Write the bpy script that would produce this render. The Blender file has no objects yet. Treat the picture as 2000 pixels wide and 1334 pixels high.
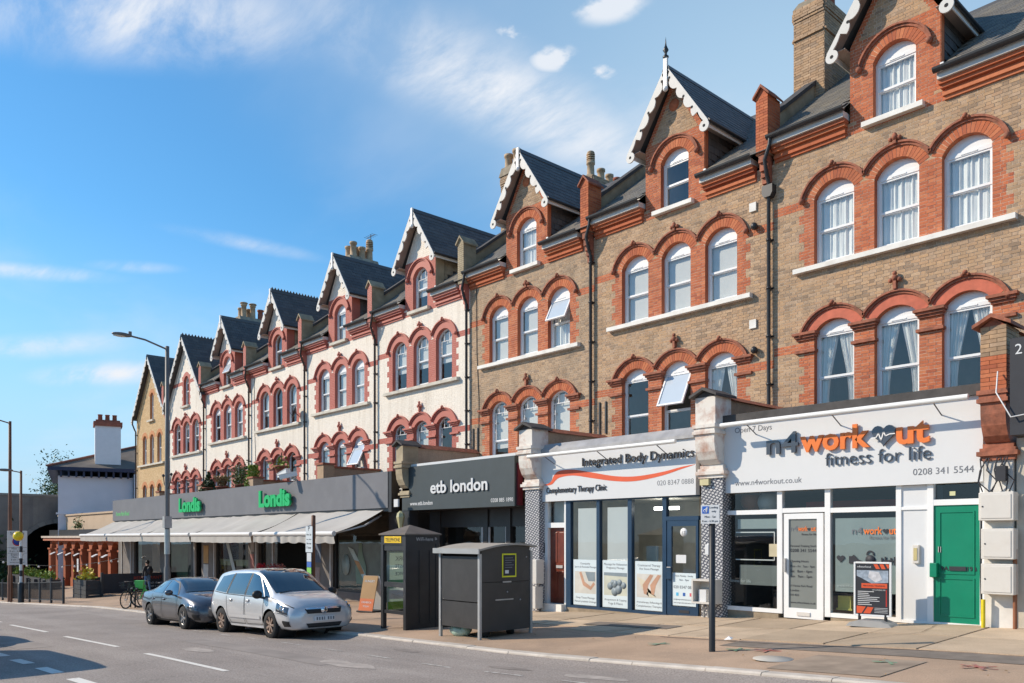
import bpy, math, random
from math import sin, cos, pi, sqrt, radians, atan2, asin, acos, hypot
from mathutils import Vector, Matrix
from mathutils.geometry import delaunay_2d_cdt
R = random.Random(11)
scene = bpy.context.scene
COL = scene.collection

# ------------------------------------------------------------------ camera, sky, sun, exposure
cd = bpy.data.cameras.new("camera")
cam = bpy.data.objects.new("camera", cd); COL.objects.link(cam)
cd.sensor_width = 36.0
cd.lens = 36.0 * 1607.0 / 2000.0
cd.shift_y = (1050.0 - 667.0) / 2000.0
cd.clip_start = 0.1; cd.clip_end = 3000
cam.location = (0, 0, 0)
cam.rotation_euler = (radians(90), 0, radians(47.9275))
scene.camera = cam

SUN_DIR = Vector((1.15, 1.0, -0.98)).normalized()      # the way the light travels
SUN_EL = asin(-SUN_DIR.z)
SUN_AZ = atan2(-SUN_DIR.x, -SUN_DIR.y)                 # clockwise from +Y
SKY_STRENGTH = 0.135
world = bpy.data.worlds.new("World"); scene.world = world
world.use_nodes = True
nt = world.node_tree; nt.nodes.clear()
N = nt.nodes.new; L = nt.links.new
out = N("ShaderNodeOutputWorld"); bg = N("ShaderNodeBackground")
sky = N("ShaderNodeTexSky"); sky.sky_type = 'NISHITA'; sky.sun_disc = False
sky.sun_elevation = SUN_EL; sky.sun_rotation = SUN_AZ
sky.altitude = 60; sky.air_density = 1.0; sky.dust_density = 0.0; sky.ozone_density = 5.0
tc = N("ShaderNodeTexCoord")
sep = N("ShaderNodeSeparateXYZ"); L(tc.outputs["Generated"], sep.inputs[0])
def wmath(op, a, b=None, c=None, clamp=False):
    n = N("ShaderNodeMath"); n.operation = op; n.use_clamp = clamp
    for i, v in enumerate((a, b, c)):
        if v is None: continue
        if isinstance(v, (int, float)): n.inputs[i].default_value = v
        else: L(v, n.inputs[i])
    return n.outputs[0]
zc = wmath('MAXIMUM', sep.outputs[2], 0.0)
den = wmath('ADD', zc, 0.16)
cx_ = wmath('DIVIDE', sep.outputs[0], den); cy_ = wmath('DIVIDE', sep.outputs[1], den)
comb = N("ShaderNodeCombineXYZ"); L(cx_, comb.inputs[0]); L(cy_, comb.inputs[1])
def noise(scale, detail, rough, stretch=1., rot=0., loc=(0, 0, 0), dist=0.):
    mp = N("ShaderNodeMapping"); mp.inputs["Rotation"].default_value = (0, 0, rot)
    mp.inputs["Scale"].default_value = (scale, scale * stretch, 1); mp.inputs["Location"].default_value = loc
    L(comb.outputs[0], mp.inputs[0])
    nz = N("ShaderNodeTexNoise"); nz.inputs["Scale"].default_value = 1.0
    nz.inputs["Detail"].default_value = detail; nz.inputs["Roughness"].default_value = rough
    nz.inputs["Distortion"].default_value = dist
    L(mp.outputs[0], nz.inputs["Vector"]); return nz.outputs["Fac"]
def smooth(v, lo, hi, a=0., b=1.):
    mr = N("ShaderNodeMapRange"); mr.interpolation_type = 'SMOOTHSTEP'
    for i, q in enumerate((lo, hi, a, b)): mr.inputs[1 + i].default_value = q
    L(v, mr.inputs[0]); return mr.outputs[0]
def bank(x, y, rx, ry, rot):
    """soft elliptical patch of the cloud layer round the point x, y of the layer"""
    mp = N("ShaderNodeMapping"); mp.vector_type = 'TEXTURE'
    mp.inputs["Location"].default_value = (x, y, 0); mp.inputs["Rotation"].default_value = (0, 0, rot); mp.inputs["Scale"].default_value = (rx, ry, 1)
    L(comb.outputs[0], mp.inputs[0])
    ln = N("ShaderNodeVectorMath"); ln.operation = 'LENGTH'; L(mp.outputs[0], ln.inputs[0])
    return smooth(ln.outputs["Value"], 1.0, 0.0)
BANKS = [(-1.25, .39, .40, .15, radians(55), 1.0), (-1.04, .95, .62, .15, radians(85), 1.0), (-.98, 1.35, .5, .32, radians(80), .6), (-2.2, .46, .24, .06, radians(66), .9),
         (-2.05, .64, .14, .045, radians(60), .5), (-2.83, .79, .30, .14, radians(45), .95), (-2.68, .58, .35, .12, radians(45), .6), (-1.79, .81, .22, .05, radians(78), .45)]
VEIL = (-.70, 1.45, 1.35, .95, radians(80), .92)
PUFFS = [(-.918, .839, .045), (-.924, .922, .05), (-.787, .90, .07), (-.888, 1.003, .035)]
fine = noise(2.6, 12, .64, 2.4, radians(-66), (1.3, 4.1, 0), .35)
wide = noise(.9, 6, .55, 1.6, radians(-20), (5.3, 2.2, 0), .3)
lump = noise(9.0, 5, .55, 1., 0., (2.0, 9.0, 0))
tex = smooth(fine, .30, .70)
banks = None
for (x, y, rx, ry, rot, amt) in BANKS:
    v = wmath('MULTIPLY', bank(x, y, rx, ry, rot), amt)
    banks = v if banks is None else wmath('MAXIMUM', banks, v)
fac = wmath('MULTIPLY', banks, wmath('MULTIPLY_ADD', tex, 1.05, .06))
puffs = None
for (x, y, r) in PUFFS:
    v = bank(x, y, r * 1.3, r, 0.5); puffs = v if puffs is None else wmath('MAXIMUM', puffs, v)
pf = smooth(wmath('MULTIPLY', puffs, smooth(lump, .38, .62)), .12, .7)
fac = wmath('MAXIMUM', fac, wmath('MULTIPLY', pf, .85))
fac = wmath('ADD', fac, wmath('MULTIPLY', smooth(wide, .48, .80), .28))
haze_el = wmath('MAXIMUM', smooth(zc, .36, .0, 0., .97), wmath('MULTIPLY', bank(*VEIL[:5]), VEIL[5]))
fac = wmath('MULTIPLY', fac, 1.0, clamp=True)
tint = N("ShaderNodeMix"); tint.data_type = 'RGBA'; tint.blend_type = 'MULTIPLY'; tint.inputs["Factor"].default_value = 1.0
L(sky.outputs[0], tint.inputs["A"]); tint.inputs["B"].default_value = (.50, .80, .82, 1)
mixc = N("ShaderNodeMix"); mixc.data_type = 'RGBA'
hz = N("ShaderNodeMix"); hz.data_type = 'RGBA'; L(haze_el, hz.inputs["Factor"]); L(tint.outputs["Result"], hz.inputs["A"]); hz.inputs["B"].default_value = (2.15, 3.05, 3.85, 1)
L(fac, mixc.inputs["Factor"]); L(hz.outputs["Result"], mixc.inputs["A"])
mixc.inputs["B"].default_value = (3.75, 3.9, 4.15, 1)
L(mixc.outputs["Result"], bg.inputs["Color"]); bg.inputs["Strength"].default_value = SKY_STRENGTH
L(bg.outputs[0], out.inputs[0])

sd = bpy.data.lights.new("sun", 'SUN'); sd.energy = 2.95; sd.angle = radians(0.5); sd.color = (1.0, 0.865, 0.69)
sun = bpy.data.objects.new("sun", sd); COL.objects.link(sun)
sun.rotation_euler = SUN_DIR.to_track_quat('-Z', 'Y').to_euler()
sun.location = (-40, -30, 40)
vs = scene.view_settings
vs.view_transform = 'Standard'; vs.look = 'None'; vs.exposure = 0.78; vs.gamma = 1.0; vs.use_curve_mapping = False
scene.cycles.max_bounces = 6; scene.cycles.transparent_max_bounces = 12
scene.cycles.caustics_reflective = False; scene.cycles.caustics_refractive = False

# ------------------------------------------------------------------ helpers
S47, C47 = sin(radians(47.9275)), cos(radians(47.9275))
def proj(X, Y, Z):
    d = -X * S47 + Y * C47; l = X * C47 + Y * S47
    return 1000 + 1607 * l / d, 1050 - 1607 * Z / d
def lerp_table(T, x):
    if x <= T[0][0]: return T[0][1]
    for (a, b), (c, d) in zip(T, T[1:]):
        if x <= c: return b + (d - b) * (x - a) / (c - a)
    return T[-1][1]
KERB_T = sorted([(40, -1.0), (20, -1.15), (0, -1.62), (-4.57, -1.77), (-10.7, -2.07), (-16, -2.2), (-28.2, -2.6), (-36.9, -2.86), (-45.2, -3.26), (-54.7, -3.72), (-75, -4.35), (-110, -4.9), (-140, -5.0)])
BASE_T = sorted([(40, -0.9), (20, -1.0), (0, -1.45), (-5.4, -1.62), (-12, -1.9), (-17, -2.11), (-27.7, -2.40), (-52.5, -3.14), (-75, -3.95), (-110, -4.7), (-140, -4.9)])
KY = 10.1; DF = 16.5; DU = 19.4
def gz(X, Y):
    k = lerp_table(KERB_T, X); b = lerp_table(BASE_T, X)
    if Y >= KY: return k + (b - k) * min((Y - KY) / 6.4, 1.0)
    return k - .11 + .07 * (1 - ((Y - 5.3) / 4.8) ** 2)

def base_mat(name):
    m = bpy.data.materials.new(name); m.use_nodes = True
    return m, m.node_tree, m.node_tree.nodes["Principled BSDF"]
def mat(name, c, rough=.7, metal=0., var=.12, vscale=3., bump=0., bscale=60., spec=.4, coat=0., emit=None, dirt=None, dscale=1.2, objvar=0., dstretch=None):
    m, t, p = base_mat(name); n = t.nodes.new; l = t.links.new
    p.inputs["Roughness"].default_value = rough; p.inputs["Metallic"].default_value = metal
    p.inputs["Specular IOR Level"].default_value = spec; p.inputs["Coat Weight"].default_value = coat
    geo = n("ShaderNodeNewGeometry")
    nz = n("ShaderNodeTexNoise"); nz.inputs["Scale"].default_value = vscale; nz.inputs["Detail"].default_value = 5
    l(geo.outputs["Position"], nz.inputs["Vector"])
    ramp = n("ShaderNodeMapRange"); ramp.inputs[1].default_value = .3; ramp.inputs[2].default_value = .7
    ramp.inputs[3].default_value = 1 - var; ramp.inputs[4].default_value = 1 + var
    l(nz.outputs["Fac"], ramp.inputs[0])
    vm = n("ShaderNodeVectorMath"); vm.operation = 'SCALE'; vm.inputs[0].default_value = c[:3]
    l(ramp.outputs[0], vm.inputs["Scale"])
    col = vm.outputs[0]
    if objvar:
        oi = n("ShaderNodeObjectInfo"); mr = n("ShaderNodeMapRange"); mr.inputs[3].default_value = 1 - objvar; mr.inputs[4].default_value = 1 + objvar
        l(oi.outputs["Random"], mr.inputs[0]); v2 = n("ShaderNodeVectorMath"); v2.operation = 'SCALE'
        l(col, v2.inputs[0]); l(mr.outputs[0], v2.inputs["Scale"]); col = v2.outputs[0]
    if dirt:
        nz2 = n("ShaderNodeTexNoise"); nz2.inputs["Scale"].default_value = dscale; nz2.inputs["Detail"].default_value = 8; nz2.inputs["Roughness"].default_value = .65
        dv = geo.outputs["Position"]
        if dstretch: dm = n("ShaderNodeMapping"); dm.inputs["Scale"].default_value = dstretch; l(dv, dm.inputs[0]); dv = dm.outputs[0]
        l(dv, nz2.inputs["Vector"])
        mr = n("ShaderNodeMapRange"); mr.inputs[1].default_value = .48; mr.inputs[2].default_value = .72; mr.inputs[4].default_value = dirt[3] if len(dirt) > 3 else .6
        l(nz2.outputs["Fac"], mr.inputs[0])
        mx = n("ShaderNodeMix"); mx.data_type = 'RGBA'; l(mr.outputs[0], mx.inputs["Factor"]); l(col, mx.inputs["A"]); mx.inputs["B"].default_value = (*dirt[:3], 1)
        col = mx.outputs["Result"]
    l(col, p.inputs["Base Color"])
    if bump:
        nb = n("ShaderNodeTexNoise"); nb.inputs["Scale"].default_value = bscale; nb.inputs["Detail"].default_value = 4
        l(geo.outputs["Position"], nb.inputs["Vector"])
        bp = n("ShaderNodeBump"); bp.inputs["Strength"].default_value = bump; bp.inputs["Distance"].default_value = .01
        l(nb.outputs["Fac"], bp.inputs["Height"]); l(bp.outputs[0], p.inputs["Normal"])
    if emit:
        p.inputs["Emission Color"].default_value = (*c[:3], 1); p.inputs["Emission Strength"].default_value = emit
    return m
def brick_mat(name, cols, rough=.85, soot=(.06, .05, .04), soot_amt=.5, var=.1, stretch=(1, 1, 1.0), sscale=.7):
    """colour picked per brick (island or object), with slow weathering on top"""
    m, t, p = base_mat(name); n = t.nodes.new; l = t.links.new
    p.inputs["Roughness"].default_value = rough; p.inputs["Specular IOR Level"].default_value = .25
    geo = n("ShaderNodeNewGeometry"); oi = n("ShaderNodeObjectInfo")
    ad = n("ShaderNodeMath"); ad.operation = 'ADD'; l(geo.outputs["Random Per Island"], ad.inputs[0]); l(oi.outputs["Random"], ad.inputs[1])
    fr = n("ShaderNodeMath"); fr.operation = 'FRACT'; l(ad.outputs[0], fr.inputs[0])
    cr = n("ShaderNodeValToRGB"); cr.color_ramp.interpolation = 'LINEAR'
    el = cr.color_ramp.elements
    while len(el) < len(cols): el.new(.5)
    for i, c in enumerate(cols):
        el[i].position = i / max(1, len(cols) - 1); el[i].color = (*c, 1)
    l(fr.outputs[0], cr.inputs[0])
    nz = n("ShaderNodeTexNoise"); nz.inputs["Scale"].default_value = 18; nz.inputs["Detail"].default_value = 4
    l(geo.outputs["Position"], nz.inputs["Vector"])
    mr = n("ShaderNodeMapRange"); mr.inputs[1].default_value = .3; mr.inputs[2].default_value = .7; mr.inputs[3].default_value = 1 - var; mr.inputs[4].default_value = 1 + var
    l(nz.outputs["Fac"], mr.inputs[0])
    vm = n("ShaderNodeVectorMath"); vm.operation = 'SCALE'; l(cr.outputs[0], vm.inputs[0]); l(mr.outputs[0], vm.inputs["Scale"])
    mp = n("ShaderNodeMapping"); mp.inputs["Scale"].default_value = stretch; l(geo.outputs["Position"], mp.inputs[0])
    n2 = n("ShaderNodeTexNoise"); n2.inputs["Scale"].default_value = sscale; n2.inputs["Detail"].default_value = 9; n2.inputs["Roughness"].default_value = .68
    l(mp.outputs[0], n2.inputs["Vector"])
    m2 = n("ShaderNodeMapRange"); m2.inputs[1].default_value = .47; m2.inputs[2].default_value = .75; m2.inputs[4].default_value = soot_amt
    l(n2.outputs["Fac"], m2.inputs[0])
    mx = n("ShaderNodeMix"); mx.data_type = 'RGBA'; l(m2.outputs[0], mx.inputs["Factor"]); l(vm.outputs[0], mx.inputs["A"]); mx.inputs["B"].default_value = (*soot, 1)
    l(mx.outputs["Result"], p.inputs["Base Color"])
    nb = n("ShaderNodeTexNoise"); nb.inputs["Scale"].default_value = 90; nb.inputs["Detail"].default_value = 3
    l(geo.outputs["Position"], nb.inputs["Vector"])
    bp = n("ShaderNodeBump"); bp.inputs["Strength"].default_value = .35; bp.inputs["Distance"].default_value = .006
    l(nb.outputs["Fac"], bp.inputs["Height"]); l(bp.outputs[0], p.inputs["Normal"])
    return m
def glass_mat(name, tint=(.92, .95, .95), base=.06, gain=1.3, rough=.01, wav=0.0):
    m = bpy.data.materials.new(name); m.use_nodes = True; t = m.node_tree; t.nodes.clear(); n = t.nodes.new; l = t.links.new
    o = n("ShaderNodeOutputMaterial"); mix = n("ShaderNodeMixShader"); tr = n("ShaderNodeBsdfTransparent"); gl = n("ShaderNodeBsdfGlossy")
    tr.inputs[0].default_value = (*tint, 1); gl.inputs["Roughness"].default_value = rough
    fr = n("ShaderNodeFresnel"); gg = n("ShaderNodeNewGeometry"); io = n("ShaderNodeMapRange"); io.inputs[3].default_value = 1.5; io.inputs[4].default_value = 1 / 1.5
    l(gg.outputs["Backfacing"], io.inputs[0]); l(io.outputs[0], fr.inputs[0])          # same pane from either side
    a = n("ShaderNodeMath"); a.operation = 'MULTIPLY_ADD'; a.use_clamp = True; l(fr.outputs[0], a.inputs[0]); a.inputs[1].default_value = gain; a.inputs[2].default_value = base
    if wav:
        g = n("ShaderNodeNewGeometry"); nz = n("ShaderNodeTexNoise"); nz.inputs["Scale"].default_value = 1.3; l(g.outputs["Position"], nz.inputs["Vector"])
        bp = n("ShaderNodeBump"); bp.inputs["Strength"].default_value = wav; bp.inputs["Distance"].default_value = .05; l(nz.outputs["Fac"], bp.inputs["Height"]); l(bp.outputs[0], gl.inputs["Normal"])
    l(a.outputs[0], mix.inputs[0]); l(tr.outputs[0], mix.inputs[1]); l(gl.outputs[0], mix.inputs[2]); l(mix.outputs[0], o.inputs[0])
    return m

class MB:
    """collects shapes into one mesh"""
    def __init__(s): s.v = []; s.f = []; s.m = []; s.sm = []
    def add(s, vs, fs, mi=0, smooth=False):
        o = len(s.v); s.v.extend(vs)
        for f in fs: s.f.append([i + o for i in f]); s.m.append(mi); s.sm.append(smooth)
        return s
    def quad(s, a, b, c, d, mi=0): return s.add([a, b, c, d], [(0, 1, 2, 3)], mi)
    def box(s, x0, x1, y0, y1, z0, z1, mi=0):
        return s.add([(x0, y0, z0), (x1, y0, z0), (x1, y1, z0), (x0, y1, z0), (x0, y0, z1), (x1, y0, z1), (x1, y1, z1), (x0, y1, z1)],
              [(0, 3, 2, 1), (4, 5, 6, 7), (0, 1, 5, 4), (1, 2, 6, 5), (2, 3, 7, 6), (3, 0, 4, 7)], mi)
    def prism(s, poly, a0, a1, axis='y', mi=0, smooth=False):
        n = len(poly)
        if axis == 'y': P = lambda p, a: (p[0], a, p[1])
        elif axis == 'x': P = lambda p, a: (a, p[0], p[1])
        else: P = lambda p, a: (p[0], p[1], a)
        vs = [P(p, a0) for p in poly] + [P(p, a1) for p in poly]
        s.add(vs, [tuple(range(n)), tuple(range(2 * n - 1, n - 1, -1))], mi)
        s.add(vs, [(i, i + n, (i + 1) % n + n, (i + 1) % n) for i in range(n)], mi, smooth)
        return s
    def bar(s, p, q, w, h, mi=0, up=(0, 0, 1)):
        p, q = Vector(p), Vector(q); d = (q - p).normalized(); u = Vector(up)
        if abs(d.dot(u)) > .98: u = Vector((0, 1, 0))
        r = d.cross(u).normalized(); u = r.cross(d)
        vs = [tuple(e + r * a * w / 2 + u * b * h / 2) for e in (p, q) for a, b in ((-1, -1), (1, -1), (1, 1), (-1, 1))]
        return s.add(vs, [(0, 1, 2, 3), (7, 6, 5, 4), (0, 4, 5, 1), (1, 5, 6, 2), (2, 6, 7, 3), (3, 7, 4, 0)], mi)
    def tube(s, pts, r, n=8, mi=0, cap=True, smooth=True):
        pts = [Vector(p) for p in pts]; rings = []
        rr = r if isinstance(r, (list, tuple)) else [r] * len(pts)
        ref = None
        for i, p in enumerate(pts):
            a = pts[max(0, i - 1)]; b = pts[min(len(pts) - 1, i + 1)]; d = (b - a)
            d = d.normalized() if d.length > 1e-9 else Vector((0, 0, 1))
            if ref is None:
                ref = Vector((0, 0, 1)) if abs(d.z) < .9 else Vector((1, 0, 0))
            u = d.cross(ref); u = u.normalized() if u.length > 1e-6 else d.orthogonal().normalized()
            w = u.cross(d).normalized(); ref = w
            rings.append([tuple(p + (u * cos(2 * pi * k / n) + w * sin(2 * pi * k / n)) * rr[i]) for k in range(n)])
        vs = [v for g in rings for v in g]
        fs = [(i * n + k, i * n + (k + 1) % n, (i + 1) * n + (k + 1) % n, (i + 1) * n + k) for i in range(len(pts) - 1) for k in range(n)]
        s.add(vs, fs, mi, smooth)
        if cap: s.add(rings[0], [tuple(range(n - 1, -1, -1))], mi); s.add(rings[-1], [tuple(range(n))], mi)
        return s
    def lathe(s, prof, n=16, c=(0, 0, 0), axis='z', mi=0, smooth=True, cap=True):
        vs = []
        for r, h in prof:
            for k in range(n):
                a = 2 * pi * k / n; x, y = r * cos(a), r * sin(a)
                p = (x, y, h) if axis == 'z' else ((x, h, y) if axis == 'y' else (h, x, y))
                vs.append((c[0] + p[0], c[1] + p[1], c[2] + p[2]))
        m_ = len(prof)
        s.add(vs, [(i * n + k, i * n + (k + 1) % n, (i + 1) * n + (k + 1) % n, (i + 1) * n + k) for i in range(m_ - 1) for k in range(n)], mi, smooth)
        if cap:
            if prof[0][0] > 1e-4: s.add(vs[:n], [tuple(range(n - 1, -1, -1))], mi)
            if prof[-1][0] > 1e-4: s.add(vs[-n:], [tuple(range(n))], mi)
        return s
    def ball(s, c, r, n=10, mi=0, sc=(1, 1, 1)):
        k = n // 2 + 1; vs = []; fs = []
        for i in range(k + 1):
            t = pi * i / k
            for j in range(n):
                a = 2 * pi * j / n
                vs.append((c[0] + r * sc[0] * sin(t) * cos(a), c[1] + r * sc[1] * sin(t) * sin(a), c[2] + r * sc[2] * cos(t)))
        for i in range(k):
            for j in range(n): fs.append((i * n + j, (i + 1) * n + j, (i + 1) * n + (j + 1) % n, i * n + (j + 1) % n))
        return s.add(vs, fs, mi, True)
    def arc(s, xc, zc, r0, r1, a0, a1, y0, y1, n=16, mi=0):
        """a flat ring segment standing in the wall plane, from y0 (front) to y1"""
        vs = []
        for i in range(n + 1):
            a = a0 + (a1 - a0) * i / n; c_, s_ = cos(a), sin(a)
            for r, y in ((r0, y0), (r1, y0), (r1, y1), (r0, y1)): vs.append((xc + r * c_, y, zc + r * s_))
        fs = []
        for i in range(n):
            for k in range(4): fs.append((i * 4 + k, i * 4 + (k + 1) % 4, i * 4 + 4 + (k + 1) % 4, i * 4 + 4 + k))
        fs += [(0, 3, 2, 1), (n * 4, n * 4 + 1, n * 4 + 2, n * 4 + 3)]
        return s.add(vs, fs, mi)
    def mesh(s, name, mats, off=(0, 0, 0)):
        me = bpy.data.meshes.new(name)
        v = s.v if off == (0, 0, 0) else [(a - off[0], b - off[1], c - off[2]) for a, b, c in s.v]
        me.from_pydata(v, [], s.f)
        for m in (mats if isinstance(mats, (list, tuple)) else [mats]): me.materials.append(m)
        me.polygons.foreach_set("material_index", s.m); me.polygons.foreach_set("use_smooth", s.sm)
        me.validate(); me.update()
        return me
    def build(s, name, mats, parent=None, world=False, loc=(0, 0, 0), bevel=0, rot=None):
        off = tuple(parent.location) if (parent is not None and world) else (0, 0, 0)
        o = link(name, s.mesh(name, mats, off), parent, loc)
        if rot: o.rotation_euler = rot
        if bevel:
            b = o.modifiers.new("bevel", 'BEVEL'); b.width = bevel; b.segments = 2; b.limit_method = 'ANGLE'
        return o
def link(name, data, parent=None, loc=(0, 0, 0)):
    o = bpy.data.objects.new(name, data); COL.objects.link(o); o.location = loc
    if parent is not None: o.parent = parent
    return o
def thing(name, label, cat, loc=(0, 0, 0), rot=0., group=None, data=None):
    o = bpy.data.objects.new(name, data); COL.objects.link(o); o.location = loc; o.rotation_euler = (0, 0, rot)
    if data is None: o.empty_display_size = .2
    return tag(o, label, cat, group)
def tag(o, label, cat, group=None):
    o["label"] = label; o["category"] = cat
    if group: o["group"] = group
    return o
def single(mb, name, mats, label, cat, loc=None, group=None, bevel=0, rot=0.):
    """a thing that is one mesh; the origin goes to loc"""
    loc = loc or (0, 0, 0)
    o = mb.build(name, mats, None, loc=loc, bevel=bevel); o.rotation_euler = (0, 0, rot)
    return tag(o, label, cat, group)
def structure(o): o["kind"] = "structure"; return o
def kids(o): return [c for c in bpy.data.objects if c.parent == o]
def copy_tree(o, parent=None):
    c = o.copy(); COL.objects.link(c)
    if parent is not None: c.parent = parent
    for ch in list(o.children): copy_tree(ch, c)
    return c
def lettering(s, m, parent, x, y, z, width=None, height=None, depth=.004, bold=0., anchor='l', name='lettering', flat=False, rot=None, shear=0.):
    """text facing -Y with its baseline's left (or centre/right) end at world x,y,z"""
    cu = bpy.data.curves.new(name, 'FONT'); cu.body = s; cu.size = 1; cu.extrude = .5; cu.offset = bold; cu.resolution_u = 3; cu.shear = shear
    tmp = bpy.data.objects.new(name, cu); me = bpy.data.meshes.new_from_object(tmp)
    bpy.data.objects.remove(tmp); bpy.data.curves.remove(cu)
    n = len(me.vertices); co = [0.] * (3 * n); me.vertices.foreach_get("co", co)
    xs = co[0::3]; ys = co[1::3]; zs = co[2::3]
    x0, x1 = min(xs), max(xs); w = x1 - x0
    k = width / w if width else height / .72
    kz = height / .72 if height else k
    ax = {'l': x0, 'c': (x0 + x1) / 2, 'r': x1}[anchor]
    new = []
    for a, b, c in zip(xs, ys, zs): new += [(a - ax) * k, -c * depth, b * kz]
    me.vertices.foreach_set("co", new); me.materials.clear(); me.materials.append(m); me.name = name; me.update()
    o = bpy.data.objects.new(name, me); COL.objects.link(o)
    pl = Vector((0, 0, 0)); p = parent
    while p is not None: pl += p.location; p = p.parent
    if parent is not None: o.parent = parent
    o.location = Vector((x, y, z)) - pl
    if rot: o.rotation_euler = rot
    return o
def wloc(o):
    pl = Vector((0, 0, 0))
    while o is not None: pl += o.location; o = o.parent
    return tuple(pl)
def put(mb, name, mats, parent, bevel=0):
    """world-space shape -> part of an unrotated parent"""
    o = link(name, mb.mesh(name, mats, wloc(parent)), parent)
    if bevel:
        b = o.modifiers.new("bevel", 'BEVEL'); b.width = bevel; b.segments = 2; b.limit_method = 'ANGLE'
    return o
# ------------------------------------------------------------------ materials
M = {}
M['stock'] = brick_mat("stock_brick", [(0.513, 0.342, 0.209), (0.458, 0.298, 0.178), (0.549, 0.382, 0.245), (0.403, 0.266, 0.164), (0.504, 0.356, 0.241), (0.302, 0.209, 0.142), (0.531, 0.342, 0.196), (0.449, 0.289, 0.182)], soot=(.20, .15, .105), soot_amt=.62, stretch=(1.2, 1.2, .55), sscale=.95)
M['stock2'] = brick_mat("stock_brick_sooty", [(0.476, 0.329, 0.214), (0.422, 0.289, 0.182), (0.504, 0.364, 0.241), (0.367, 0.258, 0.17), (0.458, 0.337, 0.231), (0.284, 0.205, 0.147)], soot=(.17, .13, .095), soot_amt=.68, stretch=(1.2, 1.2, .5), sscale=.95)
M['red'] = brick_mat("red_brick", [(.55, .17, .08), (.48, .14, .065), (.59, .21, .10), (.40, .115, .06), (.55, .185, .09)], soot=(.12, .05, .03), soot_amt=.35)
M['yellow'] = brick_mat("yellow_brick", [(.60, .42, .22), (.54, .37, .19), (.66, .48, .27), (.58, .40, .21)], soot=(.3, .2, .1), soot_amt=.2)
M['orange'] = brick_mat("orange_brick", [(.58, .27, .13), (.52, .23, .11), (.62, .31, .16)], soot=(.25, .12, .07), soot_amt=.2)
M['wpaint'] = brick_mat("cream_painted_brick", [(.84, .775, .68), (.82, .755, .66), (.86, .795, .70), (.83, .765, .67)], rough=.6, soot=(.50, .42, .33), soot_amt=.42, var=.04, stretch=(2.6, 2.6, .32), sscale=1.0)
M['rpaint'] = brick_mat("red_painted_brick", [(.48, .15, .115), (.47, .145, .11), (.49, .16, .12)], rough=.6, soot=(.36, .11, .09), soot_amt=.4, var=.04)
M['mortar'] = mat("lime_mortar", (.72, .60, .46), .9, var=.15, vscale=4)
M['mortar2'] = mat("dark_mortar", (.40, .33, .25), .9, var=.15, vscale=4)
M['rmortar'] = mat("red_joint", (.44, .125, .09), .8)
M['terra'] = mat("weathered_terracotta", (.34, .12, .07), .8, var=.3, vscale=9, bump=.4, bscale=40, dirt=(.07, .05, .04, .6), dscale=3)
M['rpaint_s'] = mat("red_paint", (.475, .15, .112), .6, var=.06, vscale=2, bump=.15, bscale=30)
M['redrender'] = mat("red_render_arch", (.55, .14, .08), .7, var=.15, vscale=6, dirt=(.35, .10, .06, .5), dscale=5)
M['white'] = mat("white_paint", (.82, .82, .80), .45, var=.03)
M['upvc'] = mat("white_plastic_frame", (.84, .84, .83), .25, var=.02, spec=.5)
M['stone'] = mat("painted_stone_sill", (.80, .78, .73), .7, var=.06, dirt=(.45, .40, .33, .35), dscale=2.5)
M['stone_old'] = mat("grey_stone_sill", (.60, .56, .48), .8, var=.1, dirt=(.3, .27, .22, .5), dscale=2.5)
M['slate'] = brick_mat("roof_slate", [(.17, .16, .15), (.21, .195, .17), (.14, .135, .13), (.24, .215, .175), (.18, .17, .16)], rough=.6, soot=(.24, .21, .15), soot_amt=.5)
M['slate_dk'] = brick_mat("dormer_slate", [(.11, .105, .105), (.135, .128, .124), (.09, .087, .088), (.12, .115, .112)], rough=.5, soot=(.10, .095, .08), soot_amt=.4)
M['lead'] = mat("lead_flashing", (.36, .36, .37), .55, metal=.2, var=.2, vscale=3, dirt=(.5, .47, .42, .4))
M['leaddark'] = mat("felt_edge", (.075, .07, .068), .8, var=.25, vscale=5)
M['iron'] = mat("black_iron_pipe", (.028, .028, .03), .4, var=.2, spec=.5)
M['brownpipe'] = mat("brown_black_pipe", (.06, .042, .036), .45, var=.2)
M['cement'] = mat("cement_render", (.42, .35, .24), .9, var=.2, vscale=2.5, bump=.3, bscale=25, dirt=(.2, .16, .1, .6))
M['tilehang'] = mat("grey_hung_tile", (.36, .30, .21), .8, var=.25, vscale=5, objvar=.15)
M['pot'] = mat("buff_chimney_pot", (.50, .36, .23), .85, var=.2, vscale=4, dirt=(.2, .14, .09, .6), dscale=3)
M['redpot'] = mat("red_chimney_pot", (.33, .11, .07), .85, var=.2, vscale=4)
M['flaunch'] = mat("chimney_mortar_cap", (.34, .29, .22), .9, var=.25, vscale=5, bump=.4, bscale=20)
M['room'] = mat("dim_room", (.45, .43, .40), .9, var=.1)
M['curtain'] = mat("net_curtain", (.86, .85, .82), .9, var=.04)
M['blind'] = mat("pale_blind", (.70, .68, .645), .9, var=.03)
M['glass'] = glass_mat("window_glass", base=.05, gain=1.3, wav=.03)
M['glass_open'] = mat("reflection_tinted_glass", (.50, .57, .64), .12, var=.02, spec=.8)  # opaque pale colour stands in for bright sky reflected in the opened panes
M['glass_dk'] = glass_mat("shop_glass", tint=(.80, .84, .84), base=.035, gain=1.1, wav=.02)
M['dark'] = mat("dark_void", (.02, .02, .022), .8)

HOUSE_DY = 6.25
HCX = [-8.19 - HOUSE_DY * i for i in range(9)]
HS = [6.79, 6.50, 6.29, 6.09, 5.92, 5.69, 5.58, 5.27, 5.05]
HX = 3.125

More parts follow.
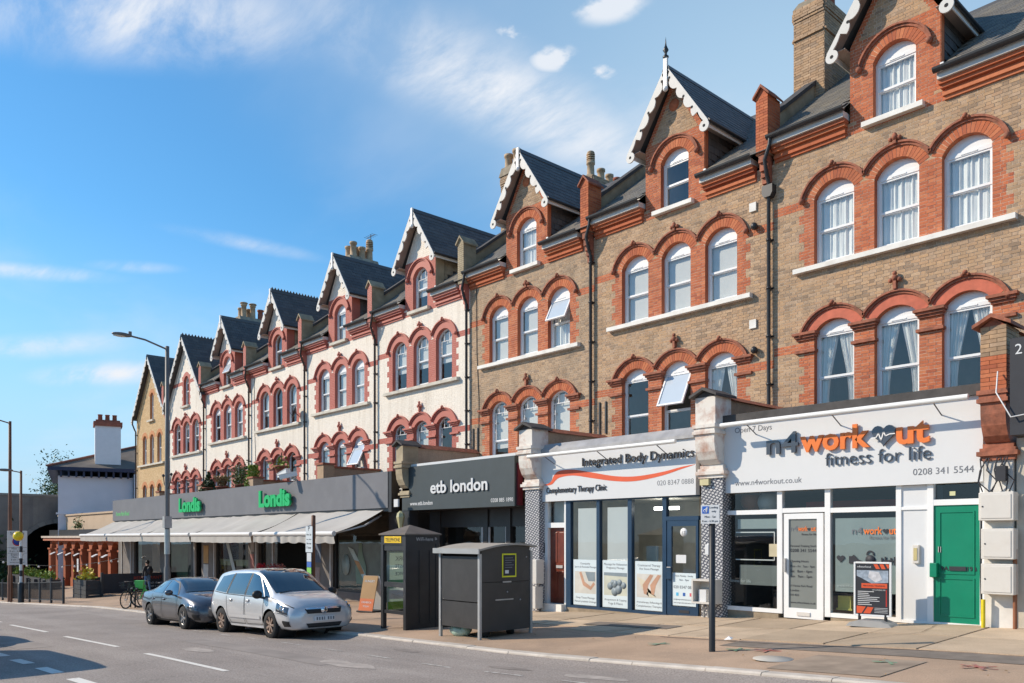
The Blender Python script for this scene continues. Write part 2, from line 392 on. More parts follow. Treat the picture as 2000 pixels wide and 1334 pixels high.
class Opening:
    def __init__(s, xc, hw, zb, apex, R_):
        s.xc = xc; s.hw = hw; s.zb = zb; s.apex = apex; s.R = R_
        s.zc = apex - R_; s.zs = s.zc + sqrt(max(0, R_ * R_ - hw * hw)); s.Re = R_ + .25
        s.a0 = asin(min(1, (s.zs - s.zc) / R_)); s.ze = s.zc + s.Re * sin(s.a0)
    def outline(s, inset=0., n=12):
        r = s.R - inset; hw = s.hw - inset; a = asin(max(-1, min(1, sqrt(max(0, r * r - hw * hw)) / r)))
        top = [(s.xc + r * cos(a + (pi - 2 * a) * i / n), s.zc + r * sin(a + (pi - 2 * a) * i / n)) for i in range(n + 1)]
        return [(s.xc - hw, s.zb + inset), (s.xc + hw, s.zb + inset)] + top
    def half(s, z):
        """half width blocked to ordinary bricks at height z (opening and arch ring)"""
        if z < s.zb - 1e-6 or z > s.zc + s.Re: return None
        if z <= s.zs: return s.hw
        if z < s.ze: return min((z - s.zc) / max(1e-4, math.tan(s.a0)), s.hw + .25)
        return sqrt(max(0, s.Re ** 2 - (z - s.zc) ** 2))

def house_spec(i):
    if i == 8: pitch, hw = 1.45, .40
    else: pitch, hw = 1.51, .51
    f2 = [Opening(dx * pitch, hw, 0.0, 2.02, .5525 if hw > .45 else .42) for dx in (-1, 0, 1)]
    f1 = [Opening(dx * pitch, hw, -4.15, -1.40, .593 if hw > .45 else .42) for dx in (-1, 0, 1)]
    if i < 7: f3 = [Opening(-.05, .49, 3.08, 4.76, .53)]
    else: f3 = [Opening(-.02, .42 if i == 7 else .36, 3.0, 4.86, .44 if i == 7 else .38)]
    return f2, f1, f3

def wall_limits(i, z):
    """left and right end of the brick face at height z"""
    if i < 7:
        if z < 3.2: return -HX, HX
        if z < 5.02: return -1.10, .97
        t = (z - 5.02) / (6.78 - 5.02)
        return (-1.10 + t * 1.04, .97 - t * 1.03) if t < 1 else None
    if z < 3.35: return -HX, HX
    t = (z - 3.35) / (7.15 - 3.35)
    return (-HX + t * (HX - .03), HX - t * (HX - .03)) if t < 1 else None

STYLE = ['brick', 'brick', 'brick', 'white', 'white', 'white', 'white', 'white', 'yellow']
def zone_cuts(i, k, z):
    """[(x, slot)] : x where the colour changes to slot, for the course k centred at z"""
    st = STYLE[i]; tooth = .14 if (k // 3) % 2 else 0.
    if st == 'yellow':
        return [(-9, 0)]
    if 0 < z < 1.74 or -4.4 < z < -1.66:
        q = 2.02 + .27 + tooth
        band = (1.5 < z < 1.74) or (-2.12 < z < -1.86)
        return [(-9, 1)] if band else [(-9, 0), (-q, 1), (q, 0)]
    if i < 7:
        if z > 2.92: return [(-9, 0), (-1.26, 1), (1.12, 0)] if z < 5.1 else ([(-9, 0)] if st == 'white' else [(-9, 1), (wall_limits(i, z)[0] + .16, 0), (wall_limits(i, z)[1] - .16, 1)])
    else:
        if 3.0 < z < 4.9: q = .42 + .2 + tooth * .6; return [(-9, 1)] if 4.35 < z < 4.55 else [(-9, 0), (-q - .02, 1), (q - .02, 0)]
    return [(-9, 0)]

BRICK_ME = {}
def brick_mesh(w, m):
    key = (round(w, 3), m.name)
    if key not in BRICK_ME:
        b = MB(); b.box(-w / 2, w / 2, -.003, .012, -.0325, .0325); BRICK_ME[key] = b.mesh("brick", m)
    return BRICK_ME[key]

def lay_bricks(i, root, ops, mats, singles):
    mb = MB(); cand = []
    H = .075; k0 = -62; k1 = 97
    jo = .005 if STYLE[i] != 'white' else .003
    for k in range(k0, k1):
        z0 = k * H + jo; z1 = (k + 1) * H - jo; zm = (z0 + z1) / 2
        a = wall_limits(i, z0); b = wall_limits(i, z1)
        if not a or not b: continue
        segs = [(a[0], a[1], b[0], b[1])]
        for o in ops:
            h0, h1 = o.half(z0), o.half(z1)
            if h0 is None and h1 is None: continue
            h0 = h0 if h0 is not None else 0.; h1 = h1 if h1 is not None else 0.
            h0 = min(h0, .755) if abs(o.xc) > .1 or o.zb < 2 else h0; h1 = min(h1, .755) if abs(o.xc) > .1 or o.zb < 2 else h1
            ns = []
            for s in segs:
                lo0, lo1, hi0, hi1 = o.xc - h0, o.xc - h1, o.xc + h0, o.xc + h1
                if hi0 <= s[0] or lo0 >= s[1]: ns.append(s); continue
                ns.append((s[0], lo0, s[2], lo1)); ns.append((hi0, s[1], hi1, s[3]))
            segs = ns
        cuts = zone_cuts(i, k, zm)
        # flemish bond: stretchers and headers in turn
        pat = []; x = -HX - .4 + (.1625 if k % 2 else 0)
        while x < HX + .4: pat.append(x); x += .2225; pat.append(x); x += .1125
        for s in segs:
            if min(s[1] - s[0], s[3] - s[2]) < .012: continue
            lo, hi = max(s[0], s[2]), min(s[1], s[3])
            zx = [c[0] for c in cuts if lo + .02 < c[0] < hi - .02]
            xs = sorted(zx + [p for p in pat if lo + .04 < p < hi - .04 and all(abs(p - q) > .05 for q in zx)])
            xs = [None] + xs + [None]
            for j in range(len(xs) - 1):
                l0, l1 = (s[0], s[2]) if xs[j] is None else (xs[j] + jo, xs[j] + jo)
                r0, r1 = (s[1], s[3]) if xs[j + 1] is None else (xs[j + 1] - jo, xs[j + 1] - jo)
                xm = (l0 + r0) / 2; slot = 0
                for cx0, sl in cuts:
                    if xm > cx0: slot = sl
                if singles and xs[j] is not None and xs[j + 1] is not None and abs((r0 - l0) - .2125) < .003 and zm > -3.9:
                    W = root.location; px = proj(W.x + xm, W.y, W.z + zm)
                    if px[0] < 1990 and 5 < px[1] < 1330: cand.append((hypot(W.x + xm, W.y) ** 2 + (W.z + zm) ** 2, xm, zm, slot, (l0, l1, r0, r1, z0, z1))); continue
                y = -.004 * R.random()
                mb.add([(l0, y, z0), (r0, y, z0), (r1, y, z1), (l1, y, z1), (l0, .012, z0), (r0, .012, z0), (r1, .012, z1), (l1, .012, z1)],
                       [(0, 1, 2, 3), (0, 4, 5, 1), (1, 5, 6, 2), (2, 6, 7, 3), (3, 7, 4, 0)], slot)
    cand.sort()
    for d, xm, zm, slot, g in cand[:300]:
        o = link("brick", brick_mesh(.2125 - .0, mats[slot]), root, (xm, -.004 * R.random(), zm))
    for d, xm, zm, slot, (l0, l1, r0, r1, z0, z1) in cand[300:]:
        y = -.004 * R.random()
        mb.add([(l0, y, z0), (r0, y, z0), (r1, y, z1), (l1, y, z1), (l0, .012, z0), (r0, .012, z0), (r1, .012, z1), (l1, .012, z1)],
               [(0, 1, 2, 3), (0, 4, 5, 1), (1, 5, 6, 2), (2, 6, 7, 3), (3, 7, 4, 0)], slot)
    o = mb.build("brickwork", mats, root); o["kind"] = "stuff"

def wall_sheet(i, root, ops, m_face, m_rev):
    """the wall behind the bricks, with its openings and their reveals"""
    if i < 7: outer = [(-HX, -8.6), (HX, -8.6), (HX, 3.2), (.97, 3.2), (.97, 5.02), (-.06, 6.78), (-1.10, 5.02), (-1.10, 3.2), (-HX, 3.2)]
    else: outer = [(-HX, -8.6), (HX, -8.6), (HX, 3.35), (-.02, 7.15), (-HX, 3.35)]
    loops = [outer] + [o.outline() for o in ops]
    vs = []; es = []
    for lp in loops:
        b = len(vs); vs += [Vector(p) for p in lp]; es += [(b + j, b + (j + 1) % len(lp)) for j in range(len(lp))]
    v2, e2, f2, *_ = delaunay_2d_cdt(vs, es, [], 0, 1e-5)
    def inside(p, poly):
        r = False; n = len(poly)
        for j in range(n):
            (x1, y1), (x2, y2) = poly[j], poly[(j + 1) % n]
            if (y1 > p[1]) != (y2 > p[1]) and p[0] < (x2 - x1) * (p[1] - y1) / (y2 - y1) + x1: r = not r
        return r
    mb = MB(); V = [(v.x, .0035, v.y) for v in v2]; F = []
    for f in f2:
        c = (sum(v2[q].x for q in f) / 3, sum(v2[q].y for q in f) / 3)
        if inside(c, outer) and not any(inside(c, lp) for lp in loops[1:]): F.append(tuple(f))
    mb.add(V, F, 0)
    for lp in loops[1:]:
        n = len(lp)
        for j in range(n):
            (x1, z1), (x2, z2) = lp[j], lp[(j + 1) % n]
            mb.quad((x1, -.002, z1), (x1, .24, z1), (x2, .24, z2), (x2, -.002, z2), 1)
    return mb.build("wall", [m_face, m_rev], root)

WEDGE = {}
def voussoir(o, m, n):
    a = (pi - 2 * o.a0) / n; key = (round(o.R, 3), round(a, 4), m.name)
    if key not in WEDGE:
        b = MB(); g = .005; r0, r1 = o.R + .002, o.Re - .004
        a0, a1 = -a / 2 + g / r0 * .9, a / 2 - g / r0 * .9
        b.arc(0, 0, r0, r1, pi / 2 + a0, pi / 2 + a1, -.006, .012, 1); WEDGE[key] = b.mesh("arch_brick", m)
    return WEDGE[key], a

def boss(mb, x, z, r=.055, y=-.1):
    mb.ball((x, y, z), r, 8); mb.ball((x - r * 1.1, y + .01, z - r * .8), r * .7, 6); mb.ball((x + r * 1.1, y + .01, z - r * .8), r * .7, 6)
def cross(mb, x, z, h=.36):
    mb.box(x - .035, x + .035, -.12, 0, z - .02, z + h * .55)
    mb.ball((x, -.09, z + h * .62), .075, 8); mb.ball((x - .10, -.08, z + h * .5), .055, 7); mb.ball((x + .10, -.08, z + h * .5), .055, 7); mb.ball((x, -.09, z + h * .9), .055, 7)

def hood(root, o, m, left_open, right_open, kind, zlow=None):
    """moulded label over an arch; an open side ends in a stop, a shut side meets its neighbour"""
    mb = MB(); r0, r1 = o.Re + .002, o.Re + .10
    def ang(opened):
        if not opened: return acos(min(1, .752 / ((r0 + r1) / 2)))
        zz = (zlow if zlow is not None else o.zs + .02) - o.zc
        return asin(max(-.3, zz / r1))
    aL = pi - ang(left_open); aR = ang(right_open)
    mb.arc(o.xc, o.zc, r0, r0 + .055, aR, aL, -.045, .012, 18)
    mb.arc(o.xc, o.zc, r0 + .055, r1, aR, aL, -.088, .012, 18)
    if left_open: mb.ball((o.xc + r0 * 1.05 * cos(aL), -.08, o.zc + r0 * 1.05 * sin(aL) - .02), .075, 8)
    if right_open: mb.ball((o.xc + r0 * 1.05 * cos(aR), -.08, o.zc + r0 * 1.05 * sin(aR) - .02), .075, 8)
    return mb.build("hood_moulding", m, root)

# ------------------------------------------------------------------ windows
def curtain_mesh(w, h, kind, seed):
    rr = random.Random(seed); mb = MB(); n = 44; vs = []; fs = []
    if kind == 'blind':
        mb.quad((-w / 2, 0, 0), (w / 2, 0, 0), (w / 2, 0, h), (-w / 2, 0, h)); return mb
    ph = [rr.uniform(0, 6.28) for _ in range(4)]
    def off(u, v): return .018 * sin(u * 43 + ph[0] + v) + .013 * sin(u * 71 + ph[1] - v * .7) + .01 * sin(u * 23 + ph[2])
    panels = [(0, 1)] if kind == 'net' else [(0, .5), (.5, 1)]
    for (u0, u1) in panels:
        b = len(vs); rows = 9
        for r_ in range(rows + 1):
            v = r_ / rows
            for j in range(n + 1):
                u = u0 + (u1 - u0) * j / n
                if kind == 'tied':      # drawn aside in the lower half
                    pull = .62 * sin(min(1, (1 - v) * 1.35) * pi / 2) ** 1.5
                    edge = 0 if u0 == 0 else 1
                    u = edge + (u - edge) * (1 - pull)
                vs.append((-w / 2 + w * u, off(j / n + u0, v) * (1.0 if kind == 'net' else 1.5), h * v))
        for r_ in range(rows):
            for j in range(n): fs.append((b + r_ * (n + 1) + j, b + r_ * (n + 1) + j + 1, b + (r_ + 1) * (n + 1) + j + 1, b + (r_ + 1) * (n + 1) + j))
    mb.add(vs, fs, 0, True); return mb
CACHE = {}
def cached(key, fn):
    if key not in CACHE: CACHE[key] = fn()
    return CACHE[key]
def window(root, o, style, cover, opened=None, seed=0, m_frame=None):
    """a window standing in its opening: frame (the part itself), panes, glazing bars, curtain"""
    mf = m_frame or M['upvc']; hw = o.hw; H = o.apex - o.zb; hs = o.zs - o.zb; f = .055
    key = (style, round(hw, 3), round(H, 3), round(hs, 3), mf.name)
    loc = (o.xc, .145, o.zb)
    oo = Opening(0, hw, 0, H, o.R)
    head = hs + .02 if style == 'upvc' else None
    mid = (.50 if style == 'upvc' else .49) * (hs if style == 'upvc' else H)
    if o.zb < -3: mid = H - 1.42
    def frame():
        mb = MB()
        mb.box(-hw, -hw + f, 0, .08, 0, hs); mb.box(hw - f, hw, 0, .08, 0, hs); mb.box(-hw + f, hw - f, 0, .08, 0, f * 1.3)
        if style == 'upvc':
            mb.prism([p for p in oo.outline(.0) if p[1] >= hs - .001][0:], .012, .07, 'y')   # blind arched head
            mb.box(-hw + f, hw - f, -.006, .08, head - .075, head + .012)
            mb.box(-.17, .17, -.02, -.006, head - .05, head - .025)
        else:
            ring = [p for p in oo.outline(0, 14) if p[1] >= hs - .001]; inn = [p for p in oo.outline(f, 14) if p[1] >= hs - .2][-15:]
            for j in range(14):
                a, b, c, d = ring[j], ring[j + 1], inn[j + 1], inn[j]
                mb.add([(p[0], y, p[1]) for y in (0, .08) for p in (a, b, c, d)], [(0, 1, 2, 3), (7, 6, 5, 4), (3, 2, 6, 7)], 0)
        return mb.mesh("window", mf)
    w = link("window", cached(('fr',) + key, frame), root, loc)
    def sash(z0, z1, y, arched=False):
        """one light: its stiles and rails"""
        def fn():
            mb = MB(); x0, x1 = -hw + f, hw - f; g = .045
            mb.box(x0, x0 + g, 0, .05, z0, z1); mb.box(x1 - g, x1, 0, .05, z0, z1); mb.box(x0 + g, x1 - g, 0, .05, z0, z0 + g * 1.2)
            if not arched: mb.box(x0 + g, x1 - g, 0, .05, z1 - g, z1)
            return mb.mesh("sash", mf)
        return fn
    x0, x1 = -hw + f + .03, hw - f - .03
    def pane(z0, z1, arched=False, m=None):
        def fn():
            mb = MB()
            if arched:
                poly = [p for p in oo.outline(f * .8, 14) if p[1] > hs - .15][-15:]
                poly = [(x0, z0), (x1, z0)] + poly
                mb.add([(p[0], 0, p[1]) for p in poly], [tuple(range(len(poly)))], 0)
            else: mb.quad((x0, 0, z0), (x1, 0, z0), (x1, 0, z1), (x0, 0, z1))
            return mb.mesh("pane", m or M['glass'])
        return fn
    ztop = head - .075 if style == 'upvc' else hs
    link("sash", cached(('sl',) + key + (mid,), sash(f * 1.3, mid + .02, 0)), w, (0, .035, 0))
    link("pane", cached(('pl',) + key + (mid,), pane(f * 1.3 + .04, mid)), w, (0, .06, 0))
    if opened == 'top':
        hinge = ztop; us = link("sash", cached(('sux',) + key, lambda: (lambda mb: mb.mesh("sash", mf))(_sash_rel(hw, f, mid + .02 - hinge))), w, (0, -.01, hinge))
        us.rotation_euler = (radians(-26), 0, 0)
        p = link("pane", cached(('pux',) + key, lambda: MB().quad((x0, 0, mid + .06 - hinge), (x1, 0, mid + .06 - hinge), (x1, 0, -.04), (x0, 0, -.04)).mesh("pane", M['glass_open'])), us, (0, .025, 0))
        mbx = MB(); mbx.box(-hw + f, hw - f, .02, .07, mid + .0, mid + .05)
        mbx.build("meeting_rail", mf, w)
    elif opened == 'bottom':
        pass
    if opened != 'top':
        link("sash", cached(('su',) + key + (mid,), sash(mid, ztop, 0, style != 'upvc')), w, (0, .0 if style == 'sash' else .012, 0))
        link("pane", cached(('pu',) + key + (mid,), pane(mid + .05, ztop, style != 'upvc')), w, (0, .025, 0))
    if style == 'bars':
        def bars():
            mb = MB(); zt = hs - .12; b = .011
            for xx in (-hw * .3, hw * .3):
                mb.box(xx - b, xx + b, 0, .025, zt, H - .06 - (abs(xx) * .25))
            mb.box(-hw + f, hw - f, 0, .025, zt - b, zt + b)
            mb.box(-hw * .62 - b, -hw * .62 + b, 0, .025, mid, zt)
            for q in range(1, 3): mb.box(-hw + f, -hw * .62, 0, .025, mid + (zt - mid) * q / 3 - b, mid + (zt - mid) * q / 3 + b)
            return mb.mesh("glazing_bars", mf)
        link("glazing_bars", cached(('gb',) + key, bars), w, (0, .004, 0))
    if cover:
        hh = H - .1
        z0 = {'blind': .06, 'half': mid - .25}.get(cover, .06)
        kk = 'blind' if cover in ('blind', 'half') else cover
        cm = curtain_mesh(2 * hw - .12 if kk != 'blind' else 2 * hw - .16, hh - z0, kk, seed)
        cm.build("blind" if kk == 'blind' else "curtain", M['blind'] if kk == 'blind' else M['curtain'], w, loc=(0, .115, z0))
    return w
def _sash_rel(hw, f, zlow):
    mb = MB(); x0, x1 = -hw + f, hw - f; g = .05
    mb.box(x0, x0 + g, 0, .05, zlow, 0); mb.box(x1 - g, x1, 0, .05, zlow, 0); mb.box(x0 + g, x1 - g, 0, .05, zlow, zlow + g); mb.box(x0 + g, x1 - g, 0, .05, -g, 0)
    return mb

# ------------------------------------------------------------------ roofs
SLATE_ME = {}
def slate_mesh(w, l, m):
    key = (round(w, 3), round(l, 3), m.name)
    if key not in SLATE_ME:
        b = MB(); b.box(-w / 2, w / 2, 0, l, 0, .012); SLATE_ME[key] = b.mesh("roof_slate", m)
    return SLATE_ME[key]
def slate_slope(root, origin, u, v, W, Lh, m, keep=None, singles=0, gauge=.2, sw=.3, name="slates"):
    """slates on a sloping rectangle: u along the eaves, v up the slope"""
    u = Vector(u).normalized(); v = Vector(v).normalized(); n = u.cross(v).normalized(); o = Vector(origin)
    mb = MB(); rows = int(Lh / gauge); cand = []
    tilt = .012
    for r_ in range(rows + 1):
        x = -sw / 2 if r_ % 2 else 0.
        while x < W:
            a, b = max(0, x) + .004, min(W, x + sw) - .004; x += sw
            if b - a < .03: continue
            y0 = r_ * gauge + R.uniform(-.006, .006); y1 = min(y0 + gauge * 1.55, Lh)
            if y1 - y0 < .05: continue
            c = o + u * ((a + b) / 2) + v * (y0 + gauge / 2)
            if keep and not keep(c): continue
            if singles and b - a > sw - .01 and y1 - y0 > gauge * 1.5:
                W0 = root.location; p = proj(W0.x + c.x, W0.y + c.y, W0.z + c.z)
                if -5 < p[0] < 2005 and -5 < p[1]: cand.append(((c + W0).length, a, b, y0, y1)); continue
            _slate(mb, o, u, v, n, a, b, y0, y1, tilt + R.uniform(0, .004))
    cand.sort()
    for d, a, b, y0, y1 in cand[:singles]:
        q = link("roof_slate", slate_mesh(sw - .008, gauge * 1.55, m), root)
        vv = (v * (y1 - y0) - n * (tilt + .002)).normalized(); nn = u.cross(vv)
        mt = Matrix((u, vv, nn)).transposed().to_4x4(); mt.translation = o + u * ((a + b) / 2) + v * y0 + n * (tilt + R.uniform(.002, .006))
        q.matrix_local = mt
    for d, a, b, y0, y1 in cand[singles:]: _slate(mb, o, u, v, n, a, b, y0, y1, tilt + R.uniform(0, .004))
    ob = mb.build(name, m, root); ob["kind"] = "stuff"
    return ob
def _slate(mb, o, u, v, n, a, b, y0, y1, t):
    P = lambda x, y, h: tuple(o + u * x + v * y + n * h)
    mb.add([P(a, y0, t + .010), P(b, y0, t + .010), P(b, y1, .012), P(a, y1, .012), P(a, y0, t - .002), P(b, y0, t - .002), P(b, y1, 0), P(a, y1, 0)],
           [(0, 1, 2, 3), (4, 5, 1, 0), (5, 6, 2, 1), (7, 4, 0, 3)])

def bargeboard(root, apex, foot, y, m, big=False):
    """scalloped board hanging under one slope of a gable"""
    A = Vector(apex); F = Vector(foot); d = (F - A); Ln = d.length; d.normalize()
    nrm = Vector((d.y, -d.x)) if d.x > 0 else Vector((-d.y, d.x))     # inward/down
    if nrm.y > 0: nrm = -nrm
    w0 = .14; lo = []; n = 84; per = .44
    for j in range(n + 1):
        t = Ln * j / n; s_ = (t / per) % 1
        w = w0 + .115 * abs(sin(pi * s_)) ** .7 - (.02 if s_ < .1 or s_ > .9 else 0)
        if t < .12: w = w0 * .9
        if t > Ln - .5: w = w0 - .06 + .04 * sin((Ln - t) / .5 * pi)
        p = A + d * t + nrm * w; lo.append((p.x, p.y))
    fc = F + nrm * .17 + d * .02; r = .155
    a0 = atan2(-d.y, -d.x)
    foot_arc = []
    for j in range(11):
        a = atan2(nrm.y, nrm.x) + (1 if d.x < 0 else -1) * (pi * .75) * (1 - 2 * j / 10) * -1
        foot_arc.append((fc.x + r * cos(a), fc.y + r * sin(a)))
    top = [(A.x, A.y), (F.x, F.y)]
    poly = [top[0]] + [p for p in lo] + foot_arc[:] + [top[1]]
    # build board and foot disc as two joined shapes so that the outline stays simple
    mb = MB(); board = [top[0]] + lo + [top[1]]
    vs = [(p[0], yy, p[1]) for yy in (y, y + .035) for p in board]; nb = len(board)
    for j in range(1, nb - 2):                                      # strips between upper edge and scallops
        ta = (j - 1) / (nb - 3); tb = j / (nb - 3)
        ua = A + d * (Ln * ta); ub = A + d * (Ln * tb)
        q = [(ua.x, ua.y), (ub.x, ub.y), board[j + 1], board[j]]
        mb.add([(p[0], yy, p[1]) for yy in (y, y + .035) for p in q], [(0, 1, 2, 3), (7, 6, 5, 4), (2, 3, 7, 6), (0, 4, 5, 1)])
    mb.lathe([(.0, -.002), (r, -.002), (r, .037), (0, .037)], 18, (fc.x, y, fc.y), 'y', smooth=False, cap=False)
    for tt in ([Ln - .75, Ln - 1.25, .42] if not big else [Ln - .8, Ln - 1.6, Ln - 2.4, Ln - 3.2]):
        c = A + d * tt + nrm * .13
        mb.lathe([(0, -.003), (.042, -.003), (.042, .0)], 8, (c.x, y, c.y), 'y', mi=1, smooth=False, cap=False)
    mb.lathe([(0, -.005), (.045, -.005), (.045, .0)], 8, (fc.x, y, fc.y), 'y', mi=1, smooth=False, cap=False)
    return mb.build("bargeboard", [m, M['dark']], root)

def chimney(root, x0, x1, y0, y1, z0, z1, m, pots, rounded=False, potm=None, caps=True):
    mb = MB(); H = .075
    mb.box(x0 + .012, x1 - .012, y0 + .012, y1 - .012, z0, z1, 1)
    k = 0; z = z0
    while z < z1 - .01:                                           # brick courses on the two faces one sees
        band = (z1 - .30 < z < z1 - .14) or (z1 - .92 < z < z1 - .84)
        p = .05 if band else (.025 if (z1 - .38 < z < z1 - .0) else 0.)
        for face in range(3):
            a, b = (x0, x1) if face == 0 else (y0, y1)
            xs = a - (.16 if k % 2 else 0.)
            while xs < b:
                l, r_ = max(a, xs) + .005, min(b, xs + .225) - .005; xs += .225
                if r_ - l < .03: continue
                e = p + R.random() * .003
                if face == 0: mb.add([(l, y0 - e, z + .005), (r_, y0 - e, z + .005), (r_, y0 - e, z + .07), (l, y0 - e, z + .07), (l, y0 + .012, z + .005), (r_, y0 + .012, z + .005), (r_, y0 + .012, z + .07), (l, y0 + .012, z + .07)],
                                 [(0, 1, 2, 3), (0, 4, 5, 1), (1, 5, 6, 2), (2, 6, 7, 3), (3, 7, 4, 0)], 0)
                else:
                    X = x1 + e if face == 1 else x0 - e; Xi = x1 - .012 if face == 1 else x0 + .012
                    mb.add([(X, l, z + .005), (X, r_, z + .005), (X, r_, z + .07), (X, l, z + .07), (Xi, l, z + .005), (Xi, r_, z + .005), (Xi, r_, z + .07), (Xi, l, z + .07)],
                           [(0, 1, 2, 3), (0, 4, 5, 1), (1, 5, 6, 2), (2, 6, 7, 3), (3, 7, 4, 0)], 0)
        z += H; k += 1
    st = mb.build("chimney_stack", [m, M['mortar2']], root)
    cb = MB(); t = .06
    if rounded: cb.prism([(x0 - t, z1), (x1 + t, z1), (x1 - .1, z1 + .30), (x0 + .1, z1 + .30)], y0 - t, y1 + t, 'y')
    else: cb.prism([(x0 - .02, z1), (x1 + .02, z1), (x1 - .16, z1 + .13), (x0 + .16, z1 + .13)], y0 - .02, y1 + .02, 'y')
    cb.build("chimney_cap", M['flaunch'], st)
    for (px, py, h, kind) in pots:
        pm = MB(); zb = z1 + (.24 if rounded else .08); r = .165; h *= .78
        pm.lathe([(r * 1.15, 0), (r * 1.2, .06), (r, .09), (r * .92, h - .12), (r * 1.15, h - .10), (r * 1.15, h), (r * .8, h), (r * .8, h - .2)], 12, (px, py, zb), cap=False)
        if kind == 'cowl':
            for q in range(4): pm.lathe([(r * 1.1, 0), (r * 1.15, .04), (r * .8, .06)], 12, (px, py, zb + h + .02 + q * .09))
            pm.ball((px, py, zb + h + .38), r * 1.05, 10, sc=(1, 1, .6))
        if kind == 'cap': pm.lathe([(r * .3, h), (r * 1.5, h + .04), (r * 1.3, h + .09), (0, h + .14)], 12, (px, py, zb))
        pm.build("chimney_pot", potm or (M['redpot'] if kind == 'red' else M['pot']), st)
    return st
# ------------------------------------------------------------------ the terrace
M['fascia'] = mat("gutter_shaded_fascia", (.62, .60, .57), .6, var=.08)  # white boards, greyed in the base colour for shade under the gutter
M['soffit'] = mat("shaded_soffit", (.42, .33, .28), .8, var=.1)  # pale boards; the brown shading under the eaves is put into the colour
M['barge'] = mat("weathered_white_board", (.66, .65, .62), .6, var=.06, dirt=(.40, .37, .33, .5), dscale=3)
HOUSE_LABEL = [
 "brown brick terraced house with painted red arches, nearest the camera",
 "brown brick terraced house with a spike finial on its dormer",
 "sooty brown brick terraced house with old sash windows, next to the white houses",
 "white painted terraced house with tan tiled dormer cheek, next to the brown brick house",
 "white painted terraced house with black dormer cheek and plain dormer ridge",
 "white painted terraced house with crested ridge tiles on its dormer",
 "white painted terraced house whose dormer window stands open",
 "white painted terraced house with one tall full width gable",
 "yellow brick terraced house with a plain full width gable, at the far end"]
def eave_pier(root, xl, xr, style):
    """corbelled party wall end rising through the eaves"""
    fm = M['red'] if style == 'brick' else (M['cement'] if style == 'tan' else M['rpaint_s'])
    mb = MB()
    for q, (z0, z1, y) in enumerate(((2.25, 2.45, -.05), (2.45, 2.6, -.11), (2.6, 2.75, -.17), (2.75, 2.95, -.23), (2.95, 3.15, -.29))):
        mb.box(xl + .06, xr - .06, y, .02, z0, z1)
    pier = mb.build("corbel", M['rpaint_s'] if style != 'brick' else M['terra'], root)
    b2 = MB(); H = .075; z = 3.15; k = 0
    b2.box(xl + .012, xr - .012, -.308, .28, 3.15, 4.62, 1)
    while z < 4.6:
        xs = [xl, (xl + xr) / 2 + (.06 if k % 2 else -.06), xr]
        for a, b in zip(xs, xs[1:]):
            e = R.random() * .003
            b2.add([(a + .004, -.32 - e, z + .004), (b - .004, -.32 - e, z + .004), (b - .004, -.32 - e, z + .07), (a + .004, -.32 - e, z + .07), (a + .004, -.3, z + .004), (b - .004, -.3, z + .004), (b - .004, -.3, z + .07), (a + .004, -.3, z + .07)], [(0, 1, 2, 3), (0, 4, 5, 1), (1, 5, 6, 2), (2, 6, 7, 3), (3, 7, 4, 0)])
        ys = [-.32, -.02 + (.08 if k % 2 else -.08), .285]
        for a, b in zip(ys, ys[1:]):
            b2.add([(xr, a + .004, z + .004), (xr, b - .004, z + .004), (xr, b - .004, z + .07), (xr, a + .004, z + .07)], [(0, 1, 2, 3)], 0 if style == 'brick' else 1)
            b2.add([(xl, a + .004, z + .004), (xl, b - .004, z + .004), (xl, b - .004, z + .07), (xl, a + .004, z + .07)], [(3, 2, 1, 0)])
        z += H; k += 1
    xm = (xl + xr) / 2
    b2.prism([(xl, 4.62), (xr, 4.62), (xm, 4.86)], -.32, .28, 'y', 0)
    p = b2.build("eaves_pier", [fm, M['mortar2'] if style == 'brick' else M['cement']], root)
    c = MB(); c.prism([(xl - .06, 4.60), (xm, 4.86), (xr + .06, 4.60), (xr + .06, 4.66), (xm, 4.94), (xl - .06, 4.66)], -.39, .34, 'y'); c.build("coping", M['cement'] if style != 'brick' else M['terra'], p)
    w = MB(); w.prism([(.28, 3.3), (.28, 4.35), (4.75, 7.75), (9.0, 4.3), (9.0, 2.5)], xl + .05, xr - .05, 'x'); w.build("parapet_wall", M['cement'], root)
    s_ = MB(); s_.prism([(.28, 4.35), (4.75, 7.75), (9.0, 4.3), (9.0, 4.42), (4.75, 7.88), (.28, 4.47)], xl - .0, xr + .0, 'x'); s_.build("coping", M['leaddark'], root)

def cornice(root, x0, x1, style, dorm_side):
    mb = MB()
    for z0, z1, y in ((2.92, 3.0, -.05), (3.0, 3.075, -.10), (3.075, 3.15, -.06), (3.15, 3.225, -.16), (3.225, 3.31, -.22)):
        a = x0 + (-.0 if dorm_side != 'l' else .02 * y * -10 * .2); mb.box(x0 + (abs(y + .22) * .35 if dorm_side == 'l' else 0), x1 - (abs(y + .22) * .35 if dorm_side == 'r' else 0), y, .012, z0, z1)
    mb.build("cornice", M['red'] if style == 'brick' else M['rpaint_s'], root)
    f = MB(); f.box(x0, x1, -.29, .1, 3.312, 3.46); f.build("fascia_board", M['fascia'], root)
    g = MB(); n = 7; pts = [(.09 * cos(pi + pi * q / n), .10 * sin(pi + pi * q / n)) for q in range(n + 1)]
    pts2 = pts + [(x * .8, z * .8) for x, z in reversed(pts)]
    g.prism([(-.365 + x, 3.53 + z) for x, z in pts2], x0 - .05, x1 + .05, 'x'); g.build("gutter", M['iron'], root)

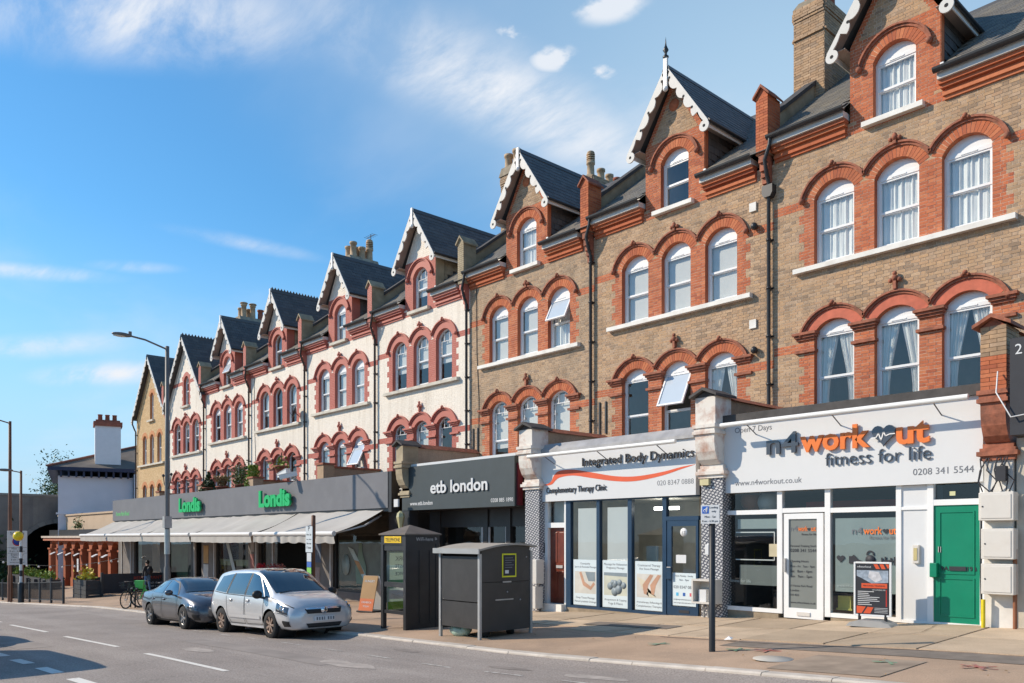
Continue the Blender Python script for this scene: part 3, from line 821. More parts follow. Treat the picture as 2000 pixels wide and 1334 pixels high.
def downpipe(root, x, top, style, hopper=False, slope=0):
    m = M['iron'] if style == 'brick' else M['brownpipe']
    mb = MB(); y = -.11
    mb.tube([(x + .18, -.36, 3.46), (x + .17, -.36, 3.30), (x + .02, -.34, 2.95), (x, -.20, 2.60), (x, y, 2.42), (x, y, -4.3)], .05, 8)
    z = 2.2
    while z > -4.2:
        mb.lathe([(.05, -.035), (.068, -.03), (.068, .03), (.05, .035)], 8, (x, y, z)); mb.box(x - .09, x + .09, -.04, .012, z - .02, z + .02); z -= 1.25
    if hopper: mb.prism([(x - .09, 2.05), (x + .09, 2.05), (x + .15, 2.15), (x + .15, 2.36), (x - .15, 2.36), (x - .15, 2.15)], -.2, .0, 'y')
    mb.build("downpipe", m, root)

COVERS = [
 dict(f2=['net', 'net', 'net'], f1=['tied', 'tied', 'tied'], f3=['net'], st=('upvc', 'upvc', 'upvc')),
 dict(f2=['blind', 'blind', 'blind'], f1=[None, None, 'tied'], f3=[None], st=('upvc', 'upvc', 'upvc')),
 dict(f2=['blind', 'blind', 'net'], f1=['half', 'half', 'half'], f3=['net'], st=('upvc', 'bars', 'upvc')),
 dict(f2=['half', 'half', 'half'], f1=[None, 'half', None], f3=['half'], st=('bars', 'bars', 'bars')),
 dict(f2=['blind', 'blind', 'net'], f1=['net', 'blind', 'blind'], f3=['blind'], st=('upvc', 'upvc', 'upvc')),
 dict(f2=['half', None, 'half'], f1=['half', None, None], f3=[None], st=('sash', 'sash', 'sash')),
 dict(f2=[None, 'blind', 'blind'], f1=[None, 'half', None], f3=[None], st=('upvc', 'sash', 'upvc')),
 dict(f2=[None, 'half', 'half'], f1=[None, None, 'half'], f3=[None], st=('bars', 'bars', 'bars')),
 dict(f2=['half', 'half', None], f1=[None, None, None], f3=['half'], st=('sash', 'sash', 'sash'))]
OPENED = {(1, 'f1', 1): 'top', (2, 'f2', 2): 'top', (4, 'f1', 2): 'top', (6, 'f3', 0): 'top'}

def build_house(i):
    st = STYLE[i]; root = thing("terraced_house", HOUSE_LABEL[i], "house", (HCX[i], DU, HS[i]), 0, "terraced houses above the shops")
    f2, f1, f3 = house_spec(i); ops = f2 + f1 + f3
    if st == 'brick': mats = [M['stock'] if i < 2 else M['stock2'], M['red']]; mort, rev = M['mortar'], M['red']
    elif st == 'white': mats = [M['wpaint'], M['rpaint']]; mort, rev = M['wpaint'], M['rpaint_s']
    else: mats = [M['yellow'], M['orange']]; mort, rev = M['mortar'], M['orange']
    lay_bricks(i, root, ops, mats, i < 2)
    wall_sheet(i, root, ops, mort, rev)
    hm = M['terra'] if st == 'brick' else M['rpaint_s']
    # arches
    for grp, row in (('f2', f2), ('f1', f1), ('f3', f3)):
        for j, o in enumerate(row):
            if st == 'white' or (i == 0 and grp == 'f1') or i == 8:
                mb = MB(); mb.arc(o.xc, o.zc, o.R + .001, o.Re - .002, o.a0, pi - o.a0, -.008, .012, 18)
                mb.build("arch", M['redrender'] if i == 0 else (M['rpaint_s'] if st == 'white' else M['orange']), root)
            else:
                n = max(11, int((pi - 2 * o.a0) * (o.R + .06) / .078)); me, a = voussoir(o, M['red'], n)
                for q in range(n):
                    ang = o.a0 + a * (q + .5); w = link("arch_brick", me, root, (o.xc, -.003 * R.random(), o.zc)); w.rotation_euler = (0, pi / 2 - ang, 0)
            if st == 'yellow': continue
            if grp == 'f3':
                if i < 7: hood(root, o, hm, True, True, 'f3', o.zs - .02)
                continue
            h = hood(root, o, hm, j == 0, j == 2, grp, (o.zs + .03) if grp == 'f2' else o.zs + .05)
            fb = MB(); zt = o.zc + o.Re + .13
            if j == 1 and grp == 'f1': cross(fb, o.xc, zt, .38)
            elif j == 1: cross(fb, o.xc, zt - .06, .2)
            else: boss(fb, o.xc, zt)
            fb.build("finial", hm, root)
    # capitals and mouldings of the first floor piers
    if st != 'yellow':
        spans = [(-2.52, -2.02), (-1.0, -.51), (.51, 1.0), (2.02, 2.50)]
        for (a, b) in spans:
            mb = MB(); e = .07
            for z0, z1, y, ex in ((-1.70, -1.635, -.15, .09), (-1.76, -1.70, -.10, .05), (-1.82, -1.76, -.05, .02), (-2.14, -2.07, -.08, .05)):
                mb.box(a - ex + (0 if a > -2.5 else .06), b + ex - (0 if b < 2.5 else .06), y, .10, z0, z1)
            mb.build("capital", hm, root)
    # sills
    w3 = f3[0]
    sm = M['stone'] if i in (0, 1, 2) else M['stone_old']
    for (a, b, zt, grp) in ((-2.52, 2.50, 0, 0), (w3.xc - w3.hw - .22, w3.xc + w3.hw + .2, w3.zb, 1)):
        mb = MB(); mb.prism([(-.16, zt - .13), (.1, zt - .13), (.1, zt + .012), (-.16, zt - .012)], a, b, 'x'); mb.build("sill", sm, root)
    # windows
    cv = COVERS[i]
    for fi, (grp, row) in enumerate((('f2', f2), ('f1', f1), ('f3', f3))):
        for j, o in enumerate(row):
            window(root, o, cv['st'][fi], cv[grp][j], OPENED.get((i, grp, j)), seed=i * 31 + fi * 7 + j)
    # rooms behind the windows
    rm = MB(); y0, y1 = .245, 3.0
    for z0, z1 in ((-4.3, -.55), (-.45, 2.55)):
        rm.quad((-3.0, y1, z0), (3.0, y1, z0), (3.0, y1, z1), (-3.0, y1, z1)); rm.quad((-3.0, y0, z0), (3.0, y0, z0), (3.0, y1, z0), (-3.0, y1, z0)); rm.quad((-3.0, y0, z1), (-3.0, y1, z1), (3.0, y1, z1), (3.0, y0, z1))
        for x in (-3.0, 3.0): rm.quad((x, y0, z0), (x, y1, z0), (x, y1, z1), (x, y0, z1))
    x0, x1, z0, z1, y1 = w3.xc - .62, w3.xc + .62, 2.7, 5.0, 1.4
    rm.quad((x0, y1, z0), (x1, y1, z0), (x1, y1, z1), (x0, y1, z1)); rm.quad((x0, y0, z0), (x1, y0, z0), (x1, y1, z0), (x0, y1, z0)); rm.quad((x0, y0, z1), (x0, y1, z1), (x1, y1, z1), (x1, y0, z1))
    for x in (x0, x1): rm.quad((x, y0, z0), (x, y1, z0), (x, y1, z1), (x, y0, z1))
    rm.build("interior", M['room'], root)
    # shell: back, far sides
    sh = MB(); sh.box(-HX + .01, -HX + .03, .02, 9.0, -8.6, 3.3); sh.box(HX - .03, HX - .01, .02, 9.0, -8.6, 3.3); sh.box(-HX, HX, 8.9, 9.0, -8.6, 3.4); sh.build("side_wall", mort if st != 'white' else M['wpaint'], root)
    pitch = .77; sl = sqrt(1 + pitch * pitch)
    if i < 7:
        # main roof
        zr = 3.5 + pitch * 4.95
        rf = MB(); yq = 1.9; zq = 3.475 + pitch * (yq + .34)
        rf.add([(-HX, yq, zq), (HX, yq, zq), (HX, 4.6, zr - .03), (-HX, 4.6, zr - .03), (HX, 9.2, 3.5), (-HX, 9.2, 3.5)], [(0, 1, 2, 3), (3, 2, 4, 5)])
        rf.add([(-HX, -.34, 3.47), (-1.1, -.34, 3.47), (-1.1, yq, zq), (-HX, yq, zq)], [(0, 1, 2, 3)]); rf.add([(.97, -.34, 3.47), (HX, -.34, 3.47), (HX, yq, zq), (.97, yq, zq)], [(0, 1, 2, 3)])
        rf.build("roof", M['slate'], root)
        keep = lambda c: not (-1.28 < c.x < 1.14 and c.y < 1.9)
        slate_slope(root, (-3.1, -.36, 3.475), (1, 0, 0), (0, 1, pitch), 6.2, 4.95 * sl, M['slate'], keep, 300 if i < 2 else 0)
        rt = MB(); rt.prism([(4.45, zr - .12), (4.6, zr + .06), (4.75, zr - .12)], -2.95, HX - .5, 'x'); rt.build("ridge_tiles", M['slate_dk'], root)
        eave_pier(root, -3.47, -3.12, 'tan' if i == 2 else st)
        cornice(root, -3.08, -1.14, st, 'r'); cornice(root, 1.0, 2.62 if i else 3.1, st, 'l')
        downpipe(root, -3.22, 3.5, st, i == 0)
        # dormer
        xa, za = -.065, 6.98; ex = 1.40; ze = za - ex * 1.47; yb = 4.7
        for x in (-1.10, .97):
            ch = MB(); ch.prism([(.013, 3.3), (.013, 5.05), (1.78, 5.05)], x, x + (.02 if x < 0 else -.02), 'x'); ch.build("dormer_cheek", M['slate_dk'], root)
        cm = M['tilehang'] if i in (3, 5) else M['slate_dk']
        ret = MB(); ret.box(.972, .99, .013, .16 if i < 3 else .42, 3.05, 5.03); ret.build("brick_return", M['cement'] if i == 3 else (M['red'] if st == 'brick' else M['rpaint_s']), root)
        ts = MB(); zz = 3.55                                         # hung tiles / slates on the right cheek
        row = 0
        while zz < 5.0:
            yy0 = .17 if i < 3 else .43; ymax = (zz + .05 - 3.475) / pitch - .34
            y = yy0 - (.12 if row % 2 else 0)
            while y < ymax:
                a, b = max(yy0, y) + .004, min(ymax, y + .27) - .004; y += .27
                if b - a > .03: ts.add([(1.0, a, zz), (1.0, b, zz), (.985, b, zz + .22), (.985, a, zz + .22), (.972, a, zz), (.972, b, zz)], [(0, 1, 2, 3), (4, 5, 1, 0), (0, 3, 4), (1, 5, 2)])
            zz += .2; row += 1
        o = ts.build("hung_tiles", cm, root); o["kind"] = "stuff"
        dr = MB(); dr.add([(xa - ex, -.34, ze), (xa, -.34, za), (xa + ex, -.34, ze), (xa - ex, yb, ze), (xa, yb, za), (xa + ex, yb, ze)], [(0, 3, 4, 1), (1, 4, 5, 2)])
        dr.build("dormer_roof", M['slate_dk'], root)
        L_ = sqrt(ex * ex + (za - ze) ** 2)
        slate_slope(root, (xa + ex, -.37, ze), (0, 1, 0), (-ex, 0, za - ze), yb + .3, L_, M['slate_dk'], None, 0, name="dormer_slates", gauge=.21, sw=.28)
        slate_slope(root, (xa - ex, yb - .07, ze), (0, -1, 0), (ex, 0, za - ze), yb + .3, L_, M['slate_dk'], None, 0, name="dormer_slates", gauge=.21, sw=.28)
        rt = MB(); rt.prism([(xa - .13, za - .13), (xa + .13, za - .13), (xa, za + .07)], -.4, yb, 'y')
        if i == 5:
            y = -.36
            while y < yb - .1:
                rt.prism([(y, za + .05), (y + .15, za + .05), (y + .075, za + .17)], xa - .02, xa + .02, 'x'); y += .17
        rt.build("ridge_tiles", M['slate_dk'], root)
        for sx in (-1, 1):
            a, b = sorted((xa + sx * (ex - .05), xa + sx * 1.03)); e = xa + sx * (ex - .075); sr = (ze - za) / ex
            so = MB(); so.box(a, b, -.28, 2.2, ze - .0, ze + .015)
            so.quad((xa, -.33, za - .035), (xa + sx * (ex - .02), -.33, ze - .0), (xa + sx * (ex - .02), .011, ze - .0), (xa, .011, za - .035)); so.build("soffit", M['soffit'], root)
            fb = MB(); fb.box(min(e, e + sx * .025), max(e, e + sx * .025), -.28, 1.75, ze - .13, ze + .03); fb.build("fascia_board", M['white'], root)
            gt = MB(); gt.tube([(xa + sx * (ex + .01), -.36, ze), (xa + sx * (ex + .01), 1.9, ze)], .05, 8); gt.build("dormer_gutter", M['iron'], root)
        for sx in (-1, 1): bargeboard(root, (xa, za + .02), (xa + sx * (ex + .03), ze - .02), -.40, M['barge'])
        kp = MB(); kp.box(xa - .06, xa + .06, -.43, -.36, za - .62, za + (.22 if i == 1 else .06))
        kp.ball((xa, -.40, za - .66), .08, 8)
        kp.build("king_post", M['white'], root)
        if i == 1:
            sp = MB(); sp.lathe([(.08, 0), (.09, .04), (.04, .08), (.035, .14), (.085, .22), (.05, .3), (.025, .36), (.018, .42), (0, .62)], 10, (xa, -.39, za + .22)); sp.build("spike_finial", M['iron'], root)
        # side lead flashing at the foot of the dormer
        lf = MB(); lf.box(.975, 1.05, -.06, .1, 3.5, 3.78); lf.build("flashing", M['white'], root)
        if st == 'brick':                                              # red roundel under the gable apex
            rd = MB(); rd.lathe([(0, -.022), (.17, -.02), (.18, .01)], 16, (xa, 0, 6.0), 'y', cap=False); rd.build("roundel", M['red'], root)
    else:
        zp = 7.35; zf = 3.25; ex = HX + .12
        rf = MB(); rf.add([(-ex, -.3, zf), (0, -.3, zp), (ex, -.3, zf), (-ex, 9, zf), (0, 9, zp), (ex, 9, zf)], [(0, 3, 4, 1), (1, 4, 5, 2)]); rf.build("roof", M['slate_dk'], root)
        L_ = sqrt(ex * ex + (zp - zf) ** 2)
        slate_slope(root, (ex, -.33, zf), (0, 1, 0), (-ex, 0, zp - zf), 8.8, L_, M['slate_dk'], None, 0, gauge=.24, sw=.34)
        slate_slope(root, (-ex, 8.6, zf), (0, -1, 0), (ex, 0, zp - zf), 8.8, L_, M['slate_dk'], None, 0, gauge=.24, sw=.34)
        rt = MB(); rt.prism([(-.13, zp - .13), (.13, zp - .13), (0, zp + .07)], -.36, 8.9, 'y')
        if i == 7:
            y = -.32
            while y < 8.8:
                rt.prism([(y, zp + .05), (y + .17, zp + .05), (y + .085, zp + .19)], -.02, .02, 'x'); y += .2
        rt.build("ridge_tiles", M['slate_dk'], root)
        for sx in (-1, 1): bargeboard(root, (0, zp + .02), (sx * (ex + .02), zf - .02), -.36, M['barge'], True)
        downpipe(root, -3.0, 3.5, 'white')
        if i == 7: eave_pier(root, -3.46, -3.12, st); 
    # chimneys on the party walls
    if i == 0: chimney(root, -3.80, -2.88, 2.2, 3.65, 3.8, 8.15, M['stock'], [(-3.45, 2.5, .7, 'red'), (-3.25, 3.2, .7, 'red')], potm=None)
    if i == 2: chimney(root, -3.62, -2.75, 1.95, 3.2, 3.8, 7.85, M['stock2'], [(-3.42, 2.2, .85, 'p'), (-3.0, 2.25, .95, 'p'), (-3.35, 2.75, .8, 'p'), (-2.95, 2.8, .8, 'p')], rounded=True)
    if i == 2: chimney(root, -3.5, -2.8, 6.4, 8.6, 3.8, 9.0, M['stock2'], [(-3.15, 6.65, .85, 'cowl'), (-3.15, 7.3, .7, 'p'), (-3.15, 7.85, .6, 'p'), (-3.15, 8.35, .6, 'red')])
    if i == 4: chimney(root, -3.62, -2.70, 2.2, 3.75, 3.8, 7.95, M['stock2'], [(-3.4, 2.45, .85, 'p'), (-2.95, 2.45, 1.0, 'p'), (-3.35, 2.9, .9, 'p'), (-2.95, 2.95, .8, 'p'), (-2.95, 3.4, .85, 'cowl'), (-3.35, 3.4, .8, 'p')], rounded=True)
    if i == 6: chimney(root, -3.7, -2.70, 2.0, 4.0, 3.8, 7.7, M['stock2'], [(-3.45, 2.3, .9, 'p'), (-3.0, 2.3, 1.1, 'cap'), (-3.4, 2.8, .9, 'p'), (-2.95, 2.85, 1.1, 'cap'), (-2.95, 3.35, .85, 'red'), (-2.95, 3.75, .9, 'p')], rounded=True)
    if i in (4, 6):
        ae = MB(); ax_, ay_, az_ = (-3.15, 3.6, 8.0) if i == 4 else (-2.95, 4.6, 6.8)
        ae.tube([(ax_, ay_, az_), (ax_, ay_, az_ + 1.7)], .02, 6); ae.bar((ax_ - .4, ay_, az_ + 1.6), (ax_ + .4, ay_, az_ + 1.6), .02, .02)
        for q in range(5): ae.bar((ax_ - .36 + q * .18, ay_ - .18, az_ + 1.6), (ax_ - .36 + q * .18, ay_ + .18, az_ + 1.6), .012, .012)
        ae.build("tv_aerial", M['iron'], root)
    if i in (2, 5):                                                  # cables and vents on the face
        MB().tube([(-2.75, -.02, 2.9), (-2.72, -.02, .5), (-2.60, -.02, -1.2), (-2.62, -.02, -4.1)], .012, 5).build("cable", M['iron'], root); MB().tube([(2.9, -.02, -.6), (2.9, -.02, -4.1)], .012, 5).build("cable", M['iron'], root)
    if i in (1, 2):
        vt = MB()
        for x in (-2.92, -2.66): MB().box(x - .03, x + .03, -.04, .012, -3.25, -2.25).build("iron_strap", M['iron'], root)
    if i == 1:
        for z in (-.95, 2.15): MB().box(2.42, 2.62, -.05, .012, z, z + .23).build("vent_cover", M['stone'], root)
        for z in (1.72, -1.55): MB().ball((2.6, -.10, z), .10, 8).build("floodlight", M['iron'], root)
    if i == 5:
        ds = MB(); ds.lathe([(0, .08), (.18, .05), (.33, -.04), (.30, -.04), (.16, .03), (0, .055)], 18, (0, 0, 0), 'y', cap=False); d = ds.build("satellite_dish", M['iron'], root, loc=(2.42, -.34, .45)); d.rotation_euler = (radians(-20), 0, radians(-25))
        am = MB(); am.tube([(0, .05, 0), (.1, .3, -.12)], .02, 6); am.tube([(0, -.02, -.2), (0, -.35, .02)], .012, 5); am.build("arm", M['iron'], d)
    return root
HOUSES = [build_house(i) for i in range(9)]
# ------------------------------------------------------------------ ground, road, kerb, pavement
M['asphalt'] = mat("asphalt", (.29, .25, .222), .85, var=.13, vscale=.6, bump=.5, bscale=130, dirt=(.375, .33, .295, .75), dscale=.55, dstretch=(.22, 1.6, 1))
def speckle(m, scale, amt):
    t = m.node_tree; p = t.nodes["Principled BSDF"]; src = p.inputs["Base Color"].links[0].from_socket
    g = t.nodes.new("ShaderNodeNewGeometry"); v = t.nodes.new("ShaderNodeTexNoise"); v.inputs["Scale"].default_value = scale; v.inputs["Detail"].default_value = 2
    t.links.new(g.outputs["Position"], v.inputs["Vector"]); mr = t.nodes.new("ShaderNodeMapRange"); mr.inputs[1].default_value = .3; mr.inputs[2].default_value = .7; mr.inputs[3].default_value = 1 - amt; mr.inputs[4].default_value = 1 + amt
    t.links.new(v.outputs["Fac"], mr.inputs[0]); s_ = t.nodes.new("ShaderNodeVectorMath"); s_.operation = 'SCALE'
    t.links.new(src, s_.inputs[0]); t.links.new(mr.outputs[0], s_.inputs["Scale"]); t.links.new(s_.outputs[0], p.inputs["Base Color"])
speckle(M['asphalt'], 38, .30)
M['footway'] = mat("pinkish_footway_asphalt", (.44, .31, .215), .9, var=.14, vscale=.8, bump=.5, bscale=110, dirt=(.28, .21, .155, .75), dscale=.6); speckle(M['footway'], 60, .16)
M['slab'] = mat("forecourt_concrete", (.50, .385, .27), .9, var=.12, vscale=1.5, bump=.3, bscale=60, dirt=(.38, .285, .195, .6), dscale=.9, objvar=.17); speckle(M['slab'], 50, .10)
M['kerb'] = mat("granite_kerb", (.56, .50, .43), .8, var=.15, vscale=6, bump=.3, bscale=70, dirt=(.22, .18, .15, .5), dscale=3, objvar=.08)
M['patch'] = mat("asphalt_patch", (.21, .175, .145), .9, var=.2, vscale=3, bump=.5, bscale=120)
M['earth'] = mat("ground", (.12, .115, .10), .95, var=.2)
def worn_paint(name, c, keep):
    m, t, p = base_mat(name); n = t.nodes.new; l = t.links.new
    g = n("ShaderNodeNewGeometry"); z = n("ShaderNodeTexNoise"); z.inputs["Scale"].default_value = 7; z.inputs["Detail"].default_value = 8; z.inputs["Roughness"].default_value = .75
    l(g.outputs["Position"], z.inputs["Vector"]); mr = n("ShaderNodeMapRange"); mr.inputs[1].default_value = keep - .06; mr.inputs[2].default_value = keep + .10
    l(z.outputs["Fac"], mr.inputs[0]); mx = n("ShaderNodeMix"); mx.data_type = 'RGBA'; l(mr.outputs[0], mx.inputs["Factor"]); mx.inputs["A"].default_value = (*c, 1); mx.inputs["B"].default_value = (.30, .265, .24, 1)
    l(mx.outputs["Result"], p.inputs["Base Color"]); p.inputs["Roughness"].default_value = .8; return m
M['roadpaint'] = worn_paint("road_paint", (.74, .71, .65), .62)
M['roadpaint_old'] = worn_paint("worn_road_paint", (.60, .57, .52), .47)

def sheet(name, xs, ys, zf, m, parent=None):
    mb = MB(); nx, ny = len(xs), len(ys)
    mb.add([(x, y, zf(x, y)) for x in xs for y in ys], [(a * ny + b, (a + 1) * ny + b, (a + 1) * ny + b + 1, a * ny + b + 1) for a in range(nx - 1) for b in range(ny - 1)], 0, True)
    return mb.build(name, m, parent)
def frange(a, b, n): return [a + (b - a) * i / n for i in range(n + 1)]
XS = frange(-138, 38, 176)
structure(sheet("ground", [-700, -300, -140, -90, -40, 0, 40, 300, 700], [-700, -200, -30, 0, 40, 120, 300, 700], lambda x, y: lerp_table(KERB_T, x) - .5, M['earth']))
road = structure(sheet("road", XS, frange(-1.2, KY + .05, 24), gz, M['asphalt']))
pav = structure(sheet("pavement", XS, [KY + .12] + frange(KY + .3, 19.5, 20), gz, M['footway']))
structure(sheet("far_pavement", XS, frange(-9, -1.3, 4), lambda x, y: lerp_table(KERB_T, x) - .06, M['footway']))
# kerb stones, one by one
kerb = bpy.data.objects.new("kerb", None); COL.objects.link(kerb); structure(kerb)
KME = {}
x = 6.0; kx = []
cuts_px = [-2.35, -3.3, -4.6, -6.35, -8.2, -9.4, -10.75, -12.1, -13.4, -14.3, -14.95]
x = 5.0
while x > -100:
    w = .915 if x > -2.3 or x < -15 else R.choice([1.2, 1.0, 1.35, .9])
    if -15.6 < x < -14.4: w = .6
    kx.append((x - w, x)); x -= w
for a, b in kx:
    key = round(b - a, 3)
    if key not in KME:
        mb = MB(); h = key / 2 - .006
        mb.prism([(-.12, -.22), (-.12, -.014), (-.09, .008), (.115, .008), (.115, -.22)], -h, h, 'x'); KME[key] = mb.mesh("kerb_stone", M['kerb'])
    xm = (a + b) / 2; za, zb = lerp_table(KERB_T, a), lerp_table(KERB_T, b)
    o = link("kerb_stone", KME[key], kerb, (xm, KY + R.uniform(-.008, .008), (za + zb) / 2 + R.uniform(-.004, .006)))
    o.rotation_euler = (0, -atan2(zb - za, b - a), R.uniform(-.004, .004))
# gutter line of lighter grit
structure(sheet("gutter_channel", frange(-60, 6, 120), [KY - .30, KY - .14, KY - .05], lambda x, y: gz(x, y) + .005, mat("gutter_grit", (.34, .285, .23), .95, var=.35, vscale=6, dirt=(.22, .20, .185, .9), dscale=2.2)))
# concrete forecourt bays
SL = {}
xs = [-2.0, -3.6, -5.2, -6.7, -8.3, -9.9, -11.35, -12.7, -14.2, -15.7, -17.2]
ysl = [13.05, 14.75, 16.46]
for q in range(len(xs) - 1):
    for r_ in range(2):
        a, b = xs[q + 1], xs[q]; y0, y1 = ysl[r_], ysl[r_ + 1]
        if r_ == 0 and q in (7, 8, 9): y0 += .55
        if r_ == 0 and q == 0: y0 -= .5
        off = (q % 2) * .0
        mb = MB(); n = 3; g = .019; hgt = .012 + R.uniform(0, .010)
        P = [(a + g, y0 + g), (b - g, y0 + g), (b - g, y1 - g), (a + g, y1 - g)]
        xm, ym = (a + b) / 2, (y0 + y1) / 2; zm = gz(xm, ym)
        top = [(px - xm, py - ym, gz(px, py) + hgt - zm) for px, py in P]; bot = [(px, py, pz - .05) for px, py, pz in top]
        mb.add(top + bot, [(0, 1, 2, 3), (0, 4, 5, 1), (1, 5, 6, 2), (2, 6, 7, 3), (3, 7, 4, 0)])
        mb.build("paving_slab", M['slab'], pav, loc=(xm, ym, zm))
# patches in the footway, inspection cover, paint marks
def ground_poly(name, pts, m, parent, dz=.004):
    mb = MB(); mb.add([(px, py, gz(px, py) + dz) for px, py in pts], [tuple(range(len(pts)))]); return mb.build(name, m, parent)
def ground_strip(name, x0, x1, y0, y1, m, parent, dz=.004, n=6):
    mb = MB(); xs_ = frange(x0, x1, n)
    mb.add([(px, py, gz(px, py) + dz) for px in xs_ for py in (y0, y1)], [(2 * k, 2 * k + 2, 2 * k + 3, 2 * k + 1) for k in range(n)]); return mb.build(name, m, parent)
ground_strip("asphalt_patch", -8.2, -2.4, 12.25, 12.95, M['patch'], pav, .006)
ground_strip("asphalt_patch", -13.0, -10.6, 13.9, 14.5, M['patch'], pav, .026)
ground_strip("asphalt_patch", -6.2, -4.6, 10.4, 11.9, mat("older_patch", (.31, .24, .18), .9, var=.2), pav, .006)
mb = MB(); mb.lathe([(0, .012), (.29, .012), (.30, .0)], 20, (0, 0, 0), cap=False)
cover = mb.build("inspection_cover", mat("cover_concrete", (.45, .42, .37), .8), pav, loc=(-6.55, 11.2, gz(-6.55, 11.2) + .008))
for (cx0, cy0, c, w) in ((-7.1, 12.0, (.45, .09, .06), .5), (-7.6, 11.9, (.16, .34, .18), .4), (-3.9, 11.75, (.45, .09, .06), .5), (-5.0, 11.6, (.16, .34, .18), .45), (-9.3, 12.0, (.2, .32, .2), .45)):
    mb = MB()
    for k in range(3):
        a = R.uniform(-.4, .4) + k * 1.0; mb.add([(cx0 + cos(a) * t * w / 2 - sin(a) * s_ * .025, cy0 + sin(a) * t * w / 2 + cos(a) * s_ * .025, gz(cx0, cy0) + .011 + .001 * k) for t, s_ in ((-1, -1), (1, -1), (1, 1), (-1, 1))], [(0, 1, 2, 3)])
    mb.build("spray_mark", worn_paint("spray_paint", c, .5), pav)
# road markings
def dash(x0, x1, y0, y1, w, m=None, n=4):
    mb = MB(); pts = []
    for k in range(n + 1):
        px = x0 + (x1 - x0) * k / n; py = y0 + (y1 - y0) * k / n
        pts += [(px, py - w / 2, gz(px, py - w / 2) + .006), (px, py + w / 2, gz(px, py + w / 2) + .006)]
    mb.add(pts, [(2 * k, 2 * k + 2, 2 * k + 3, 2 * k + 1) for k in range(n)]); mb.build("road_marking", m or M['roadpaint'], road)
for (a, b) in ((-22.6, -18.6), (-16.7, -13.0), (-28.8, -24.6), (-11.1, -7.4), (-34.7, -30.5), (-40.9, -36.8), (-47, -43)): dash(a, b, 5.45, 5.5, .11)
for k in range(-3, 5): dash(-16.0 + k * 1.86, -15.0 + k * 1.86, 3.48 + k * .035, 3.52 + k * .035, .19)
for k in range(9): dash(-11.5 - k * 1.72 + (1.7 if k == 0 else 0) * 0, -10.7 - k * 1.72, 8.3, 8.3, .07, M['roadpaint_old'])
dash(-9.8, -8.95, 8.28, 8.28, .07, M['roadpaint_old']); dash(-8.1, -7.3, 8.26, 8.26, .07, M['roadpaint_old'])
dash(-14.8, -17.0, 9.75, 9.72, .07, M['roadpaint_old'])
lt = lettering("LOADING", M['roadpaint_old'], None, 0, 0, 0, width=2.6, height=.42, depth=.002, bold=.012, name="road_marking")
lt.parent = road; lt.rotation_euler = (radians(-90), 0, 0); lt.location = (-14.3, 7.92, gz(-14.3, 8.1) + .005)
for v_ in lt.data.vertices: px, py = -14.3 + v_.co.x, 7.92 + v_.co.z; v_.co = (px, py, gz(px, py) + .006 - v_.co.y)
lt.location = (0, 0, 0)
CRK = mat("crack", (.10, .08, .065), .9)
def crack(pts, w=.012, dz=.012):
    mb = MB(); P = []
    for (a, b), (c, d) in zip(pts, pts[1:]):
        for k in range(6): t = k / 6; P.append((a + (c - a) * t + R.uniform(-.03, .03), b + (d - b) * t + R.uniform(-.03, .03)))
    P.append(pts[-1])
    for p, q in zip(P, P[1:]):
        l_ = hypot(q[0] - p[0], q[1] - p[1]) + 1e-6; nx, ny = -(q[1] - p[1]) / l_ * w / 2, (q[0] - p[0]) / l_ * w / 2
        mb.add([(x_, y_, gz(x_, y_) + dz) for x_, y_ in ((p[0] + nx, p[1] + ny), (p[0] - nx, p[1] - ny), (q[0] - nx, q[1] - ny), (q[0] + nx, q[1] + ny))], [(0, 1, 2, 3)])
    mb.build("crack", CRK, pav)
crack([(-11.6, 13.0), (-10.7, 14.6), (-10.2, 16.3)], .02, .028); crack([(-9.3, 13.1), (-8.6, 14.7)], .014, .028); crack([(-10.0, 12.9), (-7.5, 12.75), (-5.0, 12.95), (-3.2, 13.0)], .035, .010); crack([(-15.0, 12.4), (-13.2, 12.9), (-11.8, 12.6)], .014, .010); crack([(-6.6, 13.2), (-5.9, 15.0), (-6.1, 16.2)], .012, .03)
ground_strip("asphalt_patch", -19.0, -12.5, 6.9, 7.45, mat("road_patch", (.275, .24, .215), .88, var=.15, vscale=1.5), road, .004, 10); ground_strip("asphalt_patch", -26.0, -20.0, 3.9, 4.6, bpy.data.materials["road_patch"], road, .004, 10)
for (rx, ry, rl) in ((-9.9, 8.85, .5), (-12.3, 7.3, .8), (-13.4, 9.3, .45), (-8.0, 8.8, .6), (-16.5, 6.4, .7)):
    ground_poly("oil_stain", [(rx + rl * cos(a_) * R.uniform(.8, 1.2), ry + rl * .3 * sin(a_) * R.uniform(.7, 1.2)) for a_ in [k * .42 for k in range(15)]], mat("stain_%d" % int(-rx * 10), (.25, .215, .19) if rl < .6 else (.40, .35, .31), .85, var=.25, vscale=4), road, .0045)
R2 = random.Random(5)
lit = MB()
for k in range(90):
    px = R2.uniform(-14.5, -2.5); py = R2.choice([R2.gauss(KY - .2, .06), R2.gauss(KY - .2, .06), R2.uniform(10.4, 13)]); s_ = R2.uniform(.01, .028); z = gz(px, py) + .012; a = R2.uniform(0, 6)
    lit.add([(px + s_ * cos(a + q * 1.57), py + s_ * sin(a + q * 1.57), z + R2.uniform(0, .02)) for q in range(4)], [(0, 1, 2, 3)])
o = lit.build("fallen_leaves", mat("dry_leaf", (.32, .19, .09), .9, var=.4, vscale=9)); o["kind"] = "stuff"
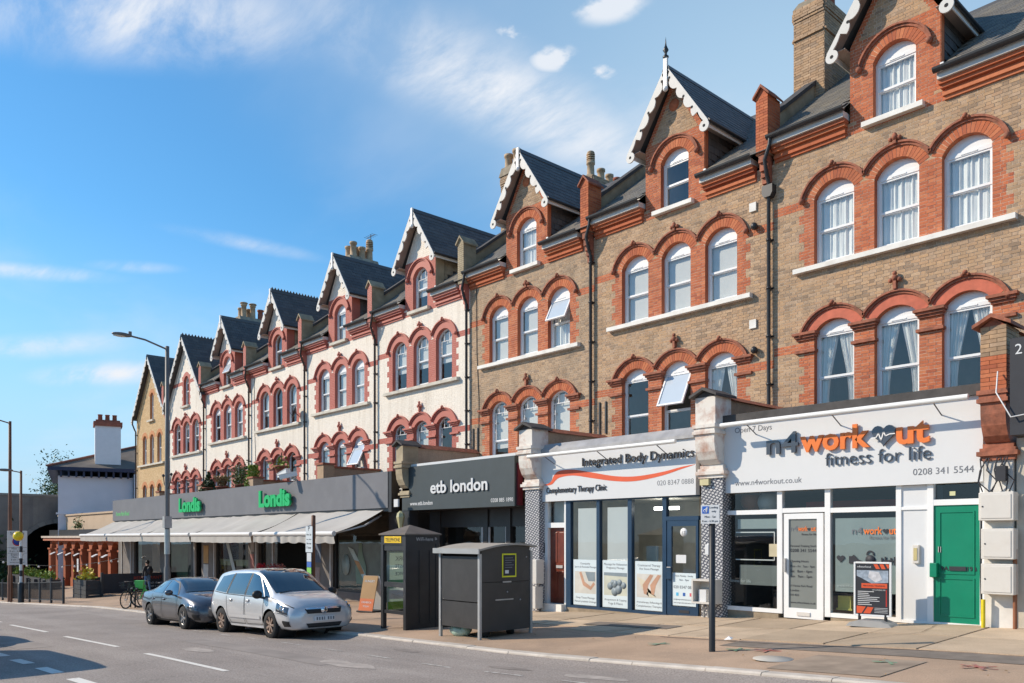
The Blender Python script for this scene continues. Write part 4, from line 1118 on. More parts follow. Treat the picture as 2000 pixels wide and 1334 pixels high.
# ------------------------------------------------------------------ shops
def cl(name, c, rough=.5, **k): return mat(name, c, rough, **k)
M['sign_w'] = cl("white_sign_panel", (.69, .70, .705), .4, var=.012, spec=.3)
M['orange'] = M['orange']
M['org'] = cl("orange_letter", (.80, .20, .04), .4, var=.02); M['chrome'] = cl("dark_metal_letter", (.12, .125, .14), .25, metal=.6, var=.03)
M['grey_ink'] = cl("grey_print", (.16, .17, .19), .6); M['ink'] = cl("black_print", (.03, .032, .04), .6)
M['navy'] = cl("navy_paint", (.018, .05, .10), .35, var=.1, spec=.5); M['green'] = cl("green_door_paint", (.0, .21, .115), .4, var=.06, dirt=(.02, .25, .15, .3))
M['frost'] = mat("frosted_film", (.34, .40, .39), .55, var=.05); M['frost_dk'] = mat("dark_frosted_film", (.22, .24, .23), .6, var=.05)
M['slatepanel'] = cl("slate_grey_fascia", (.048, .062, .068), .5, var=.06); M['greypanel'] = mat("grey_fascia", (.155, .155, .168), .55, var=.06, vscale=.8, dirt=(.20, .20, .21, .45), dscale=1.5)
M['londgreen'] = cl("green_letter", (.01, .44, .13), .4, var=.02); M['darkframe'] = cl("dark_frame", (.035, .034, .036), .4); M['lightframe'] = cl("pale_grey_frame", (.45, .44, .43), .4)
M['awning'] = mat("grey_canvas", (.45, .43, .40), .95, var=.07, vscale=.9, dirt=(.36, .33, .30, .55), dscale=.8, bump=.25, bscale=2.5)
M['pillar'] = mat("grey_brown_pillar", (.16, .145, .135), .7, var=.15, vscale=2)
M['brown_door'] = mat("brown_wood_door", (.16, .035, .018), .35, var=.2, vscale=5, spec=.5)
M['riser'] = mat("concrete_stall_riser", (.34, .27, .19), .9, var=.2, vscale=3, bump=.3, bscale=30, dirt=(.16, .12, .08, .6), dscale=2)
M['paintpier'] = mat("flaking_white_paint", (.74, .70, .64), .8, var=.05, vscale=4, bump=.4, bscale=14, dirt=(.42, .17, .09, .85), dscale=2.6)
M['plastic'] = mat("pale_plastic_box", (.66, .63, .58), .5, var=.05, dirt=(.45, .4, .34, .3), dscale=3)
M['posterbase'] = cl("poster_pale", (.66, .75, .78), .4, var=.01)
def mosaic(name):
    m, t, p = base_mat(name); n = t.nodes.new; l = t.links.new
    g = n("ShaderNodeNewGeometry"); sx = n("ShaderNodeSeparateXYZ"); l(g.outputs["Position"], sx.inputs[0])
    ad = n("ShaderNodeMath"); ad.operation = 'ADD'; l(sx.outputs[0], ad.inputs[0]); l(sx.outputs[1], ad.inputs[1])
    cb = n("ShaderNodeCombineXYZ"); l(ad.outputs[0], cb.inputs[0]); l(sx.outputs[2], cb.inputs[1])
    mp = n("ShaderNodeMapping"); mp.inputs["Rotation"].default_value = (0, 0, radians(30)); mp.inputs["Scale"].default_value = (10, 17, 1); l(cb.outputs[0], mp.inputs[0])
    v = n("ShaderNodeTexVoronoi"); v.voronoi_dimensions = '2D'; v.feature = 'DISTANCE_TO_EDGE'; v.inputs["Scale"].default_value = 1; v.inputs["Randomness"].default_value = .3; l(mp.outputs[0], v.inputs["Vector"])
    mr = n("ShaderNodeMapRange"); mr.inputs[1].default_value = .15; mr.inputs[2].default_value = .25; l(v.outputs["Distance"], mr.inputs[0])
    mx = n("ShaderNodeMix"); mx.data_type = 'RGBA'; l(mr.outputs[0], mx.inputs["Factor"]); mx.inputs["A"].default_value = (.08, .085, .11, 1); mx.inputs["B"].default_value = (.60, .59, .58, 1)
    l(mx.outputs["Result"], p.inputs["Base Color"]); p.inputs["Roughness"].default_value = .4; return m
M['mosaic'] = mosaic("patterned_tile")

def shop_root(label, x, cat="shop"): return thing("shop_front", label, cat, (x, DF, gz(x, DF)), 0, "shop fronts along the parade")
def B(parent, name, m, x0, x1, y0, y1, z0, z1, bevel=0): b = MB(); b.box(x0, x1, y0, y1, z0, z1); return put(b, name, m, parent, bevel)
def pane(parent, x0, x1, z0, z1, y, m=None, name="pane"):
    b = MB(); b.quad((x0, y, z0), (x1, y, z0), (x1, y, z1), (x0, y, z1)); return put(b, name, m or M['glass_dk'], parent)
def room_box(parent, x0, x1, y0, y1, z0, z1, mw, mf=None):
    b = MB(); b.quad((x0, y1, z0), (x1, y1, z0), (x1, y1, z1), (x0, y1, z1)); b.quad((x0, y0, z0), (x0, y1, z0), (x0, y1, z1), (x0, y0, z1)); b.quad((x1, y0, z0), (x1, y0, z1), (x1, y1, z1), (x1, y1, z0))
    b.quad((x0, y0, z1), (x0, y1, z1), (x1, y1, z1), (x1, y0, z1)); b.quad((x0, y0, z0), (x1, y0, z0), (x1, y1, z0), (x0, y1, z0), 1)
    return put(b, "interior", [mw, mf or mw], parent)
def trough_light(parent, x0, x1, y, z, n=3):
    b = MB(); b.tube([(x0, y, z), (x1, y, z)], .052, 10); t = put(b, "sign_light", M['white'], parent)
    for k in range(n):
        xx = x0 + (x1 - x0) * (.12 + .76 * k / (n - 1)); MBr = MB(); MBr.tube([(xx, y, z), (xx, 16.36, z - .22)], .013, 5); o = put(MBr, "bracket_rod", M['grey_ink'], t)
    return t

# ---- gym shop, right
S1 = shop_root("gym shop front with white fascia, orange and dark raised letters and a green side door", -8.2)
XL, XR = -11.0, -5.36
fa = B(S1, "fascia_board", M['sign_w'], XL, XR, 16.36, 16.52, 1.02, 2.60)
B(S1, "flat_roof", M['leaddark'], XL - .05, XR + .02, 16.28, 19.38, 2.60, 2.80)
trough_light(S1, -10.6, -5.45, 15.9, 2.52)
zb = 1.83
lettering("n4", M['chrome'], fa, -9.69, 16.31, zb, width=.75, height=.46, depth=.05, bold=.012)
lettering("work", M['org'], fa, -8.90, 16.31, zb, width=1.50, height=.47, depth=.05, bold=.03)
lettering("ut", M['org'], fa, -6.88, 16.31, zb, width=.62, height=.47, depth=.05, bold=.03)
def heart(cx, cz, w, n=28):
    out = []
    for k in range(n):
        t = 2 * pi * k / n; out.append((cx + w / 2 * sin(t) ** 3, cz + w / 2 * (13 * cos(t) - 5 * cos(2 * t) - 2 * cos(3 * t) - cos(4 * t)) / 16))
    return out
hb = MB(); hb.prism(heart(-7.13, 2.04, .46), 16.285, 16.335, 'y'); hb = put(hb, "heart_emblem", M['chrome'], fa)
zz = MB(); pts = [(-7.36, 1.98), (-7.27, 1.98), (-7.22, 2.06), (-7.17, 1.92), (-7.12, 2.08), (-7.08, 2.0), (-7.0, 2.03), (-6.9, 2.03)]
for a, b in zip(pts, pts[1:]): zz.bar((a[0], 16.28, a[1]), (b[0], 16.28, b[1]), .012, .02)
put(zz, "pulse_line", M['white'], hb)
lettering("fitness for life", M['chrome'], fa, -8.35, 16.335, 1.49, width=2.10, height=.28, depth=.025, bold=-.012)
lettering("Open 7 Days", M['grey_ink'], fa, -10.53, 16.357, 2.38, width=.93, depth=.002)
lettering("www.n4workout.co.uk", M['grey_ink'], fa, -10.53, 16.357, 1.18, width=1.64, depth=.002)
lettering("0208 341 5544", M['grey_ink'], fa, -6.59, 16.357, 1.20, width=1.08, depth=.002)
W = M['upvc']; g0 = lambda x: gz(x, 16.45)
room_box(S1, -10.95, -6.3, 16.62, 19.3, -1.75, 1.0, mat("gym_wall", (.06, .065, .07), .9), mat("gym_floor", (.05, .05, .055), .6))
def frame_bar(x0, x1, z0, z1, y0=16.44, y1=16.56, nm="window_frame", m=None, par=None): return B(par or S1, nm, m or W, x0, x1, y0, y1, z0, z1)
for (x0, x1) in ((-10.98, -10.88), (-9.52, -9.40), (-8.42, -8.30), (-6.95, -6.85), (-6.36, -6.25), (-5.44, -5.36)): frame_bar(x0, x1, -1.66, 1.02)
for (x0, x1, z0, z1) in ((-10.88, -9.52, .52, .62), (-9.40, -8.42, .54, .64), (-8.30, -6.95, .52, .62), (-6.85, -6.36, .54, .60), (-10.88, -9.52, -1.66, -1.57), (-8.30, -6.95, -1.66, -1.57), (-6.85, -6.36, -1.66, -1.60), (-6.25, -5.44, .61, .72), (-6.25, -5.44, -1.66, -1.60)): frame_bar(x0, x1, z0, z1, 16.443, 16.557)
for (x0, x1, z0, z1) in ((-10.88, -9.52, .62, 1.02), (-9.40, -8.42, .64, 1.02), (-8.30, -6.95, .62, 1.02), (-10.88, -9.52, -1.57, .52), (-8.30, -6.95, -1.57, .52)): pane(S1, x0, x1, z0, z1, 16.5)
frame_bar(-6.85, -6.36, -1.60, 1.015, 16.47, 16.55, "white_panel", M['sign_w'])
B(S1, "stall_riser", M['riser'], -11.0, -9.50, 16.46, 16.6, -2.3, -1.66); B(S1, "stall_riser", M['riser'], -8.30, -6.3, 16.46, 16.6, -2.3, -1.66); B(S1, "door_step", M['riser'], -9.5, -8.3, 16.42, 16.6, -2.3, -1.76); B(S1, "door_step", M['riser'], -6.3, -5.36, 16.42, 16.6, -2.3, -1.66)
# glazed door
d = B(S1, "glazed_door", W, -9.36, -9.25, 16.45, 16.51, -1.74, .52)
for (x0, x1, z0, z1) in ((-8.60, -8.46, -1.74, .52), (-9.25, -8.60, -1.74, -1.52), (-9.25, -8.60, .40, .52)): B(d, "door_frame", W, x0, x1, 16.45, 16.51, z0, z1)
pane(d, -9.25, -8.60, -1.52, .40, 16.48, mat("door_film", (.20, .215, .20), .35, var=.05)); B(d, "letter_plate", M['plastic'], -9.05, -8.75, 16.43, 16.45, -1.68, -1.60)
B(d, "handle", M['lightframe'], -9.33, -9.29, 16.38, 16.45, -.75, -.45)
lettering("n4", M['grey_ink'], d, -9.22, 16.474, .14, width=.17, height=.12, depth=.001); lettering("work", M['org'], d, -9.04, 16.474, .14, width=.22, height=.11, depth=.001, bold=.02)
lettering("ut", M['org'], d, -8.74, 16.474, .14, width=.11, height=.11, depth=.001, bold=.02); hb = MB(); hb.prism(heart(-8.79, .18, .075, 14), 16.473, 16.475, 'y'); put(hb, "heart_emblem", M['ink'], d)
for s_, z, w in (("fitness for life", .05, .34), ("Personal Training Studio", -.20, .62), ("0208 341 5544", -.31, .60), ("Opening Hours", -.53, .42), ("Mon - Fri   7am - 9pm", -.64, .56), ("Sat   8am - 6pm", -.75, .50), ("Sun   9am - 5pm", -.86, .50), ("19 Ferme Park Road", -1.06, .50), ("London", -1.16, .20), ("N4 4DS", -1.26, .20), ("www.n4workout.co.uk", -1.42, .58)):
    lettering(s_, M['ink'], d, -9.22 if z > .3 or z < 0 else -8.96, 16.474, z, width=w, depth=.001)
# films on the windows
def film(x0, x1, z0, z1, m, y=16.507): return pane(S1, x0, x1, z0, z1, y, m, "window_film")
film(-10.55, -9.53, .20, .42, M['frost']); film(-10.50, -9.53, -1.07, -.62, M['frost_dk'])
f2_ = film(-8.22, -6.96, -1.12, .40, M['frost'])
fb = MB()
for a, b in (((-10.6, .12), (-9.62, .12)), ((-9.62, .12), (-9.62, -.50)), ((-10.6, -.50), (-9.62, -.50))): fb.bar((a[0], 16.508, a[1]), (b[0], 16.508, b[1]), .01, .025)
put(fb, "white_line", M['white'], S1); B(S1, "notice", mat("notice", (.55, .48, .32), .6), -9.74, -9.53, 16.485, 16.495, -.42, -.14)
lettering("fitness for life", M['frost'], S1, -10.75, 16.49, -1.02, width=.55, depth=.001)
lettering("n4", M['grey_ink'], f2_, -7.86, 16.49, .07, width=.22, height=.15, depth=.001); lettering("work", M['org'], f2_, -7.62, 16.49, .07, width=.38, height=.15, depth=.001, bold=.02); lettering("ut", M['org'], f2_, -7.10, 16.49, .07, width=.14, height=.15, depth=.001, bold=.02)
hb = MB(); hb.prism(heart(-7.17, .13, .12, 16), 16.489, 16.491, 'y'); put(hb, "heart_emblem", M['ink'], f2_); lettering("fitness for life", M['grey_ink'], f2_, -7.50, 16.49, -.03, width=.53, depth=.001); lettering("www.n4workout.co.uk", M['frost'], f2_, -8.18, 16.488, -1.02, width=.75, depth=.001)
zi = -.43; ic = MB(); ic.prism(heart(-8.10, zi, .17, 20), 16.488, 16.491, 'y'); put(ic, "heart_icon", M['ink'], f2_)
ic = MB(); ic.prism([(-7.92, zi - .10), (-7.64, zi - .10), (-7.63, zi - .05), (-7.72, zi - .02), (-7.82, zi + .08), (-7.86, zi + .05), (-7.92, zi + .05)], 16.488, 16.491, 'y'); put(ic, "shoe_icon", M['ink'], f2_)
ic = MB(); ic.lathe([(0, -.002), (.10, -.002), (.10, .0)], 16, (-7.48, 16.489, zi - .02), 'y', cap=False); ic.arc(-7.48, zi + .09, .05, .08, -.3, pi + .3, 16.487, 16.490, 12); put(ic, "kettlebell_icon", M['ink'], f2_)
ic = MB(); ic.box(-7.20, -7.02, 16.487, 16.49, zi - .055, zi - .015)
for xx in (-7.21, -7.03): ic.box(xx - .05, xx - .02, 16.486, 16.49, zi - .10, zi + .03); ic.box(xx + .02, xx + .05, 16.486, 16.49, zi - .12, zi + .05)
put(ic, "dumbbell_icon", M['ink'], f2_)
ib = B(S1, "intercom", M['plastic'], -6.62, -6.50, 16.40, 16.47, -.50, -.14, .01); B(ib, "button_panel", mat("brass", (.5, .42, .2), .4), -6.595, -6.53, 16.39, 16.40, -.44, -.2)
# gym things behind the glass
single(MB().ball((0, 0, 0), .27, 18), "gym_ball", mat("silver_ball", (.35, .36, .34), .35), "silver exercise ball behind the top left gym window", "exercise ball", (-10.0, 16.95, .80))
single(MB().ball((0, 0, 0), .26, 18), "gym_ball", mat("bronze_ball", (.30, .12, .06), .35), "bronze exercise ball behind the top left gym window", "exercise ball", (-10.55, 17.1, .86))
B(S1, "red_beam", mat("red_beam", (.30, .03, .02), .6), -9.3, -6.9, 17.3, 17.5, .62, .80)
tb = MB(); tb.box(-.17, .17, -.12, .12, 0, .04); tb.box(-.14, .14, -.10, .10, .04, .30); single(tb, "storage_tub", mat("yellow_tub", (.62, .55, .12), .5), "yellow and teal tub on the floor behind the gym window", "tub", (-8.12, 16.8, -1.52))
# green door
gd = B(S1, "door", M['green'], -6.25, -5.44, 16.47, 16.52, -1.60, .61)
for (x0, x1, z0, z1) in ((-6.13, -5.56, -.66, .47), (-6.13, -5.56, -1.46, -.78)):
    for (a, b, c, e) in ((x0, x1, z1, z1 + .025), (x0, x1, z0 - .025, z0), (x0 - .025, x0, z0 - .025, z1 + .025), (x1, x1 + .025, z0 - .025, z1 + .025)): B(gd, "door_moulding", M['green'], a, b, 16.455, 16.47, c, e)
B(gd, "letter_box", M['ink'], -5.97, -5.68, 16.45, 16.468, -.62, -.54); lettering("19A", M['ink'], gd, -6.16, 16.462, -.62, width=.17, depth=.004, bold=.01); lettering("19B", M['ink'], gd, -5.66, 16.462, -.62, width=.16, depth=.004, bold=.01)
B(gd, "lock_guard", M['green'], -6.29, -6.16, 16.36, 16.47, -.75, -.48, .01); B(gd, "keyhole_plate", M['lightframe'], -6.17, -6.12, 16.455, 16.47, -.28, -.17)
pane(S1, -6.25, -5.44, .72, 1.0, 16.52); B(S1, "fanlight_back", M['dark'], -6.25, -5.44, 16.9, 16.92, .6, 1.02); B(S1, "sticker", mat("sticker", (.6, .6, .35), .6), -5.98, -5.88, 16.50, 16.515, .79, .87)

# ---- therapy clinic
S2 = shop_root("therapy clinic shop front with white fascia, red swoosh and dark blue frames", -14.4)
fa = B(S2, "fascia_board", M['sign_w'], -17.06, -11.60, 16.36, 16.52, 1.02, 2.44)
lf = MB(); lf.prism([(16.30, 2.38), (16.30, 2.46), (16.5, 2.66), (19.38, 2.80), (19.38, 2.6), (16.36, 2.44)], -17.1, -11.62, 'x'); put(lf, "lead_roof", M['lead'], S2)
trough_light(S2, -16.95, -11.85, 15.9, 2.28)
lettering("Integrated Body Dynamics", M['ink'], fa, -15.25, 16.33, 1.93, width=3.62, height=.235, depth=.03, bold=-.004)
lettering("Complementary Therapy Clinic", M['ink'], fa, -16.65, 16.345, 1.25, width=2.25, height=.17, depth=.014, bold=.0)
lettering("020 8347 0888", M['grey_ink'], fa, -12.74, 16.357, 1.29, width=1.08, depth=.002, bold=-.012)
sw_t = [(-16.95, 1.56), (-16.70, 1.51), (-16.48, 1.58), (-16.36, 1.74), (-16.15, 1.86), (-15.6, 1.86), (-14.9, 1.74), (-14.1, 1.60), (-13.4, 1.56), (-12.6, 1.62), (-12.0, 1.71), (-11.62, 1.745)]
sw_b = [(-16.95, 1.55), (-16.70, 1.48), (-16.44, 1.50), (-16.30, 1.60), (-16.1, 1.68), (-15.6, 1.70), (-14.9, 1.59), (-14.1, 1.47), (-13.4, 1.44), (-12.6, 1.53), (-12.0, 1.66), (-11.62, 1.74)]
def smooth_line(P, n=6):
    out = []
    for k in range(len(P) - 1):
        p0, p1, p2, p3 = P[max(0, k - 1)], P[k], P[k + 1], P[min(len(P) - 1, k + 2)]
        for q in range(n):
            t = q / n; out.append(tuple(.5 * ((2 * p1[c]) + (-p0[c] + p2[c]) * t + (2 * p0[c] - 5 * p1[c] + 4 * p2[c] - p3[c]) * t * t + (-p0[c] + 3 * p1[c] - 3 * p2[c] + p3[c]) * t ** 3) for c in (0, 1)))
    return out + [P[-1]]
tp, bt = smooth_line(sw_t), smooth_line(sw_b); swm = MB()
for a, b, c, e in zip(tp, tp[1:], bt[1:], bt): swm.quad((e[0], 16.356, e[1]), (c[0], 16.356, c[1]), (b[0], 16.356, b[1]), (a[0], 16.356, a[1]))
put(swm, "swoosh_emblem", cl("red_orange_print", (.72, .11, .04), .5, var=.05), fa)
NV = M['navy']
B(S2, "stall_riser", M['riser'], -15.95, -12.6, 16.44, 16.6, -2.4, -1.93)
room_box(S2, -15.9, -11.62, 16.62, 19.2, -2.0, 1.0, mat("clinic_wall", (.75, .70, .60), .9), mat("clinic_floor", (.3, .25, .2), .6))
for (x0, x1) in ((-15.98, -15.80), (-14.84, -14.73), (-13.76, -13.63), (-12.65, -12.53)): frame_bar(x0, x1, -1.93, 1.02, par=S2, m=NV)
for a, b in ((-15.80, -14.84), (-14.73, -13.76), (-13.63, -12.65)):
    frame_bar(a, b, -1.93, -1.86, 16.443, 16.557, par=S2, m=NV); frame_bar(a, b, .985, 1.02, 16.443, 16.557, par=S2, m=NV); pane(S2, a, b, -1.86, .985, 16.5)
for a, b in ((-15.62, -14.85), (-14.55, -13.77)): pane(S2, a, b, -.62, .80, 16.56, mat("white_roller_blind", (.80, .81, .80), .9, var=.02), "roller_blind")
B(S2, "strip_light", mat("tube_lamp", (1, .98, .92), .5, emit=7.0, var=0), -13.5, -12.75, 17.2, 17.28, .72, .80)
B(S2, "sofa_back", mat("pale_sofa", (.55, .55, .52), .8), -13.6, -13.2, 17.0, 17.2, -1.2, -.22)
# posters
PP = [("Osteopathy", "Sports & Remedial Massage", "Deep Tissue Massage", "Manual Lymphatic Drainage"), ("Massage for Relaxation", "Pregnancy Massage", "Acupuncture & Cupping", "Yoga & Pilates"), ("Craniosacral Therapy", "Hot Stone Massage", "Aromatherapy, Reflexology &", "Complementary Therapies")]
skin = cl("poster_skin", (.52, .30, .20), .5); cream = cl("poster_cream", (.66, .60, .46), .5); slate_p = cl("poster_grey", (.22, .27, .30), .5)
for k, (a, b) in enumerate(((-15.80, -14.85), (-14.73, -13.77), (-13.62, -12.66))):
    y = 16.488; po = pane(S2, a + .07, b, -1.84, -.60, y, M['posterbase'], "poster"); cx0 = (a + .07 + b) / 2; w = b - a - .07
    for z, s_ in zip((-.73, -.82, -1.66, -1.76), PP[k]): lettering(s_, M['grey_ink'], po, cx0, y - .002, z, width=min(w * .9, len(s_) * .036), depth=.0005, anchor='c')
    pane(po, a + .12, b - .05, -1.52, -.92, y - .001, cl("poster_picture_%d" % k, ((.60, .58, .52), (.55, .56, .46), (.62, .60, .55))[k], .5), "poster_picture")
    q = MB()
    if k == 0:
        q.prism([(cx0 + .0, -.93), (cx0 + .36, -.93), (cx0 + .36, -1.18), (cx0 + .12, -1.18)], y - .003, y - .002, 'y', 1)
        q.prism([(cx0 - .22, -.95), (cx0 - .14, -.93), (cx0 - .02, -1.2), (cx0 + .2, -1.32), (cx0 + .3, -1.2), (cx0 + .36, -1.26), (cx0 + .2, -1.42), (cx0 - .08, -1.3)], y - .004, y - .003, 'y', 0)
    elif k == 1:
        q.prism([(a + .12, -.92), (b - .05, -.92), (b - .05, -1.02), (a + .12, -1.0)], y - .003, y - .002, 'y', 1)
        for dx, dz, r in ((-.18, -1.28, .1), (-.02, -1.22, .11), (.1, -1.36, .13), (.14, -1.18, .09), (.28, -1.25, .09), (-.02, -1.42, .12), (-.1, -1.18, .07)): q.lathe([(0, -.004), (r, -.003), (r, -.002)], 12, (cx0 + dx, y, dz), 'y', mi=1, cap=False)
    else:
        for dx in (-.12, .12):
            q.prism([(cx0 + dx + .16, -.93), (cx0 + dx + .26, -.95), (cx0 + dx + .1, -1.2), (cx0 + dx + .04, -1.45), (cx0 + dx - .04, -1.42), (cx0 + dx - .08, -1.2)], y - .004, y - .003, 'y', 0)
        q.prism([(a + .14, -1.0), (cx0 - .1, -1.1), (cx0, -1.5), (b - .2, -1.5), (a + .3, -1.3)], y - .003, y - .002, 'y', 2)
    put(q, "poster_image", [skin, slate_p, cream], po)
# blue door
frame_bar(-12.53, -11.58, .42, .52, par=S2, m=NV); pane(S2, -12.53, -11.6, .52, .99, 16.5); frame_bar(-12.53, -11.6, .985, 1.02, par=S2, m=NV)
bd = B(S2, "blue_door", NV, -12.51, -12.38, 16.45, 16.51, -1.90, .42)
for (x0, x1, z0, z1) in ((-11.66, -11.60, -1.90, .42), (-12.38, -11.66, -1.90, -1.68), (-12.38, -11.66, .28, .42)): B(bd, "door_frame", NV, x0, x1, 16.45, 16.51, z0, z1)
pane(bd, -12.38, -11.66, -1.68, .28, 16.48); B(bd, "letter_plate", M['ink'], -12.15, -11.85, 16.44, 16.45, -1.83, -1.76); B(bd, "pull_handle", NV, -12.50, -12.36, 16.40, 16.45, -1.02, -.72, .01)
nb = MB(); nb.lathe([(0, -.002), (.105, -.002), (.105, 0)], 20, (-12.03, 16.476, .13), 'y', cap=False); nb = put(nb, "number_disc", M['sign_w'], bd); lettering("17", M['grey_ink'], nb, -12.03, 16.472, .075, width=.10, depth=.001, anchor='c')
pane(bd, -12.26, -11.96, -.62, -.42, 16.474, M['sign_w'], "paper_notice"); dp = pane(bd, -12.37, -11.67, -1.66, -.86, 16.475, M['posterbase'], "door_poster")
for s_, z, w in (("Open Monday - Sunday", -.95, .52), ("9am - 9pm", -1.05, .28), ("020 8347 0888", -1.24, .62), ("info@integratedbodydynamics.co.uk", -1.52, .62), ("www.integratedbodydynamics.co.uk", -1.60, .62)): lettering(s_, M['grey_ink'], dp, -12.02, 16.472, z, width=w, depth=.0005, anchor='c')
for dx, c in ((-.2, (.1, .45, .7)), (0, (.03, .12, .4)), (.2, (.6, .12, .15))): B(dp, "icon", cl("icon_%d" % int(dx * 10), c), -12.02 + dx - .035, -12.02 + dx + .035, 16.471, 16.474, -1.42, -1.34)
for z in (-.25, -.75, .05): B(S2, "shelf", mat("dark_shelf", (.05, .045, .04), .6), -12.2, -11.7, 18.8, 19.1, z, z + .04)
for k in range(7): B(S2, "shelf_item", mat("shelf_item_%d" % k, (R.uniform(.1, .5), R.uniform(.1, .35), R.uniform(.1, .4)), .6), -12.15 + .06 * k, -12.11 + .06 * k, 18.85, 19.0, (-.21, -.71, .09)[k % 3], (-.21, -.71, .09)[k % 3] + .16)
# flat entrance with brown door
frame_bar(-16.98, -16.72, -2.02, 1.02, 16.46, 16.6, "door_surround", M['upvc'], S2); frame_bar(-16.06, -15.98, -2.02, 1.02, 16.46, 16.6, "door_surround", M['upvc'], S2); frame_bar(-16.72, -16.06, .28, .42, 16.46, 16.6, "transom", M['upvc'], S2)
dr = B(S2, "brown_door", M['brown_door'], -16.70, -16.06, 16.56, 16.62, -1.85, .28)
for (x0, x1, z0, z1) in ((-16.60, -16.42, -.7, .15), (-16.34, -16.16, -.7, .15), (-16.60, -16.42, -1.7, -.95), (-16.34, -16.16, -1.7, -.95)): B(dr, "door_panel", M['brown_door'], x0, x1, 16.548, 16.56, z0, z1, .008)
B(dr, "letter_plate", M['lightframe'], -16.45, -16.2, 16.53, 16.548, -.86, -.78); pane(S2, -16.72, -16.06, .42, 1.0, 16.55); B(S2, "fanlight_back", mat("fan_blind", (.5, .48, .44), .9), -16.72, -16.06, 16.7, 16.72, .4, 1.02)
B(S2, "door_step", M['stone'], -16.98, -16.02, 16.30, 16.62, -2.4, -1.86); B(S2, "entry_phone", M['ink'], -16.93, -16.83, 16.42, 16.46, -.45, -.15)

# ---- dark office
S3 = shop_root("recessed dark estate office with slate grey fascia and white raised name", -20.8)
fa = B(S3, "fascia_board", M['slatepanel'], -23.62, -17.86, 16.22, 16.5, .93, 2.40)
B(S3, "flat_roof", M['sign_w'], -23.5, -17.9, 16.3, 19.3, 2.42, 2.50); B(S3, "roof_slab", M['leaddark'], -23.6, -17.9, 16.4, 19.38, 2.25, 2.415)
lettering("etb london", M['sign_w'], fa, -21.94, 16.19, 1.46, width=2.9, height=.40, depth=.03, bold=.02)
lettering("www.etb.london", M['sign_w'], fa, -23.15, 16.216, 1.09, width=1.28, depth=.002, bold=.012); lettering("0208 885 1890", M['sign_w'], fa, -18.92, 16.216, 1.07, width=1.0, depth=.002, bold=.0)
B(S3, "red_edge", mat("maroon", (.12, .01, .02), .6), -17.86, -17.80, 16.3, 16.5, .95, 2.2)
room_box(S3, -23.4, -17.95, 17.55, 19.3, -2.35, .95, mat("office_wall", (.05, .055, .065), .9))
for a, b in ((-23.5, -22.9), (-20.55, -20.35), (-19.45, -19.25), (-18.35, -17.95)): B(S3, "shop_pillar", M['darkframe'], a, b, 17.3, 17.5, -2.4, .93)
B(S3, "head_panel", M['darkframe'], -22.9, -18.35, 17.35, 17.45, .35, .93)
for a, b in ((-22.9, -20.55), (-20.35, -19.45), (-19.25, -18.35)): B(S3, "window_frame", M['darkframe'], a, b, 17.36, 17.46, -1.9, -1.8); pane(S3, a, b, -1.8, .35, 17.42)
for a, b in ((-20.35, -20.28), (-19.52, -19.45), (-20.7, -20.62)): B(S3, "window_frame", M['lightframe'], a, b, 17.33, 17.38, -2.2, .34)
B(S3, "stall_riser", M['darkframe'], -22.9, -18.35, 17.3, 17.5, -2.4, -1.9)
for z in (-.2, -.5): B(S3, "shelf", M['lightframe'], -20.25, -19.55, 18.0, 18.3, z, z + .05)
B(S3, "notice", mat("pale_notice", (.5, .6, .62), .6), -20.1, -19.98, 17.38, 17.40, -.75, -.4); B(S3, "soffit_board", M['darkframe'], -23.6, -17.9, 16.5, 17.5, .93, .98)
B(S3, "meter_cupboard", mat("pale_cupboard", (.45, .42, .36), .7), -18.2, -17.92, 17.0, 17.3, -1.0, .3)

# ---- convenience shop
S4 = shop_root("long convenience shop with grey fascia, green raised names and canvas awnings", -40)
fa = B(S4, "fascia_board", M['greypanel'], -55.6, -24.4, 16.14, 16.5, 1.05, 2.33); B(S4, "end_cap", M['darkframe'], -24.4, -24.2, 16.16, 16.5, .9, 2.33)
B(S4, "flat_roof", M['leaddark'], -55.6, -24.4, 16.5, 19.38, 2.05, 2.2); B(S4, "awning_box", M['darkframe'], -55.4, -24.3, 16.18, 16.5, .93, 1.05)
for x0, w in ((-43.75, 2.85), (-34.25, 2.9)):
    lettering("Londis", M['londgreen'], fa, x0, 15.98, 1.36, width=w, height=.68, depth=.09, bold=.045)
lettering("Ferme Park Road", mat("pale_green_print", (.12, .55, .16), .5), fa, -54.9, 16.136, 1.35, width=2.5, depth=.002, bold=.01)
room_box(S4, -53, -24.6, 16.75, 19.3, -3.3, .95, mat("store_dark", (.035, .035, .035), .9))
def zt(x): return gz(x, 16.5)
for (a, b, m) in ((-55.4, -54.7, 'pillar'), (-54.55, -53.0, 'pillar'), (-52.9, -52.4, 'pillar'), (-47.95, -46.9, 'pillar'), (-43.35, -42.9, 'darkframe'), (-41.9, -40.35, 'pillar'), (-36.35, -35.6, 'pillar'), (-30.8, -28.9, 'pillar'), (-24.75, -24.25, 'darkframe')):
    B(S4, "shop_pillar", M[m], a, b, 16.42, 16.7, zt(a) - .3, .95)
for x in (-54.68, -52.95, -40.25, -35.5, -28.85, -33.85, -42.8): B(S4, "pale_post", M['lightframe'], x, x + .10, 16.36, 16.46, zt(x) - .2, .93)
